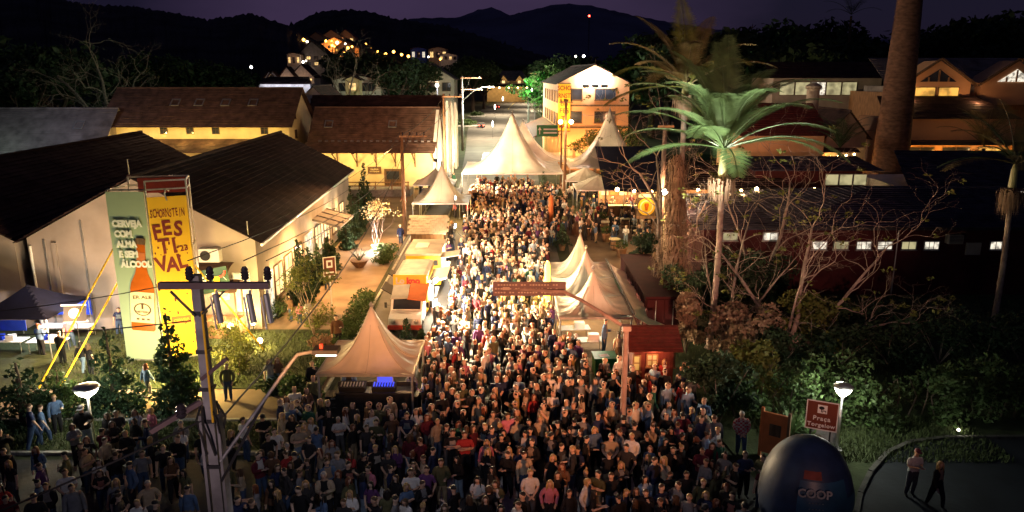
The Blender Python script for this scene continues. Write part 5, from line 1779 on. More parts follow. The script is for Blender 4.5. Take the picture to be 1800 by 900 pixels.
def wire(label, pts, r=.012, sag=.5):
    b = MB()
    P = []
    for a, c_ in zip(pts[:-1], pts[1:]):
        a, c_ = Vector(a), Vector(c_)
        n = 16
        for i in range(n):
            u = i / n
            P.append(a.lerp(c_, u) - Vector((0, 0, sag * 4 * u * (1 - u) * (c_ - a).length / 40)))
    P.append(Vector(pts[-1]))
    o0 = P[0].copy()
    b.tube([q - o0 for q in P], r, 5)
    o = b.build('power_line', M['rubber'])
    o.location = o0
    return tag(o, label, 'power line', 'overhead power lines')
pA = at(712, 415)
top2 = (pA.x, pA.y, 9.6)
for i, (x, sx) in enumerate(((-.05, -.1), (.95, 1.1), (1.36, 2.2))):
    wire(('first', 'second', 'third')[i] + ' overhead wire from the nearest pole to the brown lane pole', [(-5.76 + x, 12.85, 11.75), (pA.x + sx, pA.y - .2, 9.85)], .011, .9)
wire('sagging wire from the nearest pole out past the left edge below the gazebo', [(-5.9, 12.9, 10.6), (-17, 17, 9.0)], .012, .8)
wire('upper wire from the nearest cross arm out past the left edge', [(-6.2, 12.85, 11.3), (-17, 18.5, 8.8)], .010, .6)
wire('lower black cable from the pole clamp towards the bottom left corner', [(-5.9, 12.9, 8.6), (-14, 12, 5.4)], .02, .7)
wire('thick black cable from the pole clamp up past the front tent peak', [(-5.65, 12.9, 8.5), (-8.2, 60, 10.5)], .022, 1.3)
wire('slim wire over the plaza from the warehouse corner to the brown lane pole', [(-15.2, 43, 6.0), (pA.x, pA.y, 9.0)], .018, .6)
wire('wire bundle from the brown lane pole to the pole by the white fins', [top2, (-8.6, 95, 12.2)], .03, .9)
wire('second wire from the brown lane pole to the pole by the white fins', [(pA.x + 1.6, pA.y, 9.5), (-7.2, 95, 12.2)], .025, .9)
wire('wire from the white fins pole to the tall concrete pole', [(-7.6, 95, 12.2), (-8.2, 150, 14.4)], .035, .9)
wire('wire across the street from the lamp globes pole to the largest tent corner', [(p6.x, 87.5, 11), (13.5, 113, 9)], .025, .5)

# ------------------------------------------------------------------ overhead sign gantry over the crowd
gt = thing('sign_gantry', 'overhead sign gantry seen from behind on a single bent post', 'sign gantry', (4.5, 27.6, 0))
b = MB(); b.tube([(0, 0, 0), (0, 0, 5.25)], [.13, .11], 12); b.box((0, 0, 5.3), (.34, .34, .2)); b.build('post', M['gantry'], gt, smooth=False)
b = MB(); b.tube([(0, 0, 5.28), (-.9, 1.0, 5.62), (-1.7, 2.0, 5.86), (-2.3, 2.8, 5.95), (-5.2, 3.2, 5.98)], .075, 8); b.build('arm', M['gantry'], gt, smooth=True)
b = MB(); b.box((-3.75, 3.05, 6.0), (3.15, .06, .62)); sgp_ = b.build('sign_panel', M['purpleboard'], gt)
for r_ in range(3):
    for k in range(22):
        if (k * 7 + r_ * 3) % 11 in (0, 1):
            continue
        b = MB(); b.box((-5.2 + k * .125, 3.012, 6.18 - r_ * .17), (.085, .014, .05 + .02 * ((k + r_) % 2))); b.build('stud_mark', M['plaster'], sgp_)
for x, w in ((-4.75, .3), (-2.9, .3)):
    b = MB(); b.box((x, 3.01, 6.02 if x < -4 else 5.9), (w, .016, .13)); b.build('patch', M['plaster'], sgp_)

# brown tourist sign on the plaza
p = at(583, 540)
ts = thing('tourist_sign', 'white framed brown tourist sign on a pale post in the garden', 'sign', (p.x, p.y, 0), .5)
b = MB(); b.tube([(0, 0, 0), (0, 0, 2.5)], .05, 8); b.build('post', M['whitepaint'], ts)
b = MB(); b.boxz(-.42, .42, -.08, -.04, 2.15, 3.45); bd = b.build('board', M['signbrown'], ts)
b = MB()
for a_ in ((-.42, .42, 2.15, 2.2), (-.42, .42, 3.4, 3.45), (-.42, -.37, 2.2, 3.4), (.37, .42, 2.2, 3.4)):
    b.boxz(a_[0], a_[1], -.095, -.08, a_[2], a_[3])
b.build('frame', M['whitepaint'], ts)
b = MB(); b.boxz(-.2, .2, -.09, -.08, 2.72, 3.22); pc = b.build('pictogram', M['whitepaint'], bd)
b = MB(); b.boxz(-.1, .1, -.1, -.09, 2.85, 3.1); b.build('symbol', M['signbrown'], pc)
b = MB(); b.boxz(-.27, .27, -.09, -.08, 2.35, 2.45); b.build('text_bar', M['whitepaint'], bd)
# green street name sign by the largest tent
p = at(962, 230, 99)
gsn = thing('direction_sign', 'green direction sign with white arrow right of the largest tent', 'sign', (p.x, 99, 0))
b = MB(); b.boxz(-1.4, 1.4, -.06, 0, p.z - .75, p.z + .75); bd = b.build('board', M['signgreen'], gsn)
b = MB()
for z in (-.35, .1):
    b.boxz(-.5, 1.25, -.08, -.06, p.z + z, p.z + z + .2)
b.build('white_band', M['whitepaint'], bd)
b = MB(); b.prism([(-1.05, -.08, p.z - .45), (-.95, -.08, p.z - .45), (-.95, -.08, p.z + .1), (-.75, -.08, p.z + .1), (-1.0, -.08, p.z + .5), (-1.25, -.08, p.z + .1), (-1.05, -.08, p.z + .1)], (0, .02, 0)); b.build('arrow', M['whitepaint'], bd)
b = MB(); b.tube([(1.9, .2, 0), (1.9, .2, p.z + .9)], .1, 8); b.build('post', M['wood'], gsn)
for z in (-.5, 0, .5):
    b = MB(); b.beam((1.4, -.02, p.z + z), (1.9, .2, p.z + z), .07); b.build('bracket', M['dmetal'], gsn)

# ------------------------------------------------------------------ park: lamp, sign, board, egg
def park_lamp(x, y, h, label, power, bulb='farwhite', r=.34):
    t = thing('park_lamp', label, 'park lamp', (x, y, 0), 0, 'park lamps')
    b = MB(); b.tube([(0, 0, 0), (0, 0, h)], [.07, .05], 10); b.build('post', M['metal'], t, smooth=True)
    b = MB(); b.lathe([(.24, 0), (.24, .05), (.1, .08)], 16); b.build('base', M['concrete'], t)
    b = MB(); b.lathe([(.08, h), (r * .75, h + .18), (r, h + .36), (r * 1.02, h + .42)], 18); b.build('globe', M[bulb], t, smooth=True)
    b = MB(); b.lathe([(r * 1.12, h + .42), (r * 1.0, h + .5), (r * .5, h + .56), (.05, h + .58)], 18); b.build('cap', M['metal'], t, smooth=True)
    lamp((x - .1, y - .62, h + .25), power * .22, (.95, .98, .86), .25, t)
    lamp((x + .1, y + .62, h + .3), power, (.95, 1, .80), .25, t)
p = at(1470, 790)
park_lamp(p.x, p.y, 2.35, 'park lamp with a white bowl in front of the hedge', 105)
park_lamp(-17.3, 27.9, 2.2, 'park lamp with a blurred white globe between the left garden trees', 34, r=.45)
ps_ = thing('street_name_sign', 'brown park sign with tree symbol reading Praça Torgelow', 'sign', (11.85, 26, 0), -.42)
b = MB()
for x in (-.35, .35):
    b.tube([(x, .05, 0), (x, .05, 2.0)], .035, 8)
b.build('post', M['dmetal'], ps_)
b = MB(); b.boxz(-.55, .55, -.03, .02, 1.75, 2.9); bd = b.build('board', M['signbrown'], ps_)
b = MB()
for a_ in ((-.57, .57, 1.73, 1.77), (-.57, .57, 2.88, 2.92), (-.57, -.53, 1.77, 2.88), (.53, .57, 1.77, 2.88)):
    b.boxz(a_[0], a_[1], -.05, -.025, a_[2], a_[3])
b.build('frame', M['whitepaint'], bd)
b = MB(); b.boxz(-.17, .17, -.045, -.03, 2.42, 2.76); pc = b.build('pictogram', M['whitepaint'], bd)
b = MB(); b.ball((-.03, -.05, 2.64), .1, 10, sy=.1, sz=.7); b.boxz(-.045, -.015, -.055, -.045, 2.47, 2.6); b.boxz(.0, .13, -.055, -.045, 2.52, 2.55); b.boxz(.0, .02, -.055, -.045, 2.46, 2.52); b.boxz(.11, .13, -.055, -.045, 2.46, 2.52); b.build('tree_symbol', M['black'], pc)
text('Praça', .25, M['whitepaint'], bd, (0, -.04, 2.2), (math.pi / 2, 0, 0), bold=.006, spacing=1.15)
text('Torgelow', .225, M['whitepaint'], bd, (0, -.04, 1.93), (math.pi / 2, 0, 0), bold=.006, spacing=1.12)
ob = thing('orange_board', 'rusty orange notice board leaning by the agave behind the blue egg', 'board', (10.45, 26.9, 0), -.6)
b = MB(); b.boxz(-.55, .55, -.05, .05, .2, 1.95); bd = b.build('board', M['orangecloth'], ob)
b = MB(); b.boxz(-.2, .25, -.07, -.05, 1.0, 1.5); b.build('notice', M['timber'], bd)
for x in (-.52, .52):
    b = MB(); b.boxz(x - .05, x + .05, -.07, .08, 0, 2.1); b.build('post', M['wood'] if x > 0 else M['orangecloth'], ob)
pq = at(1448, 782, None, 0)
pqt = thing('plaque', 'pale stone plaque below the brown park sign', 'plaque', (pq.x, pq.y, 0), -.4)
b = MB(); b.prism([(-.5, 0, 0), (.5, 0, 0), (.45, .1, .75), (.25, .1, .9), (-.35, .1, .85), (-.5, .1, .7)], (0, .25, 0)); b.build('stone', M['concrete'], pqt)
M['eggtext'] = mat('faded_print', (.10, .13, .17), .5, .3, 4)
eg = thing('giant_egg', 'giant glossy dark blue painted egg in the park corner', 'egg sculpture', (9.3, 21.0, 0))
prof = []
for i in range(21):
    a = math.pi * i / 20
    z = 2.15 - 1.85 * math.cos(a)
    prof.append((max(.01, 1.42 * math.sin(a) ** .92 * (1 + .05 * math.cos(a))), z))
b = MB(); b.lathe(prof, 36); b.build('shell', M['egg'], eg, smooth=True)
b = MB(); b.lathe([(.9, 0), (.85, .35), (.7, .42)], 24); b.build('stand', M['concrete'], eg)
def eggpatch(a0, a1, z0, z1, m, name, lift=.012):
    rows = []
    for i in range(7):
        z = z0 + (z1 - z0) * i / 6
        c_ = max(-1, min(1, (2.15 - z) / 1.85)); sn = math.sqrt(1 - c_ * c_)
        r_ = 1.42 * sn ** .92 * (1 + .05 * c_) + lift
        rows.append([(r_ * math.cos(R(a)), r_ * math.sin(R(a)), z) for a in np.linspace(a0, a1, 9)])
    b = MB(); b.grid(rows); return b.build(name, M[m], eg, smooth=True)
pt_ = eggpatch(-122, -55, 2.2, 3.15, 'eggcyan', 'painted_band')
eggpatch(-118, -92, 3.2, 3.42, 'redwood', 'painted_patch')
eggpatch(-60, -20, 2.0, 2.6, 'eggcyan', 'painted_patch', .016)
text('COOP', .34, M['eggtext'], pt_, (-.3, -1.36, 2.86), (math.pi / 2 - .38, 0, -.2), bold=.01)
for z in (2.42, 2.6):
    text('- - - - -', .16, M['eggtext'], pt_, (-.25, -1.435 + (z - 2.42) * .2, z), (math.pi / 2 - .2, 0, -.15))
for x in (-.95, 1.25):
    b = MB(); b.tube([(x, -1.65, 0), (x, -1.65, 2.1)], .025, 6); b.build('barrier_post', M['metal'], eg)
# distant town: sodium street lamps on the hillside
proto = None
r4 = random.Random(3)
far = [(534, 70, 760), (540, 73, 740), (573, 72, 770), (583, 72, 775), (593, 75, 770), (607, 77, 760), (619, 82, 740), (605, 93, 690), (598, 98, 680), (612, 84, 730), (584, 80, 720), (588, 82, 715), (643, 78, 780), (652, 85, 760), (664, 91, 740), (678, 95, 720), (692, 91, 710), (706, 96, 700), (718, 99, 690), (735, 106, 680), (753, 100, 670), (774, 104, 660), (148, 62, 850), (156, 60, 850), (150, 63, 845), (442, 118, 420), (310, 122, 300), (322, 128, 290), (360, 112, 420), (1026, 99, 700), (533, 109, 470), (538, 107, 468), (541, 117, 460), (1500, 97, 500), (1645, 98, 500)]
for i, (px, py, Y) in enumerate(far):
    if 515 < px < 632 and Y > 600:
        Y = 645 - (px % 7) * 4
    p = at(px, py, Y)
    if proto is None:
        proto = thing('street_lamp', 'distant orange street lamp glowing on the dark hillside', 'street lamp', p, 0, 'distant orange street lamps on the hillside')
        b = MB(); b.tube([(0, 0, -24), (0, 0, 0)], .2, 6); b.build('post', M['dmetal'], proto)
        b = MB(); b.ball((0, -.5, 0), 1.25, 8); b.build('globe', M['sodium'], proto)
        pw = copy_tree(proto, None, None, 'distant pale lamp glowing in the dark valley', 'distant pale lamps in the valley')
        for q in bpy.data.objects:
            if q.parent == pw and q.name.startswith('globe'):
                q.data = q.data.copy(); q.data.materials[0] = M['farwhite']
        pw.location = at(1012, 99, 640)
        pw.scale = (.7, .7, .7)
        continue
    o = copy_tree(pw if (r4.random() < .3 or i > 24) else proto, p)
    s = r4.uniform(.5, 1.2) * Y / 760
    o.scale = (s, s, s)
for px, py, pw_ in ((536, 75, 2500), (600, 85, 5000), (590, 78, 4000), (612, 90, 4000), (650, 88, 2500), (575, 80, 3000)):
    lamp(at(px, py, 690), pw_ * .7, (1, .42, .1), 1.5)
for i, (px, py, Y) in enumerate(((866, 218, 178), (972, 200, 196), (870, 188, 222), (968, 184, 246), (884, 174, 285), (952, 168, 330), (935, 158, 390))):  # posts and spots added to brighten the far street evenly
    o = copy_tree(pw, at(px, py, Y), None, ('added pale street lamp nearest the tall concrete pole', 'added pale street lamp right behind the largest tent peak', 'added pale street lamp over the near traffic island', 'added pale street lamp right of the zebra crossing', 'added pale street lamp left of the far street', 'added pale street lamp right of the far centre line', 'added pale street lamp before the twin gabled inn')[i], 'added pale street lamps up the street')
    s = .2 * Y / 300
    o.scale = (s, s, .6)
    p = at(px, py, Y)
    lamp((p.x, Y - 1.5, 13), 15000, (1, .80, .50), .6, None, 'SPOT', (p.x, Y - 3, 0), angle=R(150), blend=.8)
mast = thing('radio_mast', 'thin lattice radio mast with a red light before the broad mountain', 'radio mast', at(1034, 100, 900))
mh_ = at(1034, 29, 900).z - mast.location.z
b = MB()
for a in range(3):
    x, y = 1.0 * math.cos(a * 2.094), 1.0 * math.sin(a * 2.094)
    b.tube([(x, y, -30), (x * .4, y * .4, mh_)], .14, 4)
for i in range(22):
    z = mh_ * i / 22
    for a in range(3):
        b.beam((math.cos(a * 2.094) * .9, math.sin(a * 2.094) * .9, z), (math.cos(a * 2.094 + 2.094) * .9, math.sin(a * 2.094 + 2.094) * .9, z + mh_ / 22), .1)
b.build('lattice', M['dmetal'], mast)
b = MB(); b.ball((0, 0, mh_ + .6), 1.0, 8); b.build('beacon', M['redbeacon'], mast)
# parked car far up the street
p = at(874, 190)
car = thing('parked_car', 'dark car with red tail light far up the street', 'car', (p.x, p.y, 0), .1)
b = MB(); b.prism([(-.9, y, z) for y, z in ((-2.1, .35), (-2.1, .85), (-1.5, .95), (-1.0, 1.45), (.8, 1.45), (1.4, .95), (2.1, .8), (2.1, .35))], (1.8, 0, 0)); b.build('body', M['black'], car)
for x in (-.85, .85):
    for y in (-1.3, 1.3):
        wheel(car, x, y, .33, .2)
for x in (-.65, .65):
    b = MB(); b.boxz(x - .2, x + .2, -2.13, -2.08, .65, .82); b.build('tail_light', M['redbeacon'], car)

for i, (px, py, rz_) in enumerate(((846, 224, .05), (905, 176, 3.1), (942, 170, .1))):
    p = at(px, py)
    copy_tree(car, (p.x, p.y, 0), rz_, ('dark car parked by the near traffic island', 'dark car turned away beyond the zebra crossing', 'dark car waiting near the twin gabled inn')[i], 'cars up the street')
car['group'] = 'cars up the street'
# ------------------------------------------------------------------ vegetation
def limbs(b, p, d, L, r, depth, rs, spread=.6, up=.15, n=2, nseg=4, wig=.18, tips=None, fork=(2, 3)):
    pts, rad = [Vector(p)], [r]
    q, dd = Vector(p), Vector(d).normalized()
    for i in range(nseg):
        dd = (dd + Vector((rs.uniform(-wig, wig), rs.uniform(-wig, wig), rs.uniform(-wig, wig) + up * .3))).normalized()
        q = q + dd * L / nseg
        pts.append(q.copy())
        rad.append(r * (1 - .42 * (i + 1) / nseg))
    b.tube(pts, rad, 6 if r > .05 else 4)
    if depth <= 0:
        if tips is not None:
            tips.append(q.copy())
        return
    for k in range(rs.randint(*fork)):
        nd = (dd + Vector((rs.uniform(-spread, spread), rs.uniform(-spread, spread), rs.uniform(-spread * .5, spread * .6) + up))).normalized()
        st = pts[-1] if k < 2 else pts[-2]
        limbs(b, st, nd, L * rs.uniform(.6, .85), rad[-1] * .85, depth - 1, rs, spread, up, n, nseg, wig, tips, fork)

def broad_tree(name, label, loc, h, w, seed, leafm='leafdark', n=2600, size=.9, group=None, barkm='darkbark', base=.35):
    rs, rn = random.Random(seed), np.random.RandomState(seed)
    t = thing(name, label, 'tree', loc, 0, group)
    b = MB(); tips = []
    b.tube([(0, 0, -1), (.1, 0, h * base * .5), (0, .1, h * base)], [w * .05, w * .04, w * .032], 8)
    b.build('trunk', M[barkm], t, smooth=True)
    b = MB()
    for k in range(5):
        a = k * 1.257 + rs.uniform(-.3, .3)
        limbs(b, (0, 0, h * base * rs.uniform(.8, 1)), (math.cos(a), math.sin(a), 1.0), h * .25, w * .02, 2, rs, .8, .2, tips=tips)
    b.build('branches', M[barkm], t)
    cl = []
    for p in tips:
        s = w * rs.uniform(.08, .17)
        cl.append((p.x, p.y, min(p.z, h * .93), s * 1.2, s * 1.2, s * .75))
    for k in range(16):
        a, rr = rs.uniform(0, 6.28), rs.uniform(.1, .42) * w
        z = h * rs.uniform(.45, .92)
        s = w * rs.uniform(.09, .16)
        cl.append((rr * math.cos(a), rr * math.sin(a), z, s * 1.2, s * 1.2, s * .8))
    quads_obj('crown', leaf_quads(cl, n, size, .3, rn), M[leafm], t)
    return t

def conifer(name, label, loc, h, w, seed, n=3000, size=.18, m='conifer', ragged=.5, cat='tree', group=None, columns=1):
    rs, rn = random.Random(seed), np.random.RandomState(seed)
    t = thing(name, label, cat, loc, 0, group)
    b = MB(); b.tube([(0, 0, -.1), (0, 0, h * .9)], [w * .06, w * .012], 7); b.build('trunk', M['darkbark'], t)
    cl = []
    nl = int(h * 4) + 4
    for i in range(nl):
        f = i / nl
        z = h * (.06 + .92 * f)
        rr = w / 2 * ((1 - f) ** .8) * rs.uniform(.75, 1.1) + .05
        for k in range(max(2, int(6 * (1 - f)) + 1)):
            a = rs.uniform(0, 6.28)
            q = rr * rs.uniform(.4, 1.0)
            s = max(.07, rr * .36)
            cl.append((q * math.cos(a), q * math.sin(a), z + rs.uniform(-.1, .1) - q * .15, s, s, s * ragged + .05))
    quads_obj('foliage', leaf_quads(cl, n, size, 0, rn), M[m], t)
    return t

# garden conifers, lower left
def gnd(px, py): return at(px, py)
p = gnd(310, 720); conifer('conifer', 'tall dark pointed conifer at the foot of the yellow banner', (p.x, p.y, 0), 5.2, 2.5, 21, 3400, .22)
p = gnd(205, 722); conifer('conifer', 'bushy conifer right of the blurred white park lamp', (p.x, p.y, 0), 4.3, 2.7, 22, 3200, .22)
p = gnd(45, 745); conifer('conifer', 'broad dark conifer bush in the lower left corner garden', (p.x, p.y, 0), 3.2, 3.9, 23, 3600, .22)
p = gnd(110, 725); conifer('conifer', 'pale lit conifer bush left of the blurred white park lamp', (p.x, p.y, 0), 2.3, 2.4, 24, 2400, .2, 'leaf')
def shrub(label, px, py, r, h, seed, m='leaf', n=900, size=.18, loc=None, name='shrub', stems=True, cat='shrub', flat=.2):
    p = Vector(loc) if loc else gnd(px, py)
    rs, rn = random.Random(seed), np.random.RandomState(seed)
    t = thing(name, label, cat, (p.x, p.y, 0))
    if stems:
        b = MB()
        for k in range(6):
            a = k * 1.05
            b.tube([(0, 0, 0), (r * .3 * math.cos(a), r * .3 * math.sin(a), h * .4), (r * .6 * math.cos(a), r * .6 * math.sin(a), h * .75)], [.035, .025, .012], 5)
        b.build('stems', M['bark'], t)
    cl = []
    for k in range(14):
        a, q = rs.uniform(0, 6.28), rs.uniform(0, .8) * r
        s = r * rs.uniform(.25, .45)
        cl.append((q * math.cos(a), q * math.sin(a), max(s * .6, h * rs.uniform(.25, .88)), s, s, s * .7))
    quads_obj('leaves', leaf_quads(cl, n, size, flat, rn), M[m], t)
    return t
shrub('flowering bush glowing around a hidden lamp right of the utility pole', 408, 612, 1.2, 1.5, 31, 'leafyellow', 1200, .16)
shrub('leafy bush below the yellow globe lamp', 420, 660, 1.5, 1.9, 32, 'leafyellow', 1300, .17)
shrub('low green bush on the lit garden lawn behind the utility pole', 455, 560, 1.3, .9, 33, 'leaf', 700, .18)
shrub('green bush beside the grill stall at the plaza edge', 490, 555, 1.2, 1.2, 34, 'leaf', 800, .18)
shrub('olive bush beneath the tourist sign', 560, 580, 1.6, 1.6, 35, 'leafyellow', 1100, .17)
shrub('reddish leafed shrub left of the front tent', 567, 632, .9, 1.2, 36, 'drypalm', 700, .16)
shrub('strappy green plants in front of the front tent at its left leg', 520, 705, 1.3, 1.3, 37, 'leaf', 1200, .24)
shrub('dark strappy bush behind the striped walkers', 490, 690, 1.1, 1.0, 38, 'leafdark', 900, .24)
t = thing('garden_tree', 'small loose garden tree hanging over the plaza edge', 'tree', (gnd(553, 590).x, gnd(553, 590).y, 0))
rs = random.Random(41); b = MB(); tips = []
for k in range(3):
    limbs(b, (0, 0, 0), (rs.uniform(-.4, .4), rs.uniform(-.4, .4), 1.2), 1.6, .05, 3, rs, .8, .25, tips=tips)
b.build('trunk', M['palebark'], t)
quads_obj('crown', leaf_quads([(p.x, p.y, p.z, .35, .35, .22) for p in tips], 1500, .15, .3, np.random.RandomState(41)), M['leafyellow'], t)
# green hedge strip beside the lane
hd_ = thing('hedge', 'bright green hedge strip between the lane and the plaza', 'hedge', (-9.2, 46, 0))
cl = []
rs = random.Random(44)
for i in range(60):
    Y = 35.5 + i * .22
    cl.append((-9.55 - .02 * (Y - 35) + rs.uniform(-.45, .45), Y, .45 + rs.uniform(-.1, .2), .5, .4, .38))
q = quads_obj('leaves', leaf_quads([(x + 9.2, y - 46, z, a, b_, c_) for x, y, z, a, b_, c_ in cl], 4200, .19, .2, np.random.RandomState(44)), M['leaf'], hd_)
q.location = (0, 0, 0)
shrub('green planting at the foot of the sparkling tree', 0, 0, 1.5, .8, 45, 'leaf', 1100, .2, loc=(-11.0, 61.8, 0))
shrub('green planting on the lane side of the sparkling tree', 0, 0, 1.3, .7, 46, 'leaf', 900, .2, loc=(-10.4, 58.5, 0))
# sparkling uplit tree
t = thing('sparkling_tree', 'small tree with bright uplit leaves on the plaza', 'tree', (-12.0, 64, 0))
rs = random.Random(51); b = MB(); tips = []
for k in range(6):
    a = k * 1.05
    limbs(b, (0, 0, 0), (.5 * math.cos(a), .5 * math.sin(a), 1.3), 1.5, .035, 3, rs, .7, .3, tips=tips)
b.build('stems', M['palebark'], t)
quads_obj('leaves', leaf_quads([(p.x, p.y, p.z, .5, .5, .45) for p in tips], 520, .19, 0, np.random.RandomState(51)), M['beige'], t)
ul = thing('uplight', 'white ground uplight under the sparkling tree', 'uplight', (-11.9, 62.6, 0))
b = MB(); b.lathe([(.2, 0), (.2, .15), (.16, .2)], 12); b.build('housing', M['dmetal'], ul)
b = MB(); b.ball((0, 0, .26), .15, 10); b.build('lens', M['whitebulb'], ul)
lamp((-11.9, 62.2, .7), 420, (1, .95, .8), .15, ul)
# cypress row along the shop wall
def cypress(label, X, Y, h, w, seed):
    conifer('cypress', label, (X, Y, 0), h, w, seed, int(1300 * h ** .8), .24, 'leafdark', 1.3, 'tree', 'cypresses along the warehouse shop wall')
for i, (X, Y, h, w, lb_) in enumerate(((-14.1, 47.6, 4.6, 1.6, 'cypress nearest the shop door, tall and pointed'), (-14.2, 49.8, 3.6, 1.5, 'second cypress from the shop door'), (-14.2, 52.2, 3.2, 1.6, 'short bushy cypress before the second shop door'), (-14.4, 56.6, 3.0, 1.7, 'bushy cypress under the grey awning'), (-14.6, 63.6, 3.2, 1.5, 'cypress just past the grey awning'), (-14.8, 67.2, 5.2, 1.6, 'tall cypress near the far end of the shop wall'), (-14.9, 71.0, 4.0, 1.5, 'cypress one before the far warehouse corner'), (-15.2, 75.6, 6.4, 1.9, 'tallest cypress at the far warehouse corner'))):
    cypress(lb_, X, Y, h, w, 60 + i)
conifer('cypress', 'dark cypress right behind the yellow banner', (gnd(352, 560).x, 41.0, 0), 5.0, 1.3, 71, 2600, .2, 'leafdark', 1.3)
# potted plants by the trucks and in the far crowd
def potted(label, x, y, h, w, seed, m='conifer'):
    t = thing('potted_conifer', label, 'potted plant', (x, y, 0), 0, 'potted conifers on the street')
    b = MB(); b.lathe([(.22, 0), (.3, .45), (.33, .5), (.27, .5)], 12); b.build('pot', M['wood'], t)
    b = MB(); b.tube([(0, 0, .4), (0, 0, h * .9)], [.04, .01], 6); b.build('stem', M['darkbark'], t)
    rs = random.Random(seed)
    cl = [(w * .5 * (1 - i / 14) * math.cos(k * 1.3 + i), w * .5 * (1 - i / 14) * math.sin(k * 1.3 + i), .5 + (h - .55) * i / 14, .12 + .12 * (1 - i / 14), .12 + .12 * (1 - i / 14), .1) for i in range(15) for k in range(4)]
    quads_obj('foliage', leaf_quads(cl, 900, .16, 0, np.random.RandomState(seed)), M[m], t)
p = gnd(716, 640); potted('dark potted conifer just in front of the yellow truck', p.x, p.y, 2.5, 1.3, 81)
p = gnd(742, 628); potted('smaller dark potted conifer right of the front tent peak', p.x, p.y, 1.6, .9, 82)
for i, (px, py, h, lb_) in enumerate(((955, 350, 3.4, 'potted conifer at the right under the largest tent'), (988, 440, 2.4, 'potted conifer by the farthest joined tent'), (984, 372, 2.6, 'potted conifer behind the orange pillar'))):
    p = gnd(px, py); potted(lb_, p.x, p.y, h, 1.5, 84 + i, 'leafdark')
# plaza flower bowl
p = gnd(632, 470)
t = thing('flower_bowl', 'dark flower bowl on the plaza below the sparkling tree', 'planter', (p.x, p.y, 0))
b = MB(); b.lathe([(.3, 0), (.6, .4), (.75, .6), (.65, .6)], 16); b.build('bowl', M['timber'], t)
b = MB()
for k in range(26):
    a = k * .7
    b.tube([(0, 0, .5), (.35 * math.cos(a), .35 * math.sin(a), 1.0), (.75 * math.cos(a), .75 * math.sin(a), 1.15 + .3 * math.sin(k))], [.03, .025, .006], 4)
b.build('leaves', M['leafdark'], t)
# bins on the plaza
for i, (px, py) in enumerate(((634, 372), (640, 345))):
    p = gnd(px, py)
    t = thing('litter_bin', ('black litter bin at the far end of the cypress row', 'black litter bin below the concrete dock')[i], 'bin', (p.x, p.y, 0))
    b = MB(); b.lathe([(.25, .05), (.3, .9), (.32, .92), (.2, 1.0)], 12); b.build('body', M['black'], t)
    b = MB(); b.boxz(-.12, .12, -.31, -.27, .75, .87); b.build('slot', M['dmetal'], t)

# ---------------------------------------------------------------- palms
def frond_pts(L, az, el, droop, n=12):
    """rachis curve in local space"""
    pts = []
    p = Vector((0, 0, 0))
    e = el
    for i in range(n + 1):
        pts.append(p.copy())
        d = Vector((math.cos(az) * math.cos(e), math.sin(az) * math.cos(e), math.sin(e)))
        p = p + d * (L / n)
        e -= droop * .54 / n * (.55 + 1.9 * i / n)
    return pts
def make_frond(par, base, L, az, el, droop, m, leaf=.75, wdt=.05, nl=46, twist=0.5, seed=0, name='frond', hang=.14):
    rs = random.Random(seed)
    pts = [base + q for q in frond_pts(L, az, el, droop)]
    b = MB()
    b.tube(pts, [.05 * (1 - .85 * i / (len(pts) - 1)) + .006 for i in range(len(pts))], 5)
    n = len(pts) - 1
    for k in range(nl):
        f = .13 + .86 * k / nl
        i = min(n - 1, int(f * n)); fr = f * n - i
        p = pts[i].lerp(pts[i + 1], fr)
        t = (pts[i + 1] - pts[i]).normalized()
        s = t.cross(Vector((0, 0, 1)))
        s = s.normalized() if s.length > .05 else Vector((math.sin(az), -math.cos(az), 0))
        upv = s.cross(t).normalized()
        ll = leaf * math.sin(math.pi * min(1, .18 + .8 * f)) ** .6 * rs.uniform(.85, 1.1)
        for sg in (-1, 1):
            d = (s * sg * .82 + t * .55 + upv * (twist - .35 * f) * .5 + Vector((0, 0, -.15))).normalized()
            w_ = (d.cross(upv)).normalized() * wdt * .5
            m1 = p + d * ll * .5 + Vector((0, 0, -hang * ll * .12))
            e1 = p + d * ll + Vector((0, 0, -hang * ll * rs.uniform(.5, .9)))
            b.add([p - w_ * .5, p + w_ * .5, m1 + w_, m1 - w_, e1], [(0, 1, 2, 3), (3, 2, 4)])
    return b.build(name, M[m], par)
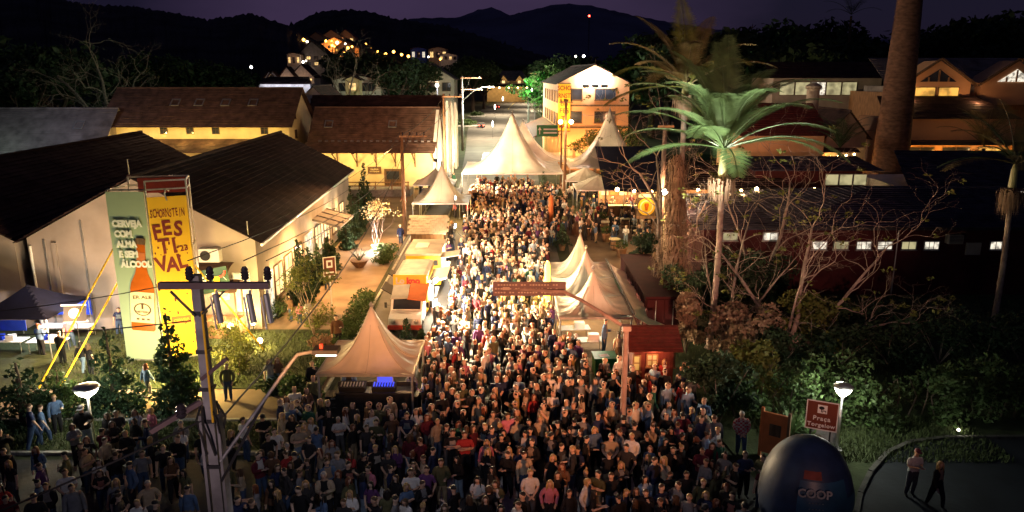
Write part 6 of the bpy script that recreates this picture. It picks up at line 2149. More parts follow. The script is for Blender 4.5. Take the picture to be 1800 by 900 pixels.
def palm(label, base, crown, fronds, trunk_r=.17, leaf=.8, m='palm', shaft=1.9, dry=22, seed=0, barkm='palebark', nl=46, drylen=1.6, name='palm'):
    rs = random.Random(seed)
    base, crown = Vector(base), Vector(crown)
    t = thing(name, label, 'palm tree', base)
    c = crown - base
    b = MB()
    n = 44
    top = c - Vector((0, 0, shaft * .95))
    pts = [Vector((0, 0, 0)).lerp(top, i / n) + Vector((.12 * math.sin(math.pi * i / n), 0, 0)) for i in range(n + 1)]
    rad = [trunk_r * (1.35 if i == 0 else 1) * (1 - .22 * i / n) * (1 + (.07 if i % 3 == 0 else -.03 + .03 * math.sin(i * 1.7))) for i in range(n + 1)]
    b.tube(pts, rad, 12)
    b.build('trunk', M[barkm], t, smooth=True)
    if shaft > .5:
        b = MB(); b.tube([top, top + Vector((0, 0, shaft * .25)), top + Vector((0, 0, shaft * .7)), c], [trunk_r * .85, trunk_r * 1.25, trunk_r * 1.0, trunk_r * .5], 12)
        b.build('crownshaft', M['crownshaft'], t, smooth=True)
    for i, (L, az, el, dr) in enumerate(fronds):
        make_frond(t, c - Vector((0, 0, .1)), L * 1.1, R(az), R(el), R(dr), m if not isinstance(m, list) else m[i % len(m)], leaf, .040, nl, .5, seed * 31 + i)
    if dry:
        b = MB()
        for k in range(dry * 14):
            a = rs.uniform(0, 6.28); q = rs.uniform(.05, .75); zz = rs.uniform(0, .5)
            p0 = top + Vector((.1 * math.cos(a), .1 * math.sin(a), -.02 + zz))
            p1 = top + Vector((q * math.cos(a), q * math.sin(a), -.1 + zz))
            p2 = p1 + Vector((rs.uniform(-.08, .08), rs.uniform(-.08, .08), -drylen * rs.uniform(.35, 1) * (1 - .35 * q)))
            w_ = Vector((-math.sin(a), math.cos(a), 0)) * .04
            b.add([p0 - w_, p0 + w_, p1 + w_, p1 - w_, p2], [(0, 1, 2, 3), (3, 2, 4)])
        b.build('dry_fronds', M['drypalm'], t)
    return t
b1 = gnd(1246, 612)
c1 = at(1273, 258, b1.y)
palm('nearest tall palm with green arching fronds and a skirt of dry flowers', b1, c1,
     [(6.2, 172, 62, 118), (5.6, 140, 76, 70), (5.8, 78, 80, 40), (5.8, 22, 64, 105), (6.0, -8, 48, 95), (6.0, -32, 22, 95), (5.4, 205, 46, 95), (5.2, 238, 34, 90), (5.4, 285, 66, 120), (5.4, 322, 34, 85), (5.2, 100, 66, 60), (4.8, 262, 8, 65), (5.2, 158, 26, 80), (5.2, 60, 58, 80), (5.4, 8, 16, 75), (5.0, 190, 12, 70), (5.2, 118, 50, 80), (6.0, 160, 70, 110), (5.8, 40, 70, 100), (5.8, 215, 66, 115), (5.8, 350, 66, 110), (5.6, 300, 50, 100), (5.6, 250, 60, 115), (5.8, 180, 38, 80), (5.4, 95, 84, 50)], .19, 1.15, 'palm', 2.1, 24, 1, nl=100)
b2 = gnd(1192, 600)
c2 = at(1205, 150, 45)
palm('taller brownish palm behind the nearest one with shaggy dry trunk', Vector((b2.x + .5, 45, 0)), c2,
     [(5.0, 178, 54, 95), (5.0, 146, 70, 70), (5.0, 95, 82, 40), (4.8, 50, 70, 60), (5.0, 15, 52, 90), (5.0, 205, 32, 95), (5.0, 235, 26, 90), (5.0, -20, 36, 90), (5.0, -60, 40, 100), (4.6, 120, 40, 90), (4.8, 262, 58, 110), (4.8, 190, 4, 60)], .2, 1.05, ['palmdark', 'palmdark', 'leafyellow'], 1.0, 20, 2, 'bark', nl=84)
b = MB()
rs = random.Random(77)
bb2 = Vector((b2.x + .5, 45, 0))
shg = thing('dry_creeper', 'mass of hanging dry reddish creeper and dead fronds on the palm trunk', 'dry creeper', bb2)
for k in range(1500):
    z = rs.uniform(2.2, 7.6) if k % 3 else rs.uniform(7, 10)
    a = rs.uniform(0, 6.28)
    q = rs.uniform(.2, 1.0) * (1.3 if z < 6 else .8)
    p0 = Vector((.15 * math.cos(a), .15 * math.sin(a), z + .3))
    p1 = Vector((q * math.cos(a), q * math.sin(a), z + rs.uniform(-.2, .4)))
    p2 = p1 + Vector((rs.uniform(-.4, .4), rs.uniform(-.3, .3), -rs.uniform(.6, 2.0)))
    w_ = Vector((-math.sin(a), math.cos(a), 0)) * rs.uniform(.016, .045)
    b.add([p0 - w_, p0 + w_, p1 + w_, p1 - w_, p2], [(0, 1, 2, 3), (3, 2, 4)])
b.build('dry_strands', M['drypalm'], shg)
b3 = gnd(1745, 575)
palm('slim palm near the right edge with drooping dry skirt', b3, at(1786, 285, b3.y),
     [(4.0, 170, 50, 90), (4.0, 130, 60, 70), (4.0, 90, 70, 50), (4.0, 40, 55, 80), (4.0, 10, 40, 85), (4.0, 205, 35, 90), (4.0, 240, 25, 90), (3.8, 270, 35, 90), (3.8, 300, 30, 85), (3.8, 155, 15, 80), (4.2, 185, 15, 75)], .18, .9, ['palmdark', 'leafdark'], 2.0, 22, 3, nl=50, drylen=1.9)
palm('bushy low palm in front of the pub', (52, 82, 0), (52, 82, 7.4), [(5, a, 45 + 15 * (k % 3), 90) for k, a in enumerate(range(0, 360, 26))], .25, 1.1, 'palmdark', .4, 0, 4, nl=40, barkm='darkbark')
palm('bushy palm at the right edge in front of the pub lights', (47, 62, 0), (47, 62, 9.4), [(5, a, 40 + 18 * (k % 3), 85) for k, a in enumerate(range(0, 360, 27))], .25, 1.1, ['palmdark', 'leafdark'], .4, 0, 5, nl=40, barkm='darkbark')
palm('small dark palm between bare tree and chimney', (33.5, 76, 0), (33.5, 76, 7.8), [(3.8, a, 50 + 14 * (k % 3), 95) for k, a in enumerate(range(0, 360, 30))], .18, .9, 'leafdark', .4, 0, 6, nl=36, barkm='darkbark')
palm('dark palm silhouette against the sky left of the chimney', (70, 160, 0), (70, 160, 27), [(6, a, 30 + 18 * (k % 3), 85) for k, a in enumerate(range(0, 360, 40))], .3, 1.3, 'leafdark', .4, 0, 7, nl=30, barkm='darkbark')

# ---------------------------------------------------------------- bare twisted trees
def bare_tree(label, base, stems, seed, m='palebark', tufts=60, leafm='leafyellow', depth=4):
    rs = random.Random(seed)
    t = thing('bare_tree', label, 'tree', base)
    tips = []
    bt_ = MB(); bb_ = MB()
    for (dx, dy, dz, L, r_) in stems:
        d = Vector((dx, dy, dz))
        q = Vector((0, 0, 0)); pts = [q.copy()]; rad = [r_ * 1.25]
        dd = d.normalized()
        for i in range(7):
            dd = (dd + Vector((rs.uniform(-.28, .28), rs.uniform(-.2, .2), rs.uniform(-.18, .22)))).normalized()
            dd = (dd + d.normalized() * .35).normalized()
            q = q + dd * L / 7
            pts.append(q.copy()); rad.append(r_ * (1 - .09 * (i + 1)))
            if i >= 2:
                limbs(bb_, q, (dd + Vector((rs.uniform(-1, 1), rs.uniform(-.7, .7), rs.uniform(-.4, .8)))), L * rs.uniform(.2, .34), rad[-1] * .42, 3, rs, .85, .02, wig=.42, tips=tips, nseg=5)
        bt_.tube(pts, rad, 8)
        limbs(bb_, q, dd, L * .3, rad[-1] * .7, depth, rs, .9, .0, wig=.42, tips=tips, nseg=5)
    bt_.build('trunk', M[m], t, smooth=True)
    bb_.build('branches', M[m], t)
    sel = [tips[rs.randrange(len(tips))] for _ in range(tufts)]
    if tufts:
        quads_obj('leaf_tufts', leaf_quads([(p.x, p.y, p.z, .22, .22, .12) for p in sel], tufts * 9, .2, .5, np.random.RandomState(seed)), M[leafm], t)['kind'] = 'stuff'
    return t
b4 = gnd(1385, 615)
bare_tree('big bare twisted tree with pinkish branches before the red building', b4, [(-.75, .1, .75, 6.6, .14), (.15, 0, 1.0, 7.0, .16), (.8, .1, .8, 7.0, .14), (.6, -.2, .3, 5.5, .10), (-.55, -.1, .3, 5.0, .10), (-.1, -.3, .6, 5.5, .1)], 101, 'palebark', 90)
b5 = gnd(1300, 640)
bare_tree('thin bare tree leaning by the nearest palm', (b5.x, b5.y + 3, 0), [(-.25, 0, 1, 6.0, .1), (.3, 0, 1, 7.0, .11), (.7, -.1, .8, 6, .09)], 102, 'bark', 46, depth=3)
bare_tree('pale bare tree with long branches over the beer garden', (11.2, 52.5, 0), [(-.45, -.1, 1.0, 9.0, .2), (-.15, 0, 1.0, 9.5, .2), (.5, 0, .9, 7.0, .16)], 103, 'palebark', 70, 'leafyellow')
bare_tree('slim bare tree right behind the nearest palm crown', (16.6, 47.5, 0), [(.1, 0, 1.0, 8.5, .16), (-.3, 0, 1.0, 7.5, .13)], 104, 'palebark', 20)
bare_tree('ghostly grey bare tree at the far left behind the low building', (-69, 128, 0), [(-.5, 0, 1.0, 15, .5), (.1, 0, 1, 16, .5), (.5, 0, .9, 13, .4)], 105, 'bark', 0)
bare_tree('ghostly bare tree behind the hall roofs left of the street', (-41, 185, 0), [(-.45, 0, 1.0, 15, .5), (.1, 0, 1, 16, .45), (.5, 0, .9, 14, .45)], 106, 'bark', 0)
for i, (x, y, r_, h, m_, lb_) in enumerate(((10.6, 41.5, 1.9, 4.6, 'leafdark', 'tall dark tangle left of the nearest palm trunk'), (13.0, 43.5, 2.4, 4.8, 'leafdark', 'tall dark tangle right of the nearest palm trunk'), (15.8, 45.5, 2.5, 4.2, 'leafdark', 'dark leafy tangle behind the big bare tree'), (12.0, 36.6, 2.0, 3.4, 'drypalm', 'dry rusty bush before the nearest palm trunk'), (16.6, 38.6, 2.3, 3.2, 'leafyellow', 'olive thicket at the foot of the big bare tree'), (19.5, 40.5, 2.4, 2.6, 'leafdark', 'low dark thicket right of the big bare tree'), (9.6, 52, 1.6, 4.4, 'leafdark', 'dark climber mass by the pale lamp pole'), (9.6, 38.4, 1.3, 4.0, 'drypalm', 'tall dry creeper bush right of the red hut'))):
    shrub(lb_, 0, 0, r_, h, 300 + i, m_, 2200, .27, loc=(x, y, 0))
# hedge and shrubs of the park
hg = thing('hedge', 'tall dense leafy park hedge lit by the white park lamp', 'hedge', (18, 30.0, 0))
rs = random.Random(111); cl = []
for i in range(150):
    x = rs.uniform(-8.2, 16); z = rs.uniform(.2, 2.25); y = rs.uniform(-.8, 2.2)
    cl.append((x, y, z, .75, .6, .5))
quads_obj('leaves', leaf_quads(cl, 17000, .21, .1, np.random.RandomState(111)), M['leaf'], hg)
b = MB()
for i in range(40):
    x = -8 + i * .6
    b.tube([(x, .6, 0), (x + rs.uniform(-.3, .3), .6, 1.0), (x + rs.uniform(-.5, .5), .5, 1.9)], [.04, .03, .01], 5)
b.build('stems', M['darkbark'], hg)
shrub('tall brownish bush at the left end of the park hedge', 1262, 745, 1.9, 3.4, 112, 'leafdark', 2600, .26)
shrub('ferny brown bush in front of the nearest palm foot', 1320, 700, 1.8, 2.8, 113, 'leafyellow', 1800, .24)
shrub('wild bush right of the palm foot under the bare tree', 1360, 660, 1.9, 2.4, 114, 'leafdark', 1800, .24)
for i, (px, py, r_, h) in enumerate(((1480, 640, 2.2, 2.2), (1560, 640, 2.4, 2.4), (1650, 640, 2.2, 2.8), (1730, 640, 2.4, 2.6), (1800, 650, 2.6, 3.0))):
    shrub(('wild shrub behind the park lamp', 'wild shrub right of the park lamp behind the hedge', 'loose shrub behind the middle of the hedge', 'loose shrub by the slim palm foot', 'dark shrub at the right edge behind the hedge')[i], px, py, r_, h, 120 + i, 'leafdark', 1300, .25)
def agave(label, px, py, r_, n, seed):
    p = gnd(px, py); rs = random.Random(seed)
    t = thing('agave', label, 'plant', (p.x, p.y, 0))
    for k in range(n):
        a = k * 2.4; e = .35 + .9 * (k / n)
        d = Vector((math.cos(a) * math.cos(e), math.sin(a) * math.cos(e), math.sin(e))); s = Vector((-math.sin(a), math.cos(a), 0))
        L = r_ * rs.uniform(.8, 1.1); b = MB()
        b.add([s * .04, -s * .04, d * L * .5 - s * .07 + Vector((0, 0, .08)), d * L * .5 + s * .07 + Vector((0, 0, .08)), d * L], [(0, 1, 2, 3), (3, 2, 4)])
        b.build('leaf', M['palm'], t)
agave('spiky agave between the orange board and the park sign', 1392, 765, 1.5, 34, 131)
agave('spiky agave right of the park sign post', 1425, 772, 1.1, 26, 132)
gl = thing('ground_spot', 'tiny glowing ground spot at the right end of the hedge', 'lamp', at(1684, 762))
b = MB(); b.lathe([(.1, 0), (.1, .12), (.07, .14)], 10); b.build('housing', M['dmetal'], gl)
b = MB(); b.ball((0, 0, .16), .06, 8); b.build('lens', M['farwhite'], gl)
lamp(gl.location + Vector((0, -.15, .3)), 2.2, (1, .95, .7), .06, gl)

# ---------------------------------------------------------------- background trees
LBL = ['dense round dark tree in the background', 'tall loose dark tree in the background', 'wide dark tree in the background', 'ragged dark tree in the background', 'slender dark tree in the background']
protos = []
for k, (h, w) in enumerate(((17, 15), (21, 14), (15, 20), (19, 17), (22, 11))):
    protos.append(broad_tree('tree', LBL[k], (0, 0, 0), h, w, 200 + k, 'leafdark', 2400, 1.15, 'dark trees in the background'))
PH = (17, 21, 15, 19, 22)
used = set()
def bg_tree(px, py_top, Y, k, sc=1.0):
    """a background tree whose top reaches a pixel height"""
    top = at(px, py_top, Y)
    s = max(.25, (top.z + 1) / PH[k])
    o = protos[k] if k not in used else copy_tree(protos[k])
    used.add(k)
    o.location = (top.x, Y, 0)
    o.rotation_euler = (0, 0, rnd.uniform(0, 6.28))
    o.scale = (s * sc, s * sc, s)
    return o
bgl = []
KN = ('dense round', 'tall loose', 'wide spreading', 'ragged', 'slender')
xs = [(1180, 52, 190, 3, 'right of the mountain foot'), (1215, 58, 150, 0, 'just behind the taller brown palm'), (1262, 46, 185, 1, 'above the nearest palm crown, left one'), (1300, 50, 170, 4, 'above the nearest palm crown, right one'), (1338, 48, 190, 2, 'right of the nearest palm crown'), (1372, 36, 200, 1, 'tallest above the lit pavilion'), (1415, 58, 160, 0, 'low over the lit pavilion roof'), (1455, 36, 205, 3, 'on the skyline right of the lit pavilion'), (1490, 60, 150, 4, 'below the skyline palm'), (1520, 64, 175, 2, 'just left of the chimney'), (1640, 66, 190, 0, 'over the pub roof, just right of chimney'), (1690, 40, 160, 3, 'over the middle of the pub roof'), (1738, 6, 150, 1, 'highest on the right skyline'), (1775, 24, 165, 3, 'right of the highest skyline tree'), (1810, 30, 150, 0, 'at the right photo edge'), (1590, 70, 200, 3, 'hidden behind the chimney'), (1440, 92, 130, 2, 'directly behind the lit pavilion'), (1380, 98, 140, 0, 'at the left end of the lit pavilion'), (1555, 88, 135, 4, 'between pavilion and chimney'),
      (30, 92, 135, 0, 'in the left corner above the low grey roof'), (85, 80, 150, 2, 'right of the left corner tree'), (-30, 88, 140, 3, 'cut off by the left edge'), (140, 110, 165, 1, 'left of the ghostly grey bare tree'), (250, 96, 175, 3, 'right of the ghostly grey bare tree'), (310, 104, 200, 0, 'over the long building, left part'), (365, 112, 210, 2, 'over the long building, middle'), (420, 116, 230, 1, 'over the long building, right part'), (205, 110, 190, 4, 'behind the ghostly grey bare tree'),
      (640, 92, 240, 2, 'below the hillside village lights'), (690, 106, 215, 0, 'right of the bare tree by the hall'), (728, 108, 225, 3, 'behind the far white street lamp'), (610, 100, 260, 0, 'left below the hillside village'), (790, 110, 270, 1, 'left of the tall concrete pole'), (830, 100, 300, 3, 'between tall concrete pole and inn'), (762, 118, 250, 4, 'beside the far white street lamp'), (870, 112, 470, 2, 'behind the twin gabled inn'), (850, 120, 330, 0, 'just left of the twin gabled inn'),
      (990, 100, 190, 3, 'above the green lit tree'), (1030, 106, 210, 0, 'behind the peach gable peak'), (1075, 108, 200, 2, 'right of the peach gable peak'), (1110, 96, 190, 1, 'between peach house and brown palm'), (1150, 86, 180, 3, 'left behind the brown palm crown'), (920, 110, 500, 1, 'right behind the twin gabled inn'), (955, 105, 300, 4, 'left behind the green lit tree')]
for *q, wh_ in xs:
    o = bg_tree(*q)
    o['label'] = KN[q[3]] + ' dark tree ' + wh_
gt_ = broad_tree('green_lit_tree', 'tree lit bright green by a lamp behind the peach gabled house', (7.2, 160, 0), 17.5, 11, 240, 'leaf', 3000, .7)
lamp((3.6, 152, 5.0), 1300, (.12, 1, .25), .4, gt_)
lamp((3.0, 157, 13.0), 900, (.12, 1, .2), .4, gt_)
broad_tree('street_tree', 'small leafy street tree lit amber before the peach house restaurant', (12.2, 109.5, 0), 7.4, 5.5, 241, 'leafyellow', 1500, .4, None, 'bark')
broad_tree('street_tree', 'second small leafy street tree beside the greyish pink tent', (16.2, 110, 0), 8.0, 5.5, 242, 'leaf', 1500, .4, None, 'bark')
lamp((-62, 116, 16), 150, (.6, 1, .55), .4)
for px, py, r_ in ((752, 208, 4.2), (838, 204, 3.0), (818, 221, 3.6)):
    p = at(px, py)
    shrub({752: 'clipped shrub bed on the left traffic island', 838: 'clipped shrub bed on the small traffic island by the crossing', 818: 'clipped shrub bed on the near traffic island'}[px], 0, 0, r_, 1.3, px, 'leaf', 700, .6, loc=(p.x, p.y, 0))
shrub('low leafy bush at the far left behind the low grey building', 0, 0, 4, 6.0, 260, 'leaf', 1400, .7, loc=(-74, 104, 0))
lamp((-66, 92, 8), 90, (.7, 1, .8), .3)
# grass blades where the lamps show them
def blades(name, label, rects, n, seed, h=.14):
    rn = np.random.RandomState(seed)
    P = []
    for (x0, x1, y0, y1, z, f) in rects:
        k = int(n * f)
        P.append(np.stack([rn.uniform(x0, x1, k), rn.uniform(y0, y1, k), np.full(k, z)], 1))
    P = np.concatenate(P)
    k = len(P)
    a = rn.uniform(0, 6.28, k)
    w = np.stack([np.cos(a), np.sin(a), np.zeros(k)], 1) * .02
    tip = np.stack([rn.normal(0, .05, k), rn.normal(0, .05, k), h * rn.uniform(.5, 1.3, k)], 1)
    V = np.stack([P - w, P + w, P + tip + w * .3, P + tip - w * .3], 1)
    o = quads_obj(name, V, M['grass'])
    return tag(o, label, None, None, 'stuff')
blades('grass', 'short grass on the verge and garden lawn', [(-32, -9.7, 27.4, 29.9, .1, .5), (-24, -10, 33.7, 41.8, .06, .5)], 16000, 5)
blades('grass', 'short park grass around the lamp and sign', [(10.6, 20, 26.5, 30.5, .015, .6), (9, 34, 33, 49, .015, .4)], 12000, 6, .18)
# ------------------------------------------------------------------ people
from mathutils.bvhtree import BVHTree
def skin_mesh(joints, edges, root, sub):
    """joints: list of (co, rx, ry)"""
    me = bpy.data.meshes.new('figure')
    bm = bmesh.new()
    ly = bm.verts.layers.skin.verify()
    vs = []
    for i, (co, rx, ry) in enumerate(joints):
        v = bm.verts.new(co)
        v[ly].radius = (rx, ry)
        v[ly].use_root = (i == root)
        vs.append(v)
    for a, b in edges:
        bm.edges.new((vs[a], vs[b]))
    bm.to_mesh(me)
    bm.free()
    o = bpy.data.objects.new('figure', me)
    COL.objects.link(o)
    md = o.modifiers.new('skin', 'SKIN')
    md.use_smooth_shade = True
    md.branch_smoothing = 0.6
    if sub:
        o.modifiers.new('sub', 'SUBSURF').levels = sub
        o.modifiers['sub'].render_levels = sub
    dg = bpy.context.evaluated_depsgraph_get()
    dg.update()
    out = bpy.data.meshes.new_from_object(o.evaluated_get(dg))
    bpy.data.objects.remove(o)
    bpy.data.meshes.remove(me)
    return out

ARMS = {  # (elbow, wrist, hand direction) for +x side, then -x side
    'down': (((.245, .02, 1.12), (.26, -.05, .87), (0, -.15, -1)),) * 2,
    'crossed': (((.255, -.03, 1.13), (-.05, -.225, 1.185), (-1, -.05, .25)), ((.255, -.03, 1.15), (-.04, -.185, 1.225), (-1, -.05, .1))),
    'cup': (((.25, .02, 1.13), (.17, -.25, 1.19), (-.15, -1, .25)), ((.245, .02, 1.12), (.26, -.05, .87), (0, -.15, -1))),
    'phone': (((.24, -.02, 1.12), (.07, -.27, 1.20), (-.2, -1, .35)),) * 2,
    'pockets': (((.30, .05, 1.13), (.22, -.06, .93), (-.25, -.2, -1)),) * 2,
    'drink': (((.27, -.14, 1.22), (.09, -.215, 1.44), (-.3, -.3, 1)), ((.245, .02, 1.12), (.26, -.05, .87), (0, -.15, -1))),
    'raised': (((.32, -.08, 1.50), (.27, -.12, 1.76), (0, -.1, 1)), ((.245, .02, 1.12), (.26, -.05, .87), (0, -.15, -1))),
    'folded': (((.245, -.01, 1.11), (.06, -.19, .95), (-.8, -.2, -.5)),) * 2,
    'walking': (((.24, .10, 1.13), (.25, .12, .90), (0, -.1, -1)), ((.24, -.06, 1.13), (.24, -.18, .92), (0, -.3, -1))),
}
POSE_TXT = {'down': 'arms hanging', 'crossed': 'arms crossed', 'cup': 'hand forward', 'phone': 'hands forward', 'pockets': 'hands pocketed', 'drink': 'hand at mouth', 'raised': 'hand raised', 'folded': 'hands folded', 'walking': 'walking'}

def figure(pose, fem, hi):
    sw = .165 if fem else .19      # shoulder
    hw = .098 if fem else .09
    k = 1.12 if hi else .98
    J, E, B = [], [], []
    def j(co, rx, ry=None):
        J.append((Vector(co), rx * k, (ry or rx) * k)); return len(J) - 1
    def e(a, b, nm):
        E.append((a, b)); B.append((a, b, nm))
    pel = j((0, .01, .93), .15 if fem else .14, .115)
    wai = j((0, .005, 1.10), .125 if fem else .15, .11)
    che = j((0, 0, 1.30), .145 if fem else .168, .115)
    nb = j((0, .012, 1.445), .075, .07)
    nk = j((0, .01, 1.51), .055)
    jw = j((0, -.012, 1.575), .066, .074)
    hm = j((0, -.008, 1.65), .080, .094)
    ht = j((0, .0, 1.745), .070, .080)
    e(pel, wai, 'pelvis'); e(wai, che, 'torso'); e(che, nb, 'torso'); e(nb, nk, 'neck'); e(nk, jw, 'head'); e(jw, hm, 'head'); e(hm, ht, 'head')
    walk = pose == 'walking'
    for si, s in enumerate((1, -1)):
        el, wr, hd = ARMS[pose][si]
        sh = j((s * sw, .01, 1.405), .058)
        em = j((s * (el[0] - .19 + sw), el[1], el[2]), .043)
        wm = j((s * wr[0], wr[1], wr[2]), .033)
        e(che, sh, 'torso'); e(sh, em, 'uarm'); e(em, wm, 'farm')
        h = Vector((s * hd[0], hd[1], hd[2])).normalized()
        w0 = J[wm][0]
        side = h.cross(Vector((0, 1, 0)) if abs(h.y) < .8 else Vector((0, 0, 1))).normalized() * s
        pl = j(w0 + h * .07, .036, .024)
        e(wm, pl, 'hand')
        if hi:
            for f in range(4):
                off = side * (.027 - .018 * f)
                ln = (.075, .085, .08, .062)[f]
                cu = Vector((0, -.02, -.012)) if f else Vector((0, -.012, -.006))
                a = j(w0 + h * .095 + off, .0105)
                b_ = j(w0 + h * (.095 + ln * .55) + off + cu * .4, .0095)
                c = j(w0 + h * (.095 + ln) + off + cu * 1.3, .008)
                e(pl, a, 'hand'); e(a, b_, 'hand'); e(b_, c, 'hand')
            a = j(w0 + h * .045 + side * .038, .012)
            b_ = j(w0 + h * .085 + side * .055 + Vector((0, -.012, 0)), .0095)
            e(wm, a, 'hand'); e(a, b_, 'hand')
        else:
            tp = j(w0 + h * .16, .02)
            e(pl, tp, 'hand')
        st = (.16 * s if walk else 0)
        hp = j((s * hw, .01 - st * .2, .84), .098)
        kn = j((s * (hw + .012), -.02 - st * .9, .49), .066)
        an = j((s * (hw + .025), .03 - st * 1.3, .10), .045)
        to = j((s * (hw + .05), -.13 - st * 1.3, .045), .036, .03)
        e(pel, hp, 'pelvis'); e(hp, kn, 'thigh'); e(kn, an, 'shin'); e(an, to, 'foot')
    if hi:
        ns = j((0, -.108, 1.632), .016); e(hm, ns, 'head')
        for s in (1, -1):
            er = j((s * .092, .012, 1.635), .02); e(hm, er, 'head')
    me = skin_mesh(J, E, pel, 1 if hi else 0)
    n = len(me.polygons)
    co = np.zeros(len(me.vertices) * 3); me.vertices.foreach_get('co', co); co = co.reshape(-1, 3)
    cen = np.array([p.center[:] for p in me.polygons])
    best = np.full(n, 1e9); reg = np.zeros(n, dtype=int)
    names = ['pelvis', 'torso', 'neck', 'head', 'uarm', 'farm', 'hand', 'thigh', 'shin', 'foot']
    for a, b_, nm in B:
        p, q = np.array(J[a][0]), np.array(J[b_][0])
        d = q - p
        t = np.clip(((cen - p) @ d) / max(1e-9, d @ d), 0, 1)
        r_ = (J[a][1] + (J[b_][1] - J[a][1]) * t)
        dist = np.linalg.norm(cen - (p + t[:, None] * d), axis=1) - r_
        m_ = dist < best
        best[m_] = dist[m_]; reg[m_] = names.index(nm)
    return me, co, cen, np.array([names[i] for i in reg])

M['skin'] = mat('skin', (.6, .4, .3), .55, .06, 3, 0, 0, .35, tint=True)
M['hair'] = mat('hair', (.1, .06, .03), .55, .3, 14, .2, 0, .4, tint=True, stretch=(3, 3, .5))
M['cloth'] = mat('cloth', (.1, .1, .1), .85, .2, 7, .16, 0, .2, tint=True)
M['jeans'] = mat('trouser_cloth', (.1, .1, .1), .85, .15, 9, .15, 0, .2, tint=True)
M['shoe'] = mat('shoe_leather', (.05, .045, .04), .6, .3, 5)
M['eye'] = mat('dark_eye', (.02, .015, .012), .3, .1, 5)
M['lip'] = mat('lip', (.35, .12, .10), .5, .1, 5)
M['plaid'] = mat('plaid_cloth', (.35, .04, .05), .85, .2, 5)
n_, l_ = M['plaid'].node_tree.nodes, M['plaid'].node_tree.links
ck = n_.new('ShaderNodeTexChecker'); ck.inputs['Scale'].default_value = 14
ck.inputs['Color1'].default_value = (.42, .05, .06, 1); ck.inputs['Color2'].default_value = (.5, .42, .38, 1)
tc = n_.new('ShaderNodeTexCoord'); l_.new(tc.outputs['Object'], ck.inputs['Vector']); l_.new(ck.outputs[0], n_['Principled BSDF'].inputs['Base Color'])

def sub_mesh(name, me, co, keep, off, m, extra=None):
    """garment: chosen faces of the body pushed outward"""
    nv = np.zeros(len(me.vertices) * 3); me.vertices.foreach_get('normal', nv); nv = nv.reshape(-1, 3)
    faces = [tuple(me.polygons[i].vertices) for i in np.nonzero(keep)[0]]
    used = sorted({v for f in faces for v in f})
    mp = {v: i for i, v in enumerate(used)}
    V = co[used] + nv[used] * off
    if extra is not None:
        V = extra(V)
    o = bpy.data.meshes.new(name)
    o.from_pydata([tuple(v) for v in V], [], [tuple(mp[v] for v in f) for f in faces])
    o.polygons.foreach_set('use_smooth', [True] * len(faces))
    o.materials.append(m)
    o.update()
    return o

def body_mesh(me, co, reg):
    bt = BVHTree.FromPolygons([tuple(v) for v in co], [tuple(p.vertices) for p in me.polygons])
    V = [tuple(v) for v in co]; F = [tuple(p.vertices) for p in me.polygons]; MI = [1 if r_ == 'foot' else 0 for r_ in reg]
    def patch(x, z, w, h, mi):
        h_ = bt.ray_cast(Vector((x, -1, z)), Vector((0, 1, 0)))
        y = (h_[0].y if h_[0] else -.1) - .004
        o = len(V)
        V.extend([(x - w, y + .004, z), (x, y - .002, z - h), (x + w, y + .004, z), (x, y - .002, z + h)]); F.append((o, o + 1, o + 2, o + 3)); MI.append(mi)
    for s in (1, -1):
        patch(s * .034, 1.650, .016, .008, 2)
        patch(s * .034, 1.678, .02, .005, 2)
    patch(0, 1.588, .026, .008, 3)
    o = bpy.data.meshes.new('person')
    o.from_pydata(V, [], F)
    for q in ('skin', 'shoe', 'eye', 'lip'):
        o.materials.append(M[q])
    o.polygons.foreach_set('material_index', MI)
    o.polygons.foreach_set('use_smooth', [True] * len(F))
    o.update()
    return o

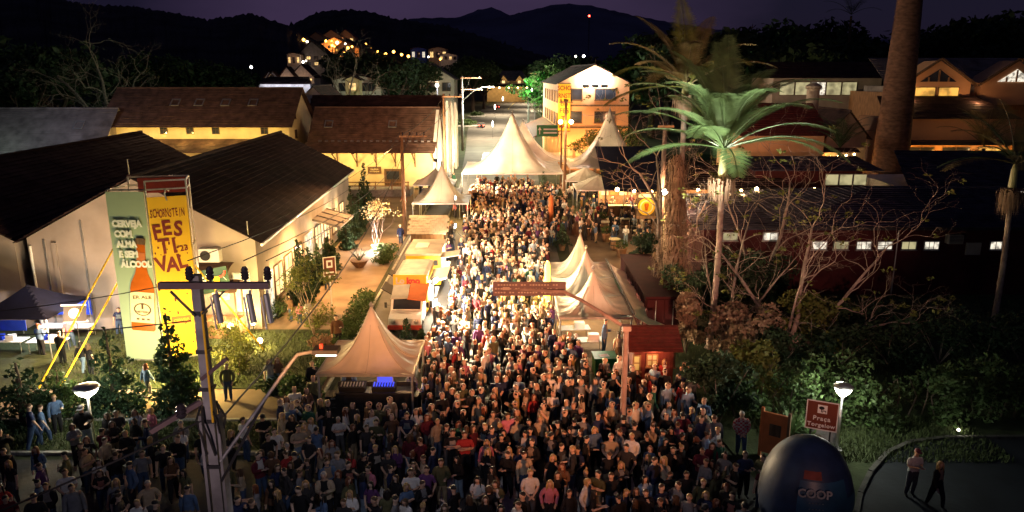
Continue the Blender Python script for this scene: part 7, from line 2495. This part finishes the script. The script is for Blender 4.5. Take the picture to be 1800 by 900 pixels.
def hair_mesh(kind):
    b = MB()
    c = Vector((0, -.008, 1.668))
    rx, ry, rz = .088, .103, .095
    if kind == 'cap':
        b.lathe([(.090, 1.675), (.089, 1.70), (.076, 1.74), (.04, 1.765), (.004, 1.77)], 14, (0, -.006, 0), sy=1.14)
        b.grid([[(.085 * math.cos(a) * u, -.09 - .105 * math.sin(a) * (.2 + .8 * u) if u else -.09, 1.69 - .02 * u + dz) for u in (.55, 1.0)] for a in np.linspace(.25, math.pi - .25, 7) for dz in (0,)])
        b.grid([[(.09 * math.cos(a), -.08 - d, 1.685 - .12 * d) for a in np.linspace(.2, math.pi - .2, 7)] for d in (0, .05, .1)])
    else:
        rows = []
        low = {'short': -.35, 'long': -1.0, 'bob': -.95, 'bun': -.4}[kind]
        for i in range(9):
            u = i / 8
            row = []
            for jx in range(17):
                a = -math.pi * 1.5 + 2 * math.pi * jx / 16      # front is -y = -pi/2
                ang = abs(((a + math.pi / 2 + math.pi) % (2 * math.pi)) - math.pi)   # 0 at the face
                face = max(0, 1 - ang / 1.25)
                el = math.pi / 2 * (1 - u) + (math.asin(low if low > -1 else -.98) if low > -1 else -1.2) * u
                el = max(el, .62 * face ** .7) if face > 0 else el
                x, y, z = rx * math.cos(el) * math.cos(a), ry * math.cos(el) * math.sin(a), rz * math.sin(el)
                row.append(c + Vector((x, y, z)))
            rows.append(row)
        b.grid(rows)
        if kind in ('long', 'bob'):
            L = .34 if kind == 'long' else .14
            rows = []
            for i in range(6):
                u = i / 5
                row = []
                for jx in range(11):
                    a = math.radians(-8 + 196 * jx / 10)
                    w_ = 1 + .12 * math.sin(math.pi * u) + .05 * math.sin(jx * 2.2)
                    row.append(c + Vector((rx * 1.04 * w_ * math.cos(a), (ry * 1.0 * w_) * math.sin(a) * (1 - .12 * u) + .012, .02 - u * L)))
                rows.append(row)
            b.grid(rows)
            for s in (-1, 1):       # locks falling in front of the shoulder
                b.tube([c + Vector((s * rx * .98, -.03, .02)), c + Vector((s * rx * 1.08, -.045, -.1)), c + Vector((s * .105, -.06, -.1 - L * .55))], [.03, .034, .008], 6)
        if kind == 'bun':
            b.ball(c + Vector((0, .09, .09)), .05, 8)
    me = bpy.data.meshes.new('hair')
    me.from_pydata(b.v, [], b.f)
    me.polygons.foreach_set('use_smooth', [True] * len(b.f))
    me.materials.append(M['hair'])
    me.update()
    return me

HAIR = {k: hair_mesh(k) for k in ('short', 'long', 'bob', 'bun', 'cap')}
FIG = {}
for pose in ARMS:
    for fem in (False, True):
        me, co, cen, reg = figure(pose, fem, True)
        z = cen[:, 2]
        d = {'body': body_mesh(me, co, reg)}
        tors = (reg == 'torso') | ((reg == 'pelvis') & (z > .93))
        def hem(lv):
            def f_(V):
                V = V.copy()
                q = (V[:, 2] < lv) & (np.abs(V[:, 0]) < .2) & (V[:, 1] > -.15)
                V[q, 2] = lv
                return V
            return f_
        d['tshirt'] = sub_mesh('shirt', me, co, tors | ((reg == 'uarm') & (z > 1.2)), .014, M['cloth'], hem(.93))
        d['sweater'] = sub_mesh('sweater', me, co, tors | (reg == 'uarm') | (reg == 'farm'), .018, M['cloth'], hem(.915))
        d['jacket'] = sub_mesh('jacket', me, co, tors | ((reg == 'pelvis') & (z > .86)) | (reg == 'uarm') | (reg == 'farm') | ((reg == 'neck') & (z < 1.5)), .026, M['cloth'], hem(.86))
        d['front'] = sub_mesh('shirt_front', me, co, (reg == 'torso') & (np.abs(cen[:, 0]) < .075) & (cen[:, 1] < -.02), .031, M['cloth'])
        d['print'] = sub_mesh('shirt_print', me, co, (reg == 'torso') & (np.abs(cen[:, 0]) < .1) & (cen[:, 1] < -.02) & (z > 1.14) & (z < 1.34), .024, M['cloth'])
        d['plaid'] = d['jacket'].copy(); d['plaid'].materials.clear(); d['plaid'].materials.append(M['plaid'])
        d['trousers'] = sub_mesh('trousers', me, co, ((reg == 'pelvis') & (z < 1.02)) | (reg == 'thigh') | (reg == 'shin'), .012, M['jeans'])
        d['shorts'] = sub_mesh('shorts', me, co, ((reg == 'pelvis') & (z < 1.02)) | (reg == 'thigh'), .02, M['jeans'])
        bpy.data.meshes.remove(me)
        FIG[(pose, fem)] = d

TOPC = {'black': (.016, .015, .017), 'charcoal': (.04, .038, .04), 'navy': (.02, .028, .075), 'grey': (.22, .22, .23), 'white': (.72, .7, .68), 'maroon': (.12, .018, .03), 'red': (.36, .035, .035), 'pink': (.50, .17, .24), 'brown': (.14, .075, .045), 'olive': (.10, .10, .05), 'beige': (.46, .36, .25), 'denim': (.09, .15, .27), 'green': (.03, .12, .07), 'purple': (.13, .05, .17), 'mustard': (.32, .21, .06), 'pale blue': (.35, .45, .58), 'striped grey': (.33, .3, .3)}
TOPW = [('black', 42), ('charcoal', 13), ('navy', 13), ('grey', 7), ('white', 7), ('maroon', 5), ('red', 2.5), ('pink', 2), ('brown', 6), ('olive', 5), ('beige', 7), ('denim', 5), ('green', 1), ('purple', 1.2), ('mustard', 1), ('pale blue', 2)]
LEGC = {'dark': (.018, .018, .022), 'blue jeans': (.05, .085, .17), 'grey trousers': (.10, .10, .11), 'khaki trousers': (.28, .22, .14), 'pale jeans': (.2, .27, .36)}
HAIRC = {'black': (.018, .014, .012), 'brown': (.085, .047, .025), 'blond': (.42, .27, .11), 'auburn': (.17, .05, .02), 'grey': (.36, .34, .32)}
SKIN = [(.68, .45, .33), (.62, .39, .28), (.54, .33, .23), (.70, .49, .37)]

LMK = [('music desk', 650, 690), ('gantry post', 1092, 770), ('green bin', 1062, 655), ('red hut', 1148, 640), ('concrete pole', 378, 790), ('joined tents', 1030, 560), ('blue egg', 1410, 850), ('tent leg', 725, 690), ('park lamp', 140, 690), ('yellow truck', 770, 590), ('bottom centre', 820, 880), ('bottom left', 560, 880), ('bottom right', 1000, 880), ('hanging sign', 930, 600), ('left corner', 60, 870), ('park path', 1600, 840), ('left kerb', 230, 790)]
REL = lambda dx, dy: ('right of' if dx > 0 else 'left of') if abs(dx) > abs(dy) * 1.3 else ('in front of' if dy > 0 else 'behind')

seen = set()
prs = random.Random(2024)
def wchoice(w):
    t = prs.uniform(0, sum(q[1] for q in w)); s = 0
    for a, b_ in w:
        s += b_
        if t <= s: return a
    return w[-1][0]

def person(x, y, fem=None, top=None, garment=None, hair=None, hairc=None, pose=None, yaw=None, legs=None, label=None, h=None, z=0.0, group='people in the festival crowd'):
    px, py, f = pix((x, y, .9))
    lm = min(LMK, key=lambda q: (q[1] - px) ** 2 + (q[2] - py) ** 2)
    rel = REL(px - lm[1], py - lm[2])
    for tries in range(200):
        fe = prs.random() < .48 if fem is None else fem
        tc_ = top or wchoice(TOPW)
        ga = garment or prs.choice(['tshirt', 'tshirt', 'sweater', 'jacket', 'jacket'])
        ha = hair or (prs.choice(['long', 'long', 'long', 'bob', 'bun']) if fe else prs.choice(['short'] * 6 + ['cap']))
        hc = hairc or (wchoice([('blond', 27), ('brown', 40), ('black', 18), ('auburn', 15)]) if fe else wchoice([('brown', 55), ('black', 20), ('blond', 16), ('grey', 8)]))
        if ha == 'cap' and hairc is None:
            hc = 'black'
        po = pose or wchoice([('down', 12), ('crossed', 16), ('cup', 24), ('phone', 10), ('pockets', 14), ('drink', 8), ('raised', 3), ('folded', 13)])
        le = legs or wchoice([('dark', 52), ('blue jeans', 26), ('grey trousers', 12), ('khaki trousers', 5), ('pale jeans', 6)])
        hn = {'cap': hc + ' cap', 'short': 'short ' + hc + ' hair', 'long': 'long ' + hc + ' hair', 'bob': hc + ' bob', 'bun': hc + ' bun'}[ha]
        gn_ = {'tshirt': 'T-shirt', 'sweater': 'sweater', 'jacket': 'jacket', 'plaid': 'plaid shirt'}[ga]
        lb = label or f'person with {hn} in {tc_} {gn_}, {POSE_TXT[po]} {rel} {lm[0]}'
        if lb not in seen:
            break
    seen.add(lb)
    d = FIG[(po, fe)]
    o = bpy.data.objects.new('person', d['body'])
    COL.objects.link(o)
    s = h or (prs.gauss(.955, .03) if fe else prs.gauss(1.02, .035))
    s *= 1.05
    wdt = s * prs.uniform(.96, 1.10)
    o.location = (x, y, z)
    tilt = (prs.gauss(0, .035), prs.gauss(0, .035))
    if yaw is None:
        yaw = prs.gauss(-math.atan2(x * .8, y), .75) if prs.random() < .82 else prs.uniform(0, 6.28)
    o.rotation_euler = (*tilt, yaw)
    o.scale = (wdt, wdt, s)
    sk = prs.choice(SKIN)
    o.color = (*sk, 1)
    tag(o, lb, 'person', group)
    def kid(nm, me, c):
        q = bpy.data.objects.new(nm, me)
        COL.objects.link(q)
        q.parent = o
        q.color = (*c, 1)
        return q
    j_ = prs.uniform(.8, 1.25)
    kid({'tshirt': 'shirt', 'plaid': 'jacket'}.get(ga, ga), d[ga], [min(.85, c * j_) for c in TOPC[tc_]])
    if ga == 'jacket' and prs.random() < .5:
        kid('shirt_front', d['front'], prs.choice([(.6, .58, .55), (.2, .2, .21), (.02, .02, .02), (.3, .22, .16)]))
    elif ga == 'tshirt' and tc_ in ('black', 'charcoal', 'navy') and prs.random() < .35:
        kid('shirt_print', d['print'], prs.choice([(.35, .33, .3), (.3, .12, .1), (.12, .16, .2)]))
    kid('trousers' if le != 'shorts' else 'shorts', d['trousers'] if le != 'shorts' else d['shorts'], LEGC.get(le, (.02, .02, .025)))
    kid('cap' if ha == 'cap' else 'hair', HAIR[ha], HAIRC[hc] if ha != 'cap' else TOPC.get(hc, HAIRC.get(hc)))
    return o

def inpoly(x, y, P):
    c = False
    n = len(P)
    for i in range(n):
        x1, y1 = P[i]; x2, y2 = P[(i + 1) % n]
        if (y1 > y) != (y2 > y) and x < (x2 - x1) * (y - y1) / (y2 - y1) + x1:
            c = not c
    return c
OBST = [(-8.5, -4.0, 28.6, 33.7), (4.2, 5.5, 34.9, 36.3), (5.5, 8.0, 32.8, 35.2), (2.4, 9.8, 37.0, 49.4), (-7.7, -4.6, 38.2, 55.6), (4.25, 4.75, 27.3, 27.9), (7.3, 11.3, 18.6, 23.0), (-9.9, -4.2, 71.3, 77.2), (-8.6, -5.4, 59, 62), (1.7, 2.5, 43.2, 44), (-4.95, -4.35, 38.4, 43), (-4.6, -4, 56.2, 56.8), (-5.7, -5.1, 68.5, 69.1), (-5.2, 3.0, 91, 100.6), (9.9, 16.5, 79, 80.2)]
occ = {}
def free(x, y, r):
    gx, gy = int(x // 1), int(y // 1)
    for i in (-1, 0, 1):
        for k in (-1, 0, 1):
            for (a, b_) in occ.get((gx + i, gy + k), ()):
                if (a - x) ** 2 + (b_ - y) ** 2 < r * r:
                    return False
    return not any(a < x < b_ and c < y < d_ for a, b_, c, d_ in OBST)
def take(x, y):
    occ.setdefault((int(x // 1), int(y // 1)), []).append((x, y))

SPEC = []   # people the photograph lets one single out
def spec(px, py, label, z=0, yaw=0.0, **k):
    p = at(px, py)
    SPEC.append((p.x, p.y, dict(label=label, yaw=yaw, **k)))
spec(1597, 872, 'heavy set man in white T-shirt and camouflage trousers on the park path', fem=False, top='white', garment='tshirt', hair='cap', hairc='maroon', pose='phone', legs='grey trousers', yaw=.1, h=1.03)
spec(1643, 893, 'woman in black jacket walking beside the white shirted man on the path', fem=True, top='black', garment='jacket', hair='long', hairc='blond', pose='walking', legs='dark', yaw=.4)
spec(1302, 800, 'man in red and white plaid shirt standing alone by the hedge', fem=False, top='red', garment='plaid', hair='short', hairc='grey', pose='folded', legs='blue jeans', yaw=-.1)
spec(785, 690, 'man in bright red T-shirt below the right corner of the front tent', fem=False, top='red', garment='tshirt', hair='short', hairc='blond', pose='down', yaw=3.0, legs='dark')
spec(753, 690, 'man in dark long sleeved top standing under the bright work light', fem=False, top='charcoal', garment='sweater', hair='short', hairc='brown', pose='down', yaw=.2)
spec(936, 760, 'woman in coral red sweater hugging a friend in the crowd middle', fem=True, top='red', garment='sweater', hair='long', hairc='auburn', pose='cup', yaw=.5)
spec(958, 762, 'dark haired friend hugged by the woman in coral red', fem=True, top='black', garment='sweater', hair='long', hairc='black', pose='cup', yaw=-.6)
spec(868, 795, 'man in beige T-shirt shading his eyes in the crowd middle', fem=False, top='beige', garment='tshirt', hair='short', hairc='brown', pose='drink', yaw=.2)
spec(893, 800, 'man in salmon pink T-shirt with raised hand in the crowd middle', fem=False, top='pink', garment='tshirt', hair='short', hairc='brown', pose='raised', yaw=.3)
spec(853, 845, 'woman in pink coat with blond hair in the crowd front', fem=True, top='pink', garment='jacket', hair='long', hairc='blond', pose='down', yaw=.1, legs='dark')
spec(895, 855, 'woman in pale cream jacket with long blond hair, hands in pockets', fem=True, top='beige', garment='jacket', hair='long', hairc='blond', pose='pockets', yaw=-.1, legs='pale jeans')
spec(777, 893, 'tall man in olive jacket and khaki trousers near the bottom edge', fem=False, top='olive', garment='jacket', hair='short', hairc='brown', pose='cup', legs='khaki trousers', yaw=.0, h=1.06)
spec(685, 870, 'man in dark grey T-shirt with folded hands near the bottom left', fem=False, top='charcoal', garment='tshirt', hair='short', hairc='brown', pose='folded', legs='khaki trousers', yaw=.0)
spec(728, 915, 'person in white T-shirt bending head down at the bottom edge', fem=False, top='white', garment='tshirt', hair='short', hairc='brown', pose='phone', yaw=.0)
spec(930, 915, 'man in white T-shirt at the bottom edge right of the middle', fem=False, top='white', garment='tshirt', hair='short', hairc='blond', pose='folded', yaw=.2)
spec(963, 925, 'woman in pale pink top with long hair at the bottom edge', fem=True, top='pink', garment='sweater', hair='long', hairc='blond', pose='pockets', yaw=.0)
spec(987, 862, 'man in grey shorts looking at his phone right of the cream jacket woman', fem=False, top='charcoal', garment='tshirt', hair='short', hairc='brown', pose='phone', legs='shorts', yaw=.9)
spec(1006, 812, 'bearded man in black T-shirt and denim shorts holding a phone', fem=False, top='black', garment='tshirt', hair='cap', hairc='black', pose='phone', legs='shorts', yaw=.1)
spec(1068, 845, 'man in beige patterned shirt left of the gantry post foot', fem=False, top='beige', garment='tshirt', hair='short', hairc='auburn', pose='folded', yaw=.0)
spec(1185, 790, 'woman in white sweater with long auburn hair right of the gantry post', fem=True, top='white', garment='sweater', hair='long', hairc='auburn', pose='pockets', yaw=.0)
spec(1187, 815, 'person in magenta pink jacket seen from behind right of the gantry post', fem=True, top='pink', garment='jacket', hair='bun', hairc='brown', pose='down', yaw=3.1)
spec(1135, 690, 'man in crimson sweater in front of the red hut', fem=False, top='red', garment='sweater', hair='short', hairc='brown', pose='cup', yaw=.1)
spec(1163, 692, 'woman in crimson jacket with long hair in front of the red hut', fem=True, top='red', garment='jacket', hair='long', hairc='blond', pose='down', yaw=.3)
spec(1225, 810, 'man in navy sweater and jeans at the right rim of the crowd', fem=False, top='navy', garment='sweater', hair='short', hairc='brown', pose='pockets', legs='blue jeans', yaw=.5)
spec(1245, 850, 'woman in rusty red sweater in the couple left of the blue egg', fem=True, top='maroon', garment='sweater', hair='long', hairc='brown', pose='down', yaw=-.3)
spec(1262, 848, 'man in dark green sweater in the couple left of the blue egg', fem=False, top='green', garment='sweater', hair='short', hairc='brown', pose='down', yaw=.6)
spec(701, 862, 'woman in purple dress like top with phone right of the music desk front', fem=True, top='purple', garment='sweater', hair='long', hairc='blond', pose='phone', yaw=-.2)
spec(818, 840, 'man in crimson T-shirt with white hood person behind in crowd front', fem=False, top='red', garment='tshirt', hair='short', hairc='brown', pose='crossed', yaw=.1)
spec(600, 800, 'man in white T-shirt with arms crossed below the tent left leg', fem=False, top='white', garment='tshirt', hair='short', hairc='grey', pose='crossed', yaw=.2)
spec(436, 812, 'man in white shirt seen blurred right of the utility pole', fem=False, top='white', garment='tshirt', hair='short', hairc='brown', pose='cup', yaw=2.4)
spec(468, 800, 'man in black T-shirt pointing with both hands right of the utility pole', fem=False, top='black', garment='tshirt', hair='cap', hairc='black', pose='phone', yaw=.5)
spec(402, 705, 'man in olive sweater and jeans on the lit lawn edge', fem=False, top='olive', garment='sweater', hair='short', hairc='brown', pose='pockets', legs='blue jeans', yaw=.2)
spec(262, 698, 'woman with long auburn hair and denim jacket on the garden footpath', fem=True, top='denim', garment='jacket', hair='long', hairc='auburn', pose='walking', yaw=2.6)
spec(248, 790, 'woman in pale blue top in the pair on the grass verge', fem=True, top='pale blue', garment='tshirt', hair='long', hairc='brown', pose='cup', yaw=.6)
spec(274, 787, 'woman in pale pink sweater in the pair on the grass verge', fem=True, top='pink', garment='sweater', hair='bob', hairc='blond', pose='crossed', yaw=-.5)
spec(64, 790, 'man in navy T-shirt walking near the left edge with a friend', fem=False, top='navy', garment='tshirt', hair='short', hairc='brown', pose='walking', legs='blue jeans', yaw=2.2)
spec(80, 782, 'friend in blue jeans walking beside the navy shirted man at left', fem=False, top='denim', garment='tshirt', hair='short', hairc='brown', pose='walking', legs='blue jeans', yaw=2.0)
spec(104, 765, 'person in bright blue sweater on the verge left of the park lamp', fem=False, top='denim', garment='sweater', hair='short', hairc='blond', pose='cup', yaw=.8)
spec(158, 790, 'man with beanie and dark coat below the left park lamp', fem=False, top='black', garment='jacket', hair='cap', hairc='black', pose='cup', yaw=.3)
spec(192, 800, 'woman in black jacket holding a beer cup on the left kerb', fem=True, top='black', garment='jacket', hair='long', hairc='brown', pose='cup', yaw=-.4)
spec(212, 795, 'friend with patterned dark shirt holding a beer cup on the left kerb', fem=False, top='charcoal', garment='sweater', hair='short', hairc='brown', pose='cup', yaw=.6)
spec(148, 655, 'person in black coat and grey jeans on the path by the navy gazebo', fem=True, top='black', garment='jacket', hair='long', hairc='black', pose='walking', legs='pale jeans', yaw=3.0)
spec(162, 660, 'person in black cropped top and dark trousers by the navy gazebo', fem=True, top='black', garment='tshirt', hair='long', hairc='brown', pose='down', yaw=2.8)
spec(211, 590, 'man in navy T-shirt standing tall against the warehouse wall', fem=False, top='navy', garment='tshirt', hair='short', hairc='black', pose='down', yaw=.4)
spec(232, 600, 'seated looking woman in pink by the guy strap at the warehouse wall', fem=True, top='pink', garment='tshirt', hair='short', hairc='black', pose='folded', yaw=.6, h=.75)
spec(128, 612, 'woman in orange pink top at the right end of the gazebo tables', fem=True, top='pink', garment='tshirt', hair='bun', hairc='brown', pose='cup', yaw=.4)
spec(112, 640, 'person in dark hoodie with back turned at the gazebo tables', fem=False, top='black', garment='jacket', hair='short', hairc='black', pose='phone', yaw=3.0)
spec(75, 625, 'person in blue sweater with back turned at the gazebo tables', fem=False, top='denim', garment='sweater', hair='bun', hairc='auburn', pose='phone', yaw=2.9)
spec(428, 565, 'man in black T-shirt and khaki trousers by the grill stall', fem=False, top='black', garment='tshirt', hair='short', hairc='brown', pose='cup', legs='khaki trousers', yaw=-1.2)
spec(441, 552, 'woman in magenta top by the grill stall', fem=True, top='pink', garment='tshirt', hair='bun', hairc='blond', pose='drink', yaw=.3)
spec(450, 550, 'woman in black sweater with black hair by the grill stall', fem=True, top='black', garment='sweater', hair='long', hairc='black', pose='cup', yaw=.9)
spec(470, 545, 'person all in black at the right end of the grill stall', fem=False, top='black', garment='sweater', hair='short', hairc='black', pose='down', yaw=2.7)
spec(512, 565, 'woman in brown coat by the plaza bush', fem=True, top='brown', garment='jacket', hair='long', hairc='black', pose='down', yaw=-.9)
spec(527, 570, 'child in coral pink jacket by the plaza bush', fem=True, top='pink', garment='jacket', hair='bun', hairc='brown', pose='down', yaw=.4, h=.75)
spec(543, 575, 'woman in pale top and blue jeans by the plaza bush', fem=True, top='white', garment='tshirt', hair='long', hairc='brown', pose='folded', legs='blue jeans', yaw=.9)
spec(576, 510, 'woman in pale jacket sitting low beside the tourist sign', fem=True, top='beige', garment='jacket', hair='long', hairc='brown', pose='folded', yaw=.3, legs='blue jeans')
spec(597, 615, 'man in dark jacket at the hedge end left of the front tent peak', fem=False, top='brown', garment='jacket', hair='short', hairc='black', pose='cup', yaw=.2)
spec(478, 690, 'woman in striped trousers, left of the two at the strappy bush', fem=True, top='grey', garment='tshirt', hair='long', hairc='brown', pose='walking', legs='pale jeans', yaw=.4)
spec(492, 688, 'woman in pale striped trousers, right of the two at the strappy bush', fem=True, top='brown', garment='tshirt', hair='long', hairc='auburn', pose='down', legs='pale jeans', yaw=.2)
spec(553, 700, 'man in black clutching a cup at the left leg of the front tent', fem=False, top='black', garment='jacket', hair='short', hairc='brown', pose='drink', yaw=.3)
spec(616, 711, 'musician in denim jacket behind the left end of the music desk', fem=False, top='denim', garment='jacket', hair='cap', hairc='black', pose='folded', yaw=0)
spec(683, 711, 'musician in grey shirt behind the blue lit mixer', fem=False, top='grey', garment='tshirt', hair='short', hairc='brown', pose='phone', yaw=0)
spec(1011, 645, 'cap wearing vendor in black T-shirt inside the nearest joined tent', fem=False, top='black', garment='tshirt', hair='cap', hairc='white', pose='folded', yaw=.2)
spec(1060, 625, 'vendor in blue jacket bending inside the nearest joined tent', fem=False, top='denim', garment='jacket', hair='short', hairc='black', pose='cup', yaw=1.2, legs='blue jeans')
spec(1086, 640, 'vendor in pale apron at the right leg of the nearest joined tent', fem=True, top='beige', garment='tshirt', hair='bun', hairc='brown', pose='down', yaw=.1, legs='khaki trousers')
spec(611, 511, 'man in black suit like jacket in the pair right of the white hatch', fem=False, top='black', garment='jacket', hair='short', hairc='black', pose='down', yaw=.4)
SPEC[-1] = (*at(796, 511).xy, SPEC[-1][2])
spec(807, 510, 'woman with red bag colours and black top in the pair right of the white hatch', fem=True, top='maroon', garment='sweater', hair='long', hairc='black', pose='cup', yaw=-.3)
spec(768, 575, 'person in dazzling white shirt under the work light by the yellow truck', fem=False, top='white', garment='tshirt', hair='short', hairc='grey', pose='down', yaw=2.8, legs='grey trousers')
spec(705, 430, 'man in dark blue with pale cap walking on the lane by the brown pole', fem=False, top='navy', garment='jacket', hair='cap', hairc='white', pose='walking', yaw=.1, legs='blue jeans')
spec(725, 712, 'woman with long auburn hair at the right leg of the front tent', fem=True, top='grey', garment='jacket', hair='long', hairc='auburn', pose='pockets', yaw=.0)
spec(963, 690, 'woman with long white blond hair in black by the crowd middle right', fem=True, top='white', garment='sweater', hair='long', hairc='blond', pose='crossed', yaw=.1)
spec(1057, 700, 'woman with bright auburn hair in black left of the gantry post', fem=True, top='black', garment='jacket', hair='long', hairc='auburn', pose='cup', yaw=.1)
for x, y, k in SPEC:
    take(x, y)

REG = [  # (polygon of feet positions in photo pixels, spacing)
    ([(470, 1060), (430, 905), (450, 830), (520, 745), (560, 712), (735, 712), (748, 650), (790, 560), (960, 560), (985, 610), (1040, 690), (1100, 690), (1190, 665), (1225, 740), (1262, 830), (1300, 1060)], .70, 500),
    ([(-60, 1040), (-60, 850), (120, 815), (300, 800), (420, 830), (430, 905), (470, 1060)], .85, 70),
    ([(1180, 1060), (1262, 860), (1340, 880), (1340, 1060)], .95, 14),
    ([(790, 560), (806, 470), (818, 400), (830, 345), (990, 345), (1000, 400), (962, 450), (962, 560)], .72, 520),
    ([(1000, 345), (1085, 345), (1150, 360), (1150, 440), (1100, 440), (1010, 420), (990, 380)], .85, 90),
    ([(735, 425), (795, 420), (806, 470), (800, 500), (770, 470)], 1.0, 12),
    ([(700, 395), (720, 300), (800, 300), (815, 395), (790, 400), (770, 360), (725, 365)], 1.2, 34),
]
PTS = []
for poly, sp, cap in REG:
    xs_ = [p[0] for p in poly]; ys_ = [p[1] for p in poly]
    G = [at(*p) for p in poly]
    gx0, gx1, gy0, gy1 = min(g_.x for g_ in G), max(g_.x for g_ in G), min(g_.y for g_ in G), max(g_.y for g_ in G)
    got = 0
    for tr_ in range(40000):
        x, y = prs.uniform(gx0, gx1), prs.uniform(gy0, gy1)
        if mnoise.noise(Vector((x * .33, y * .33, 4))) < -.16 and prs.random() < .85:
            continue
        px, py, f = pix((x, y, 0))
        if not inpoly(px, py, poly) or not free(x, y, sp * prs.uniform(.58, 1.45)):
            continue
        take(x, y); PTS.append((x, y)); got += 1
        if got >= cap:
            break
# seated and standing guests under the largest tent
for k in range(46):
    x, y = prs.uniform(-5, 2.8), 90.6 + 2 * prs.randrange(5) + prs.uniform(-.2, .3)
    PTS.append((x, y))
PTS.sort(key=lambda p: p[1])
NIND = 300 - len(SPEC)
def visible(x, y):
    px, py, f = pix((x, y, 1.6))
    return -30 < px < 1830 and py < 900
ind = [p for p in PTS if visible(*p)][:NIND]
iset = set(ind)
rest = [p for p in PTS if p not in iset and visible(*p)]
for x, y, k in SPEC:
    person(x, y, **k)
for x, y in ind:
    person(x, y)
# the rest of the crowd: one mesh, colours stored per face
M['crowd'] = mat('crowd_colours', (.1, .1, .1), .8, .12, 6, .2, attr='tint')
LOW = []
for pose in ('down', 'crossed', 'cup', 'phone', 'pockets', 'folded', 'drink', 'walking'):
    for fem in (False, True):
        me, co, cen, reg = figure(pose, fem, False)
        hm = HAIR['long' if fem else 'short']
        hco = np.zeros(len(hm.vertices) * 3); hm.vertices.foreach_get('co', hco); hco = hco.reshape(-1, 3)
        nb_ = len(co)
        F = [tuple(p.vertices) for p in me.polygons] + [tuple(v + nb_ for v in p.vertices) for p in hm.polygons]
        rg = list(reg) + ['hair'] * len(hm.polygons)
        zc = list(cen[:, 2]) + [1.7] * len(hm.polygons)
        LOW.append((fem, np.concatenate([co, hco]), F, rg, zc))
        bpy.data.meshes.remove(me)
CV, CF, CC = [], [], []
base = 0
for (x, y) in rest:
    fem, co, F, rg, zc = LOW[prs.randrange(len(LOW))]
    s = prs.gauss(.96, .03) if fem else prs.gauss(1.02, .035)
    s *= 1.05
    a = prs.gauss(-.3 if x > 0 else .3, 1.0) if y < 85 else prs.uniform(0, 6.28)
    ca_, sa_ = math.cos(a), math.sin(a)
    w_ = s * prs.uniform(1.0, 1.12)
    X = co[:, 0] * w_; Y_ = co[:, 1] * w_
    CV.append(np.stack([X * ca_ - Y_ * sa_ + x, X * sa_ + Y_ * ca_ + y, co[:, 2] * s], 1))
    lift = wchoice([(n, w if n not in ('black',) else 34) for n, w in TOPW] + [('white', 9), ('beige', 6)])
    tc_ = TOPC[lift]; lc = LEGC[wchoice([('dark', 45), ('blue jeans', 28), ('grey trousers', 12), ('khaki trousers', 6), ('pale jeans', 9)])]
    hc = HAIRC[wchoice([('blond', 20), ('brown', 42), ('black', 27), ('auburn', 11)])]; sk = prs.choice(SKIN)
    lng = prs.random() < .65
    for f, r_, z_ in zip(F, rg, zc):
        CF.append(tuple(v + base for v in f))
        c = sk if r_ in ('head', 'neck', 'hand') else hc if r_ == 'hair' else (.03, .03, .03) if r_ == 'foot' else lc if r_ in ('thigh', 'shin') or (r_ == 'pelvis' and z_ < .95) else (sk if (r_ == 'farm' and not lng) else tc_)
        CC.append((*c, 1))
    base += len(co)
if CV:
    me = bpy.data.meshes.new('crowd')
    me.from_pydata(np.concatenate(CV).tolist(), [], CF)
    at_ = me.attributes.new('tint', 'FLOAT_COLOR', 'FACE')
    at_.data.foreach_set('color', np.array(CC, dtype=np.float32).reshape(-1))
    me.polygons.foreach_set('use_smooth', [True] * len(CF))
    me.materials.append(M['crowd'])
    me.update()
    o = bpy.data.objects.new('crowd', me)
    COL.objects.link(o)
    tag(o, 'dense far crowd filling the street between trucks and tents', 'crowd', None, 'stuff')
print('PEOPLE', len(SPEC), len(ind), len(rest))

# unseen stage lamps on the concert side, and added spots without fixtures
lamp((-2, 4, 12), 8000, (1, .40, .12), .3, None, 'SPOT', (-6.2, 31, 4.0), angle=R(13), blend=.6)  # added spot that turns the front tent orange
lamp((8, -24, 14), 62000, (1, .36, .15), .4, None, 'SPOT', (-.8, 50, 6.0), angle=R(21), blend=1)
lamp((6, -25, 14), 23000, (1, .46, .32), .4, None, 'SPOT', (13, 42, 9.5), angle=R(24), blend=1)
lamp((-3, -25, 12), 8000, (1, .72, .72), .4, None, 'SPOT', (-7.0, 14, 10.5), angle=R(15), blend=1)  # added spot that brightens the nearest utility pole
lamp((-12.6, 50, 6.5), 1900, (1, .52, .17), .3, None, 'SPOT', (-12.6, 50, 0), angle=R(130), blend=.6)  # added unseen overhead lamp for the plaza
lamp((-9.8, 66, 9.2), 4200, (1, .52, .18), .4, None, 'SPOT', (-9.4, 60, 0), angle=R(118), blend=.6)  # added unseen lamp high by the lane pole, lights plaza and lane
lamp((-7.4, 45, 8.5), 700, (1, .66, .32), .4, None, 'SPOT', (-7.2, 47, 0), angle=R(95), blend=.6)  # added overhead spot for the food truck roofs
lamp((6.2, 34.0, 5.6), 5600, (1, .98, .80), .3, None, 'SPOT', (10.8, 39.2, 13.4), angle=R(62), blend=.7)  # added hidden spot that brightens the nearest palm crown
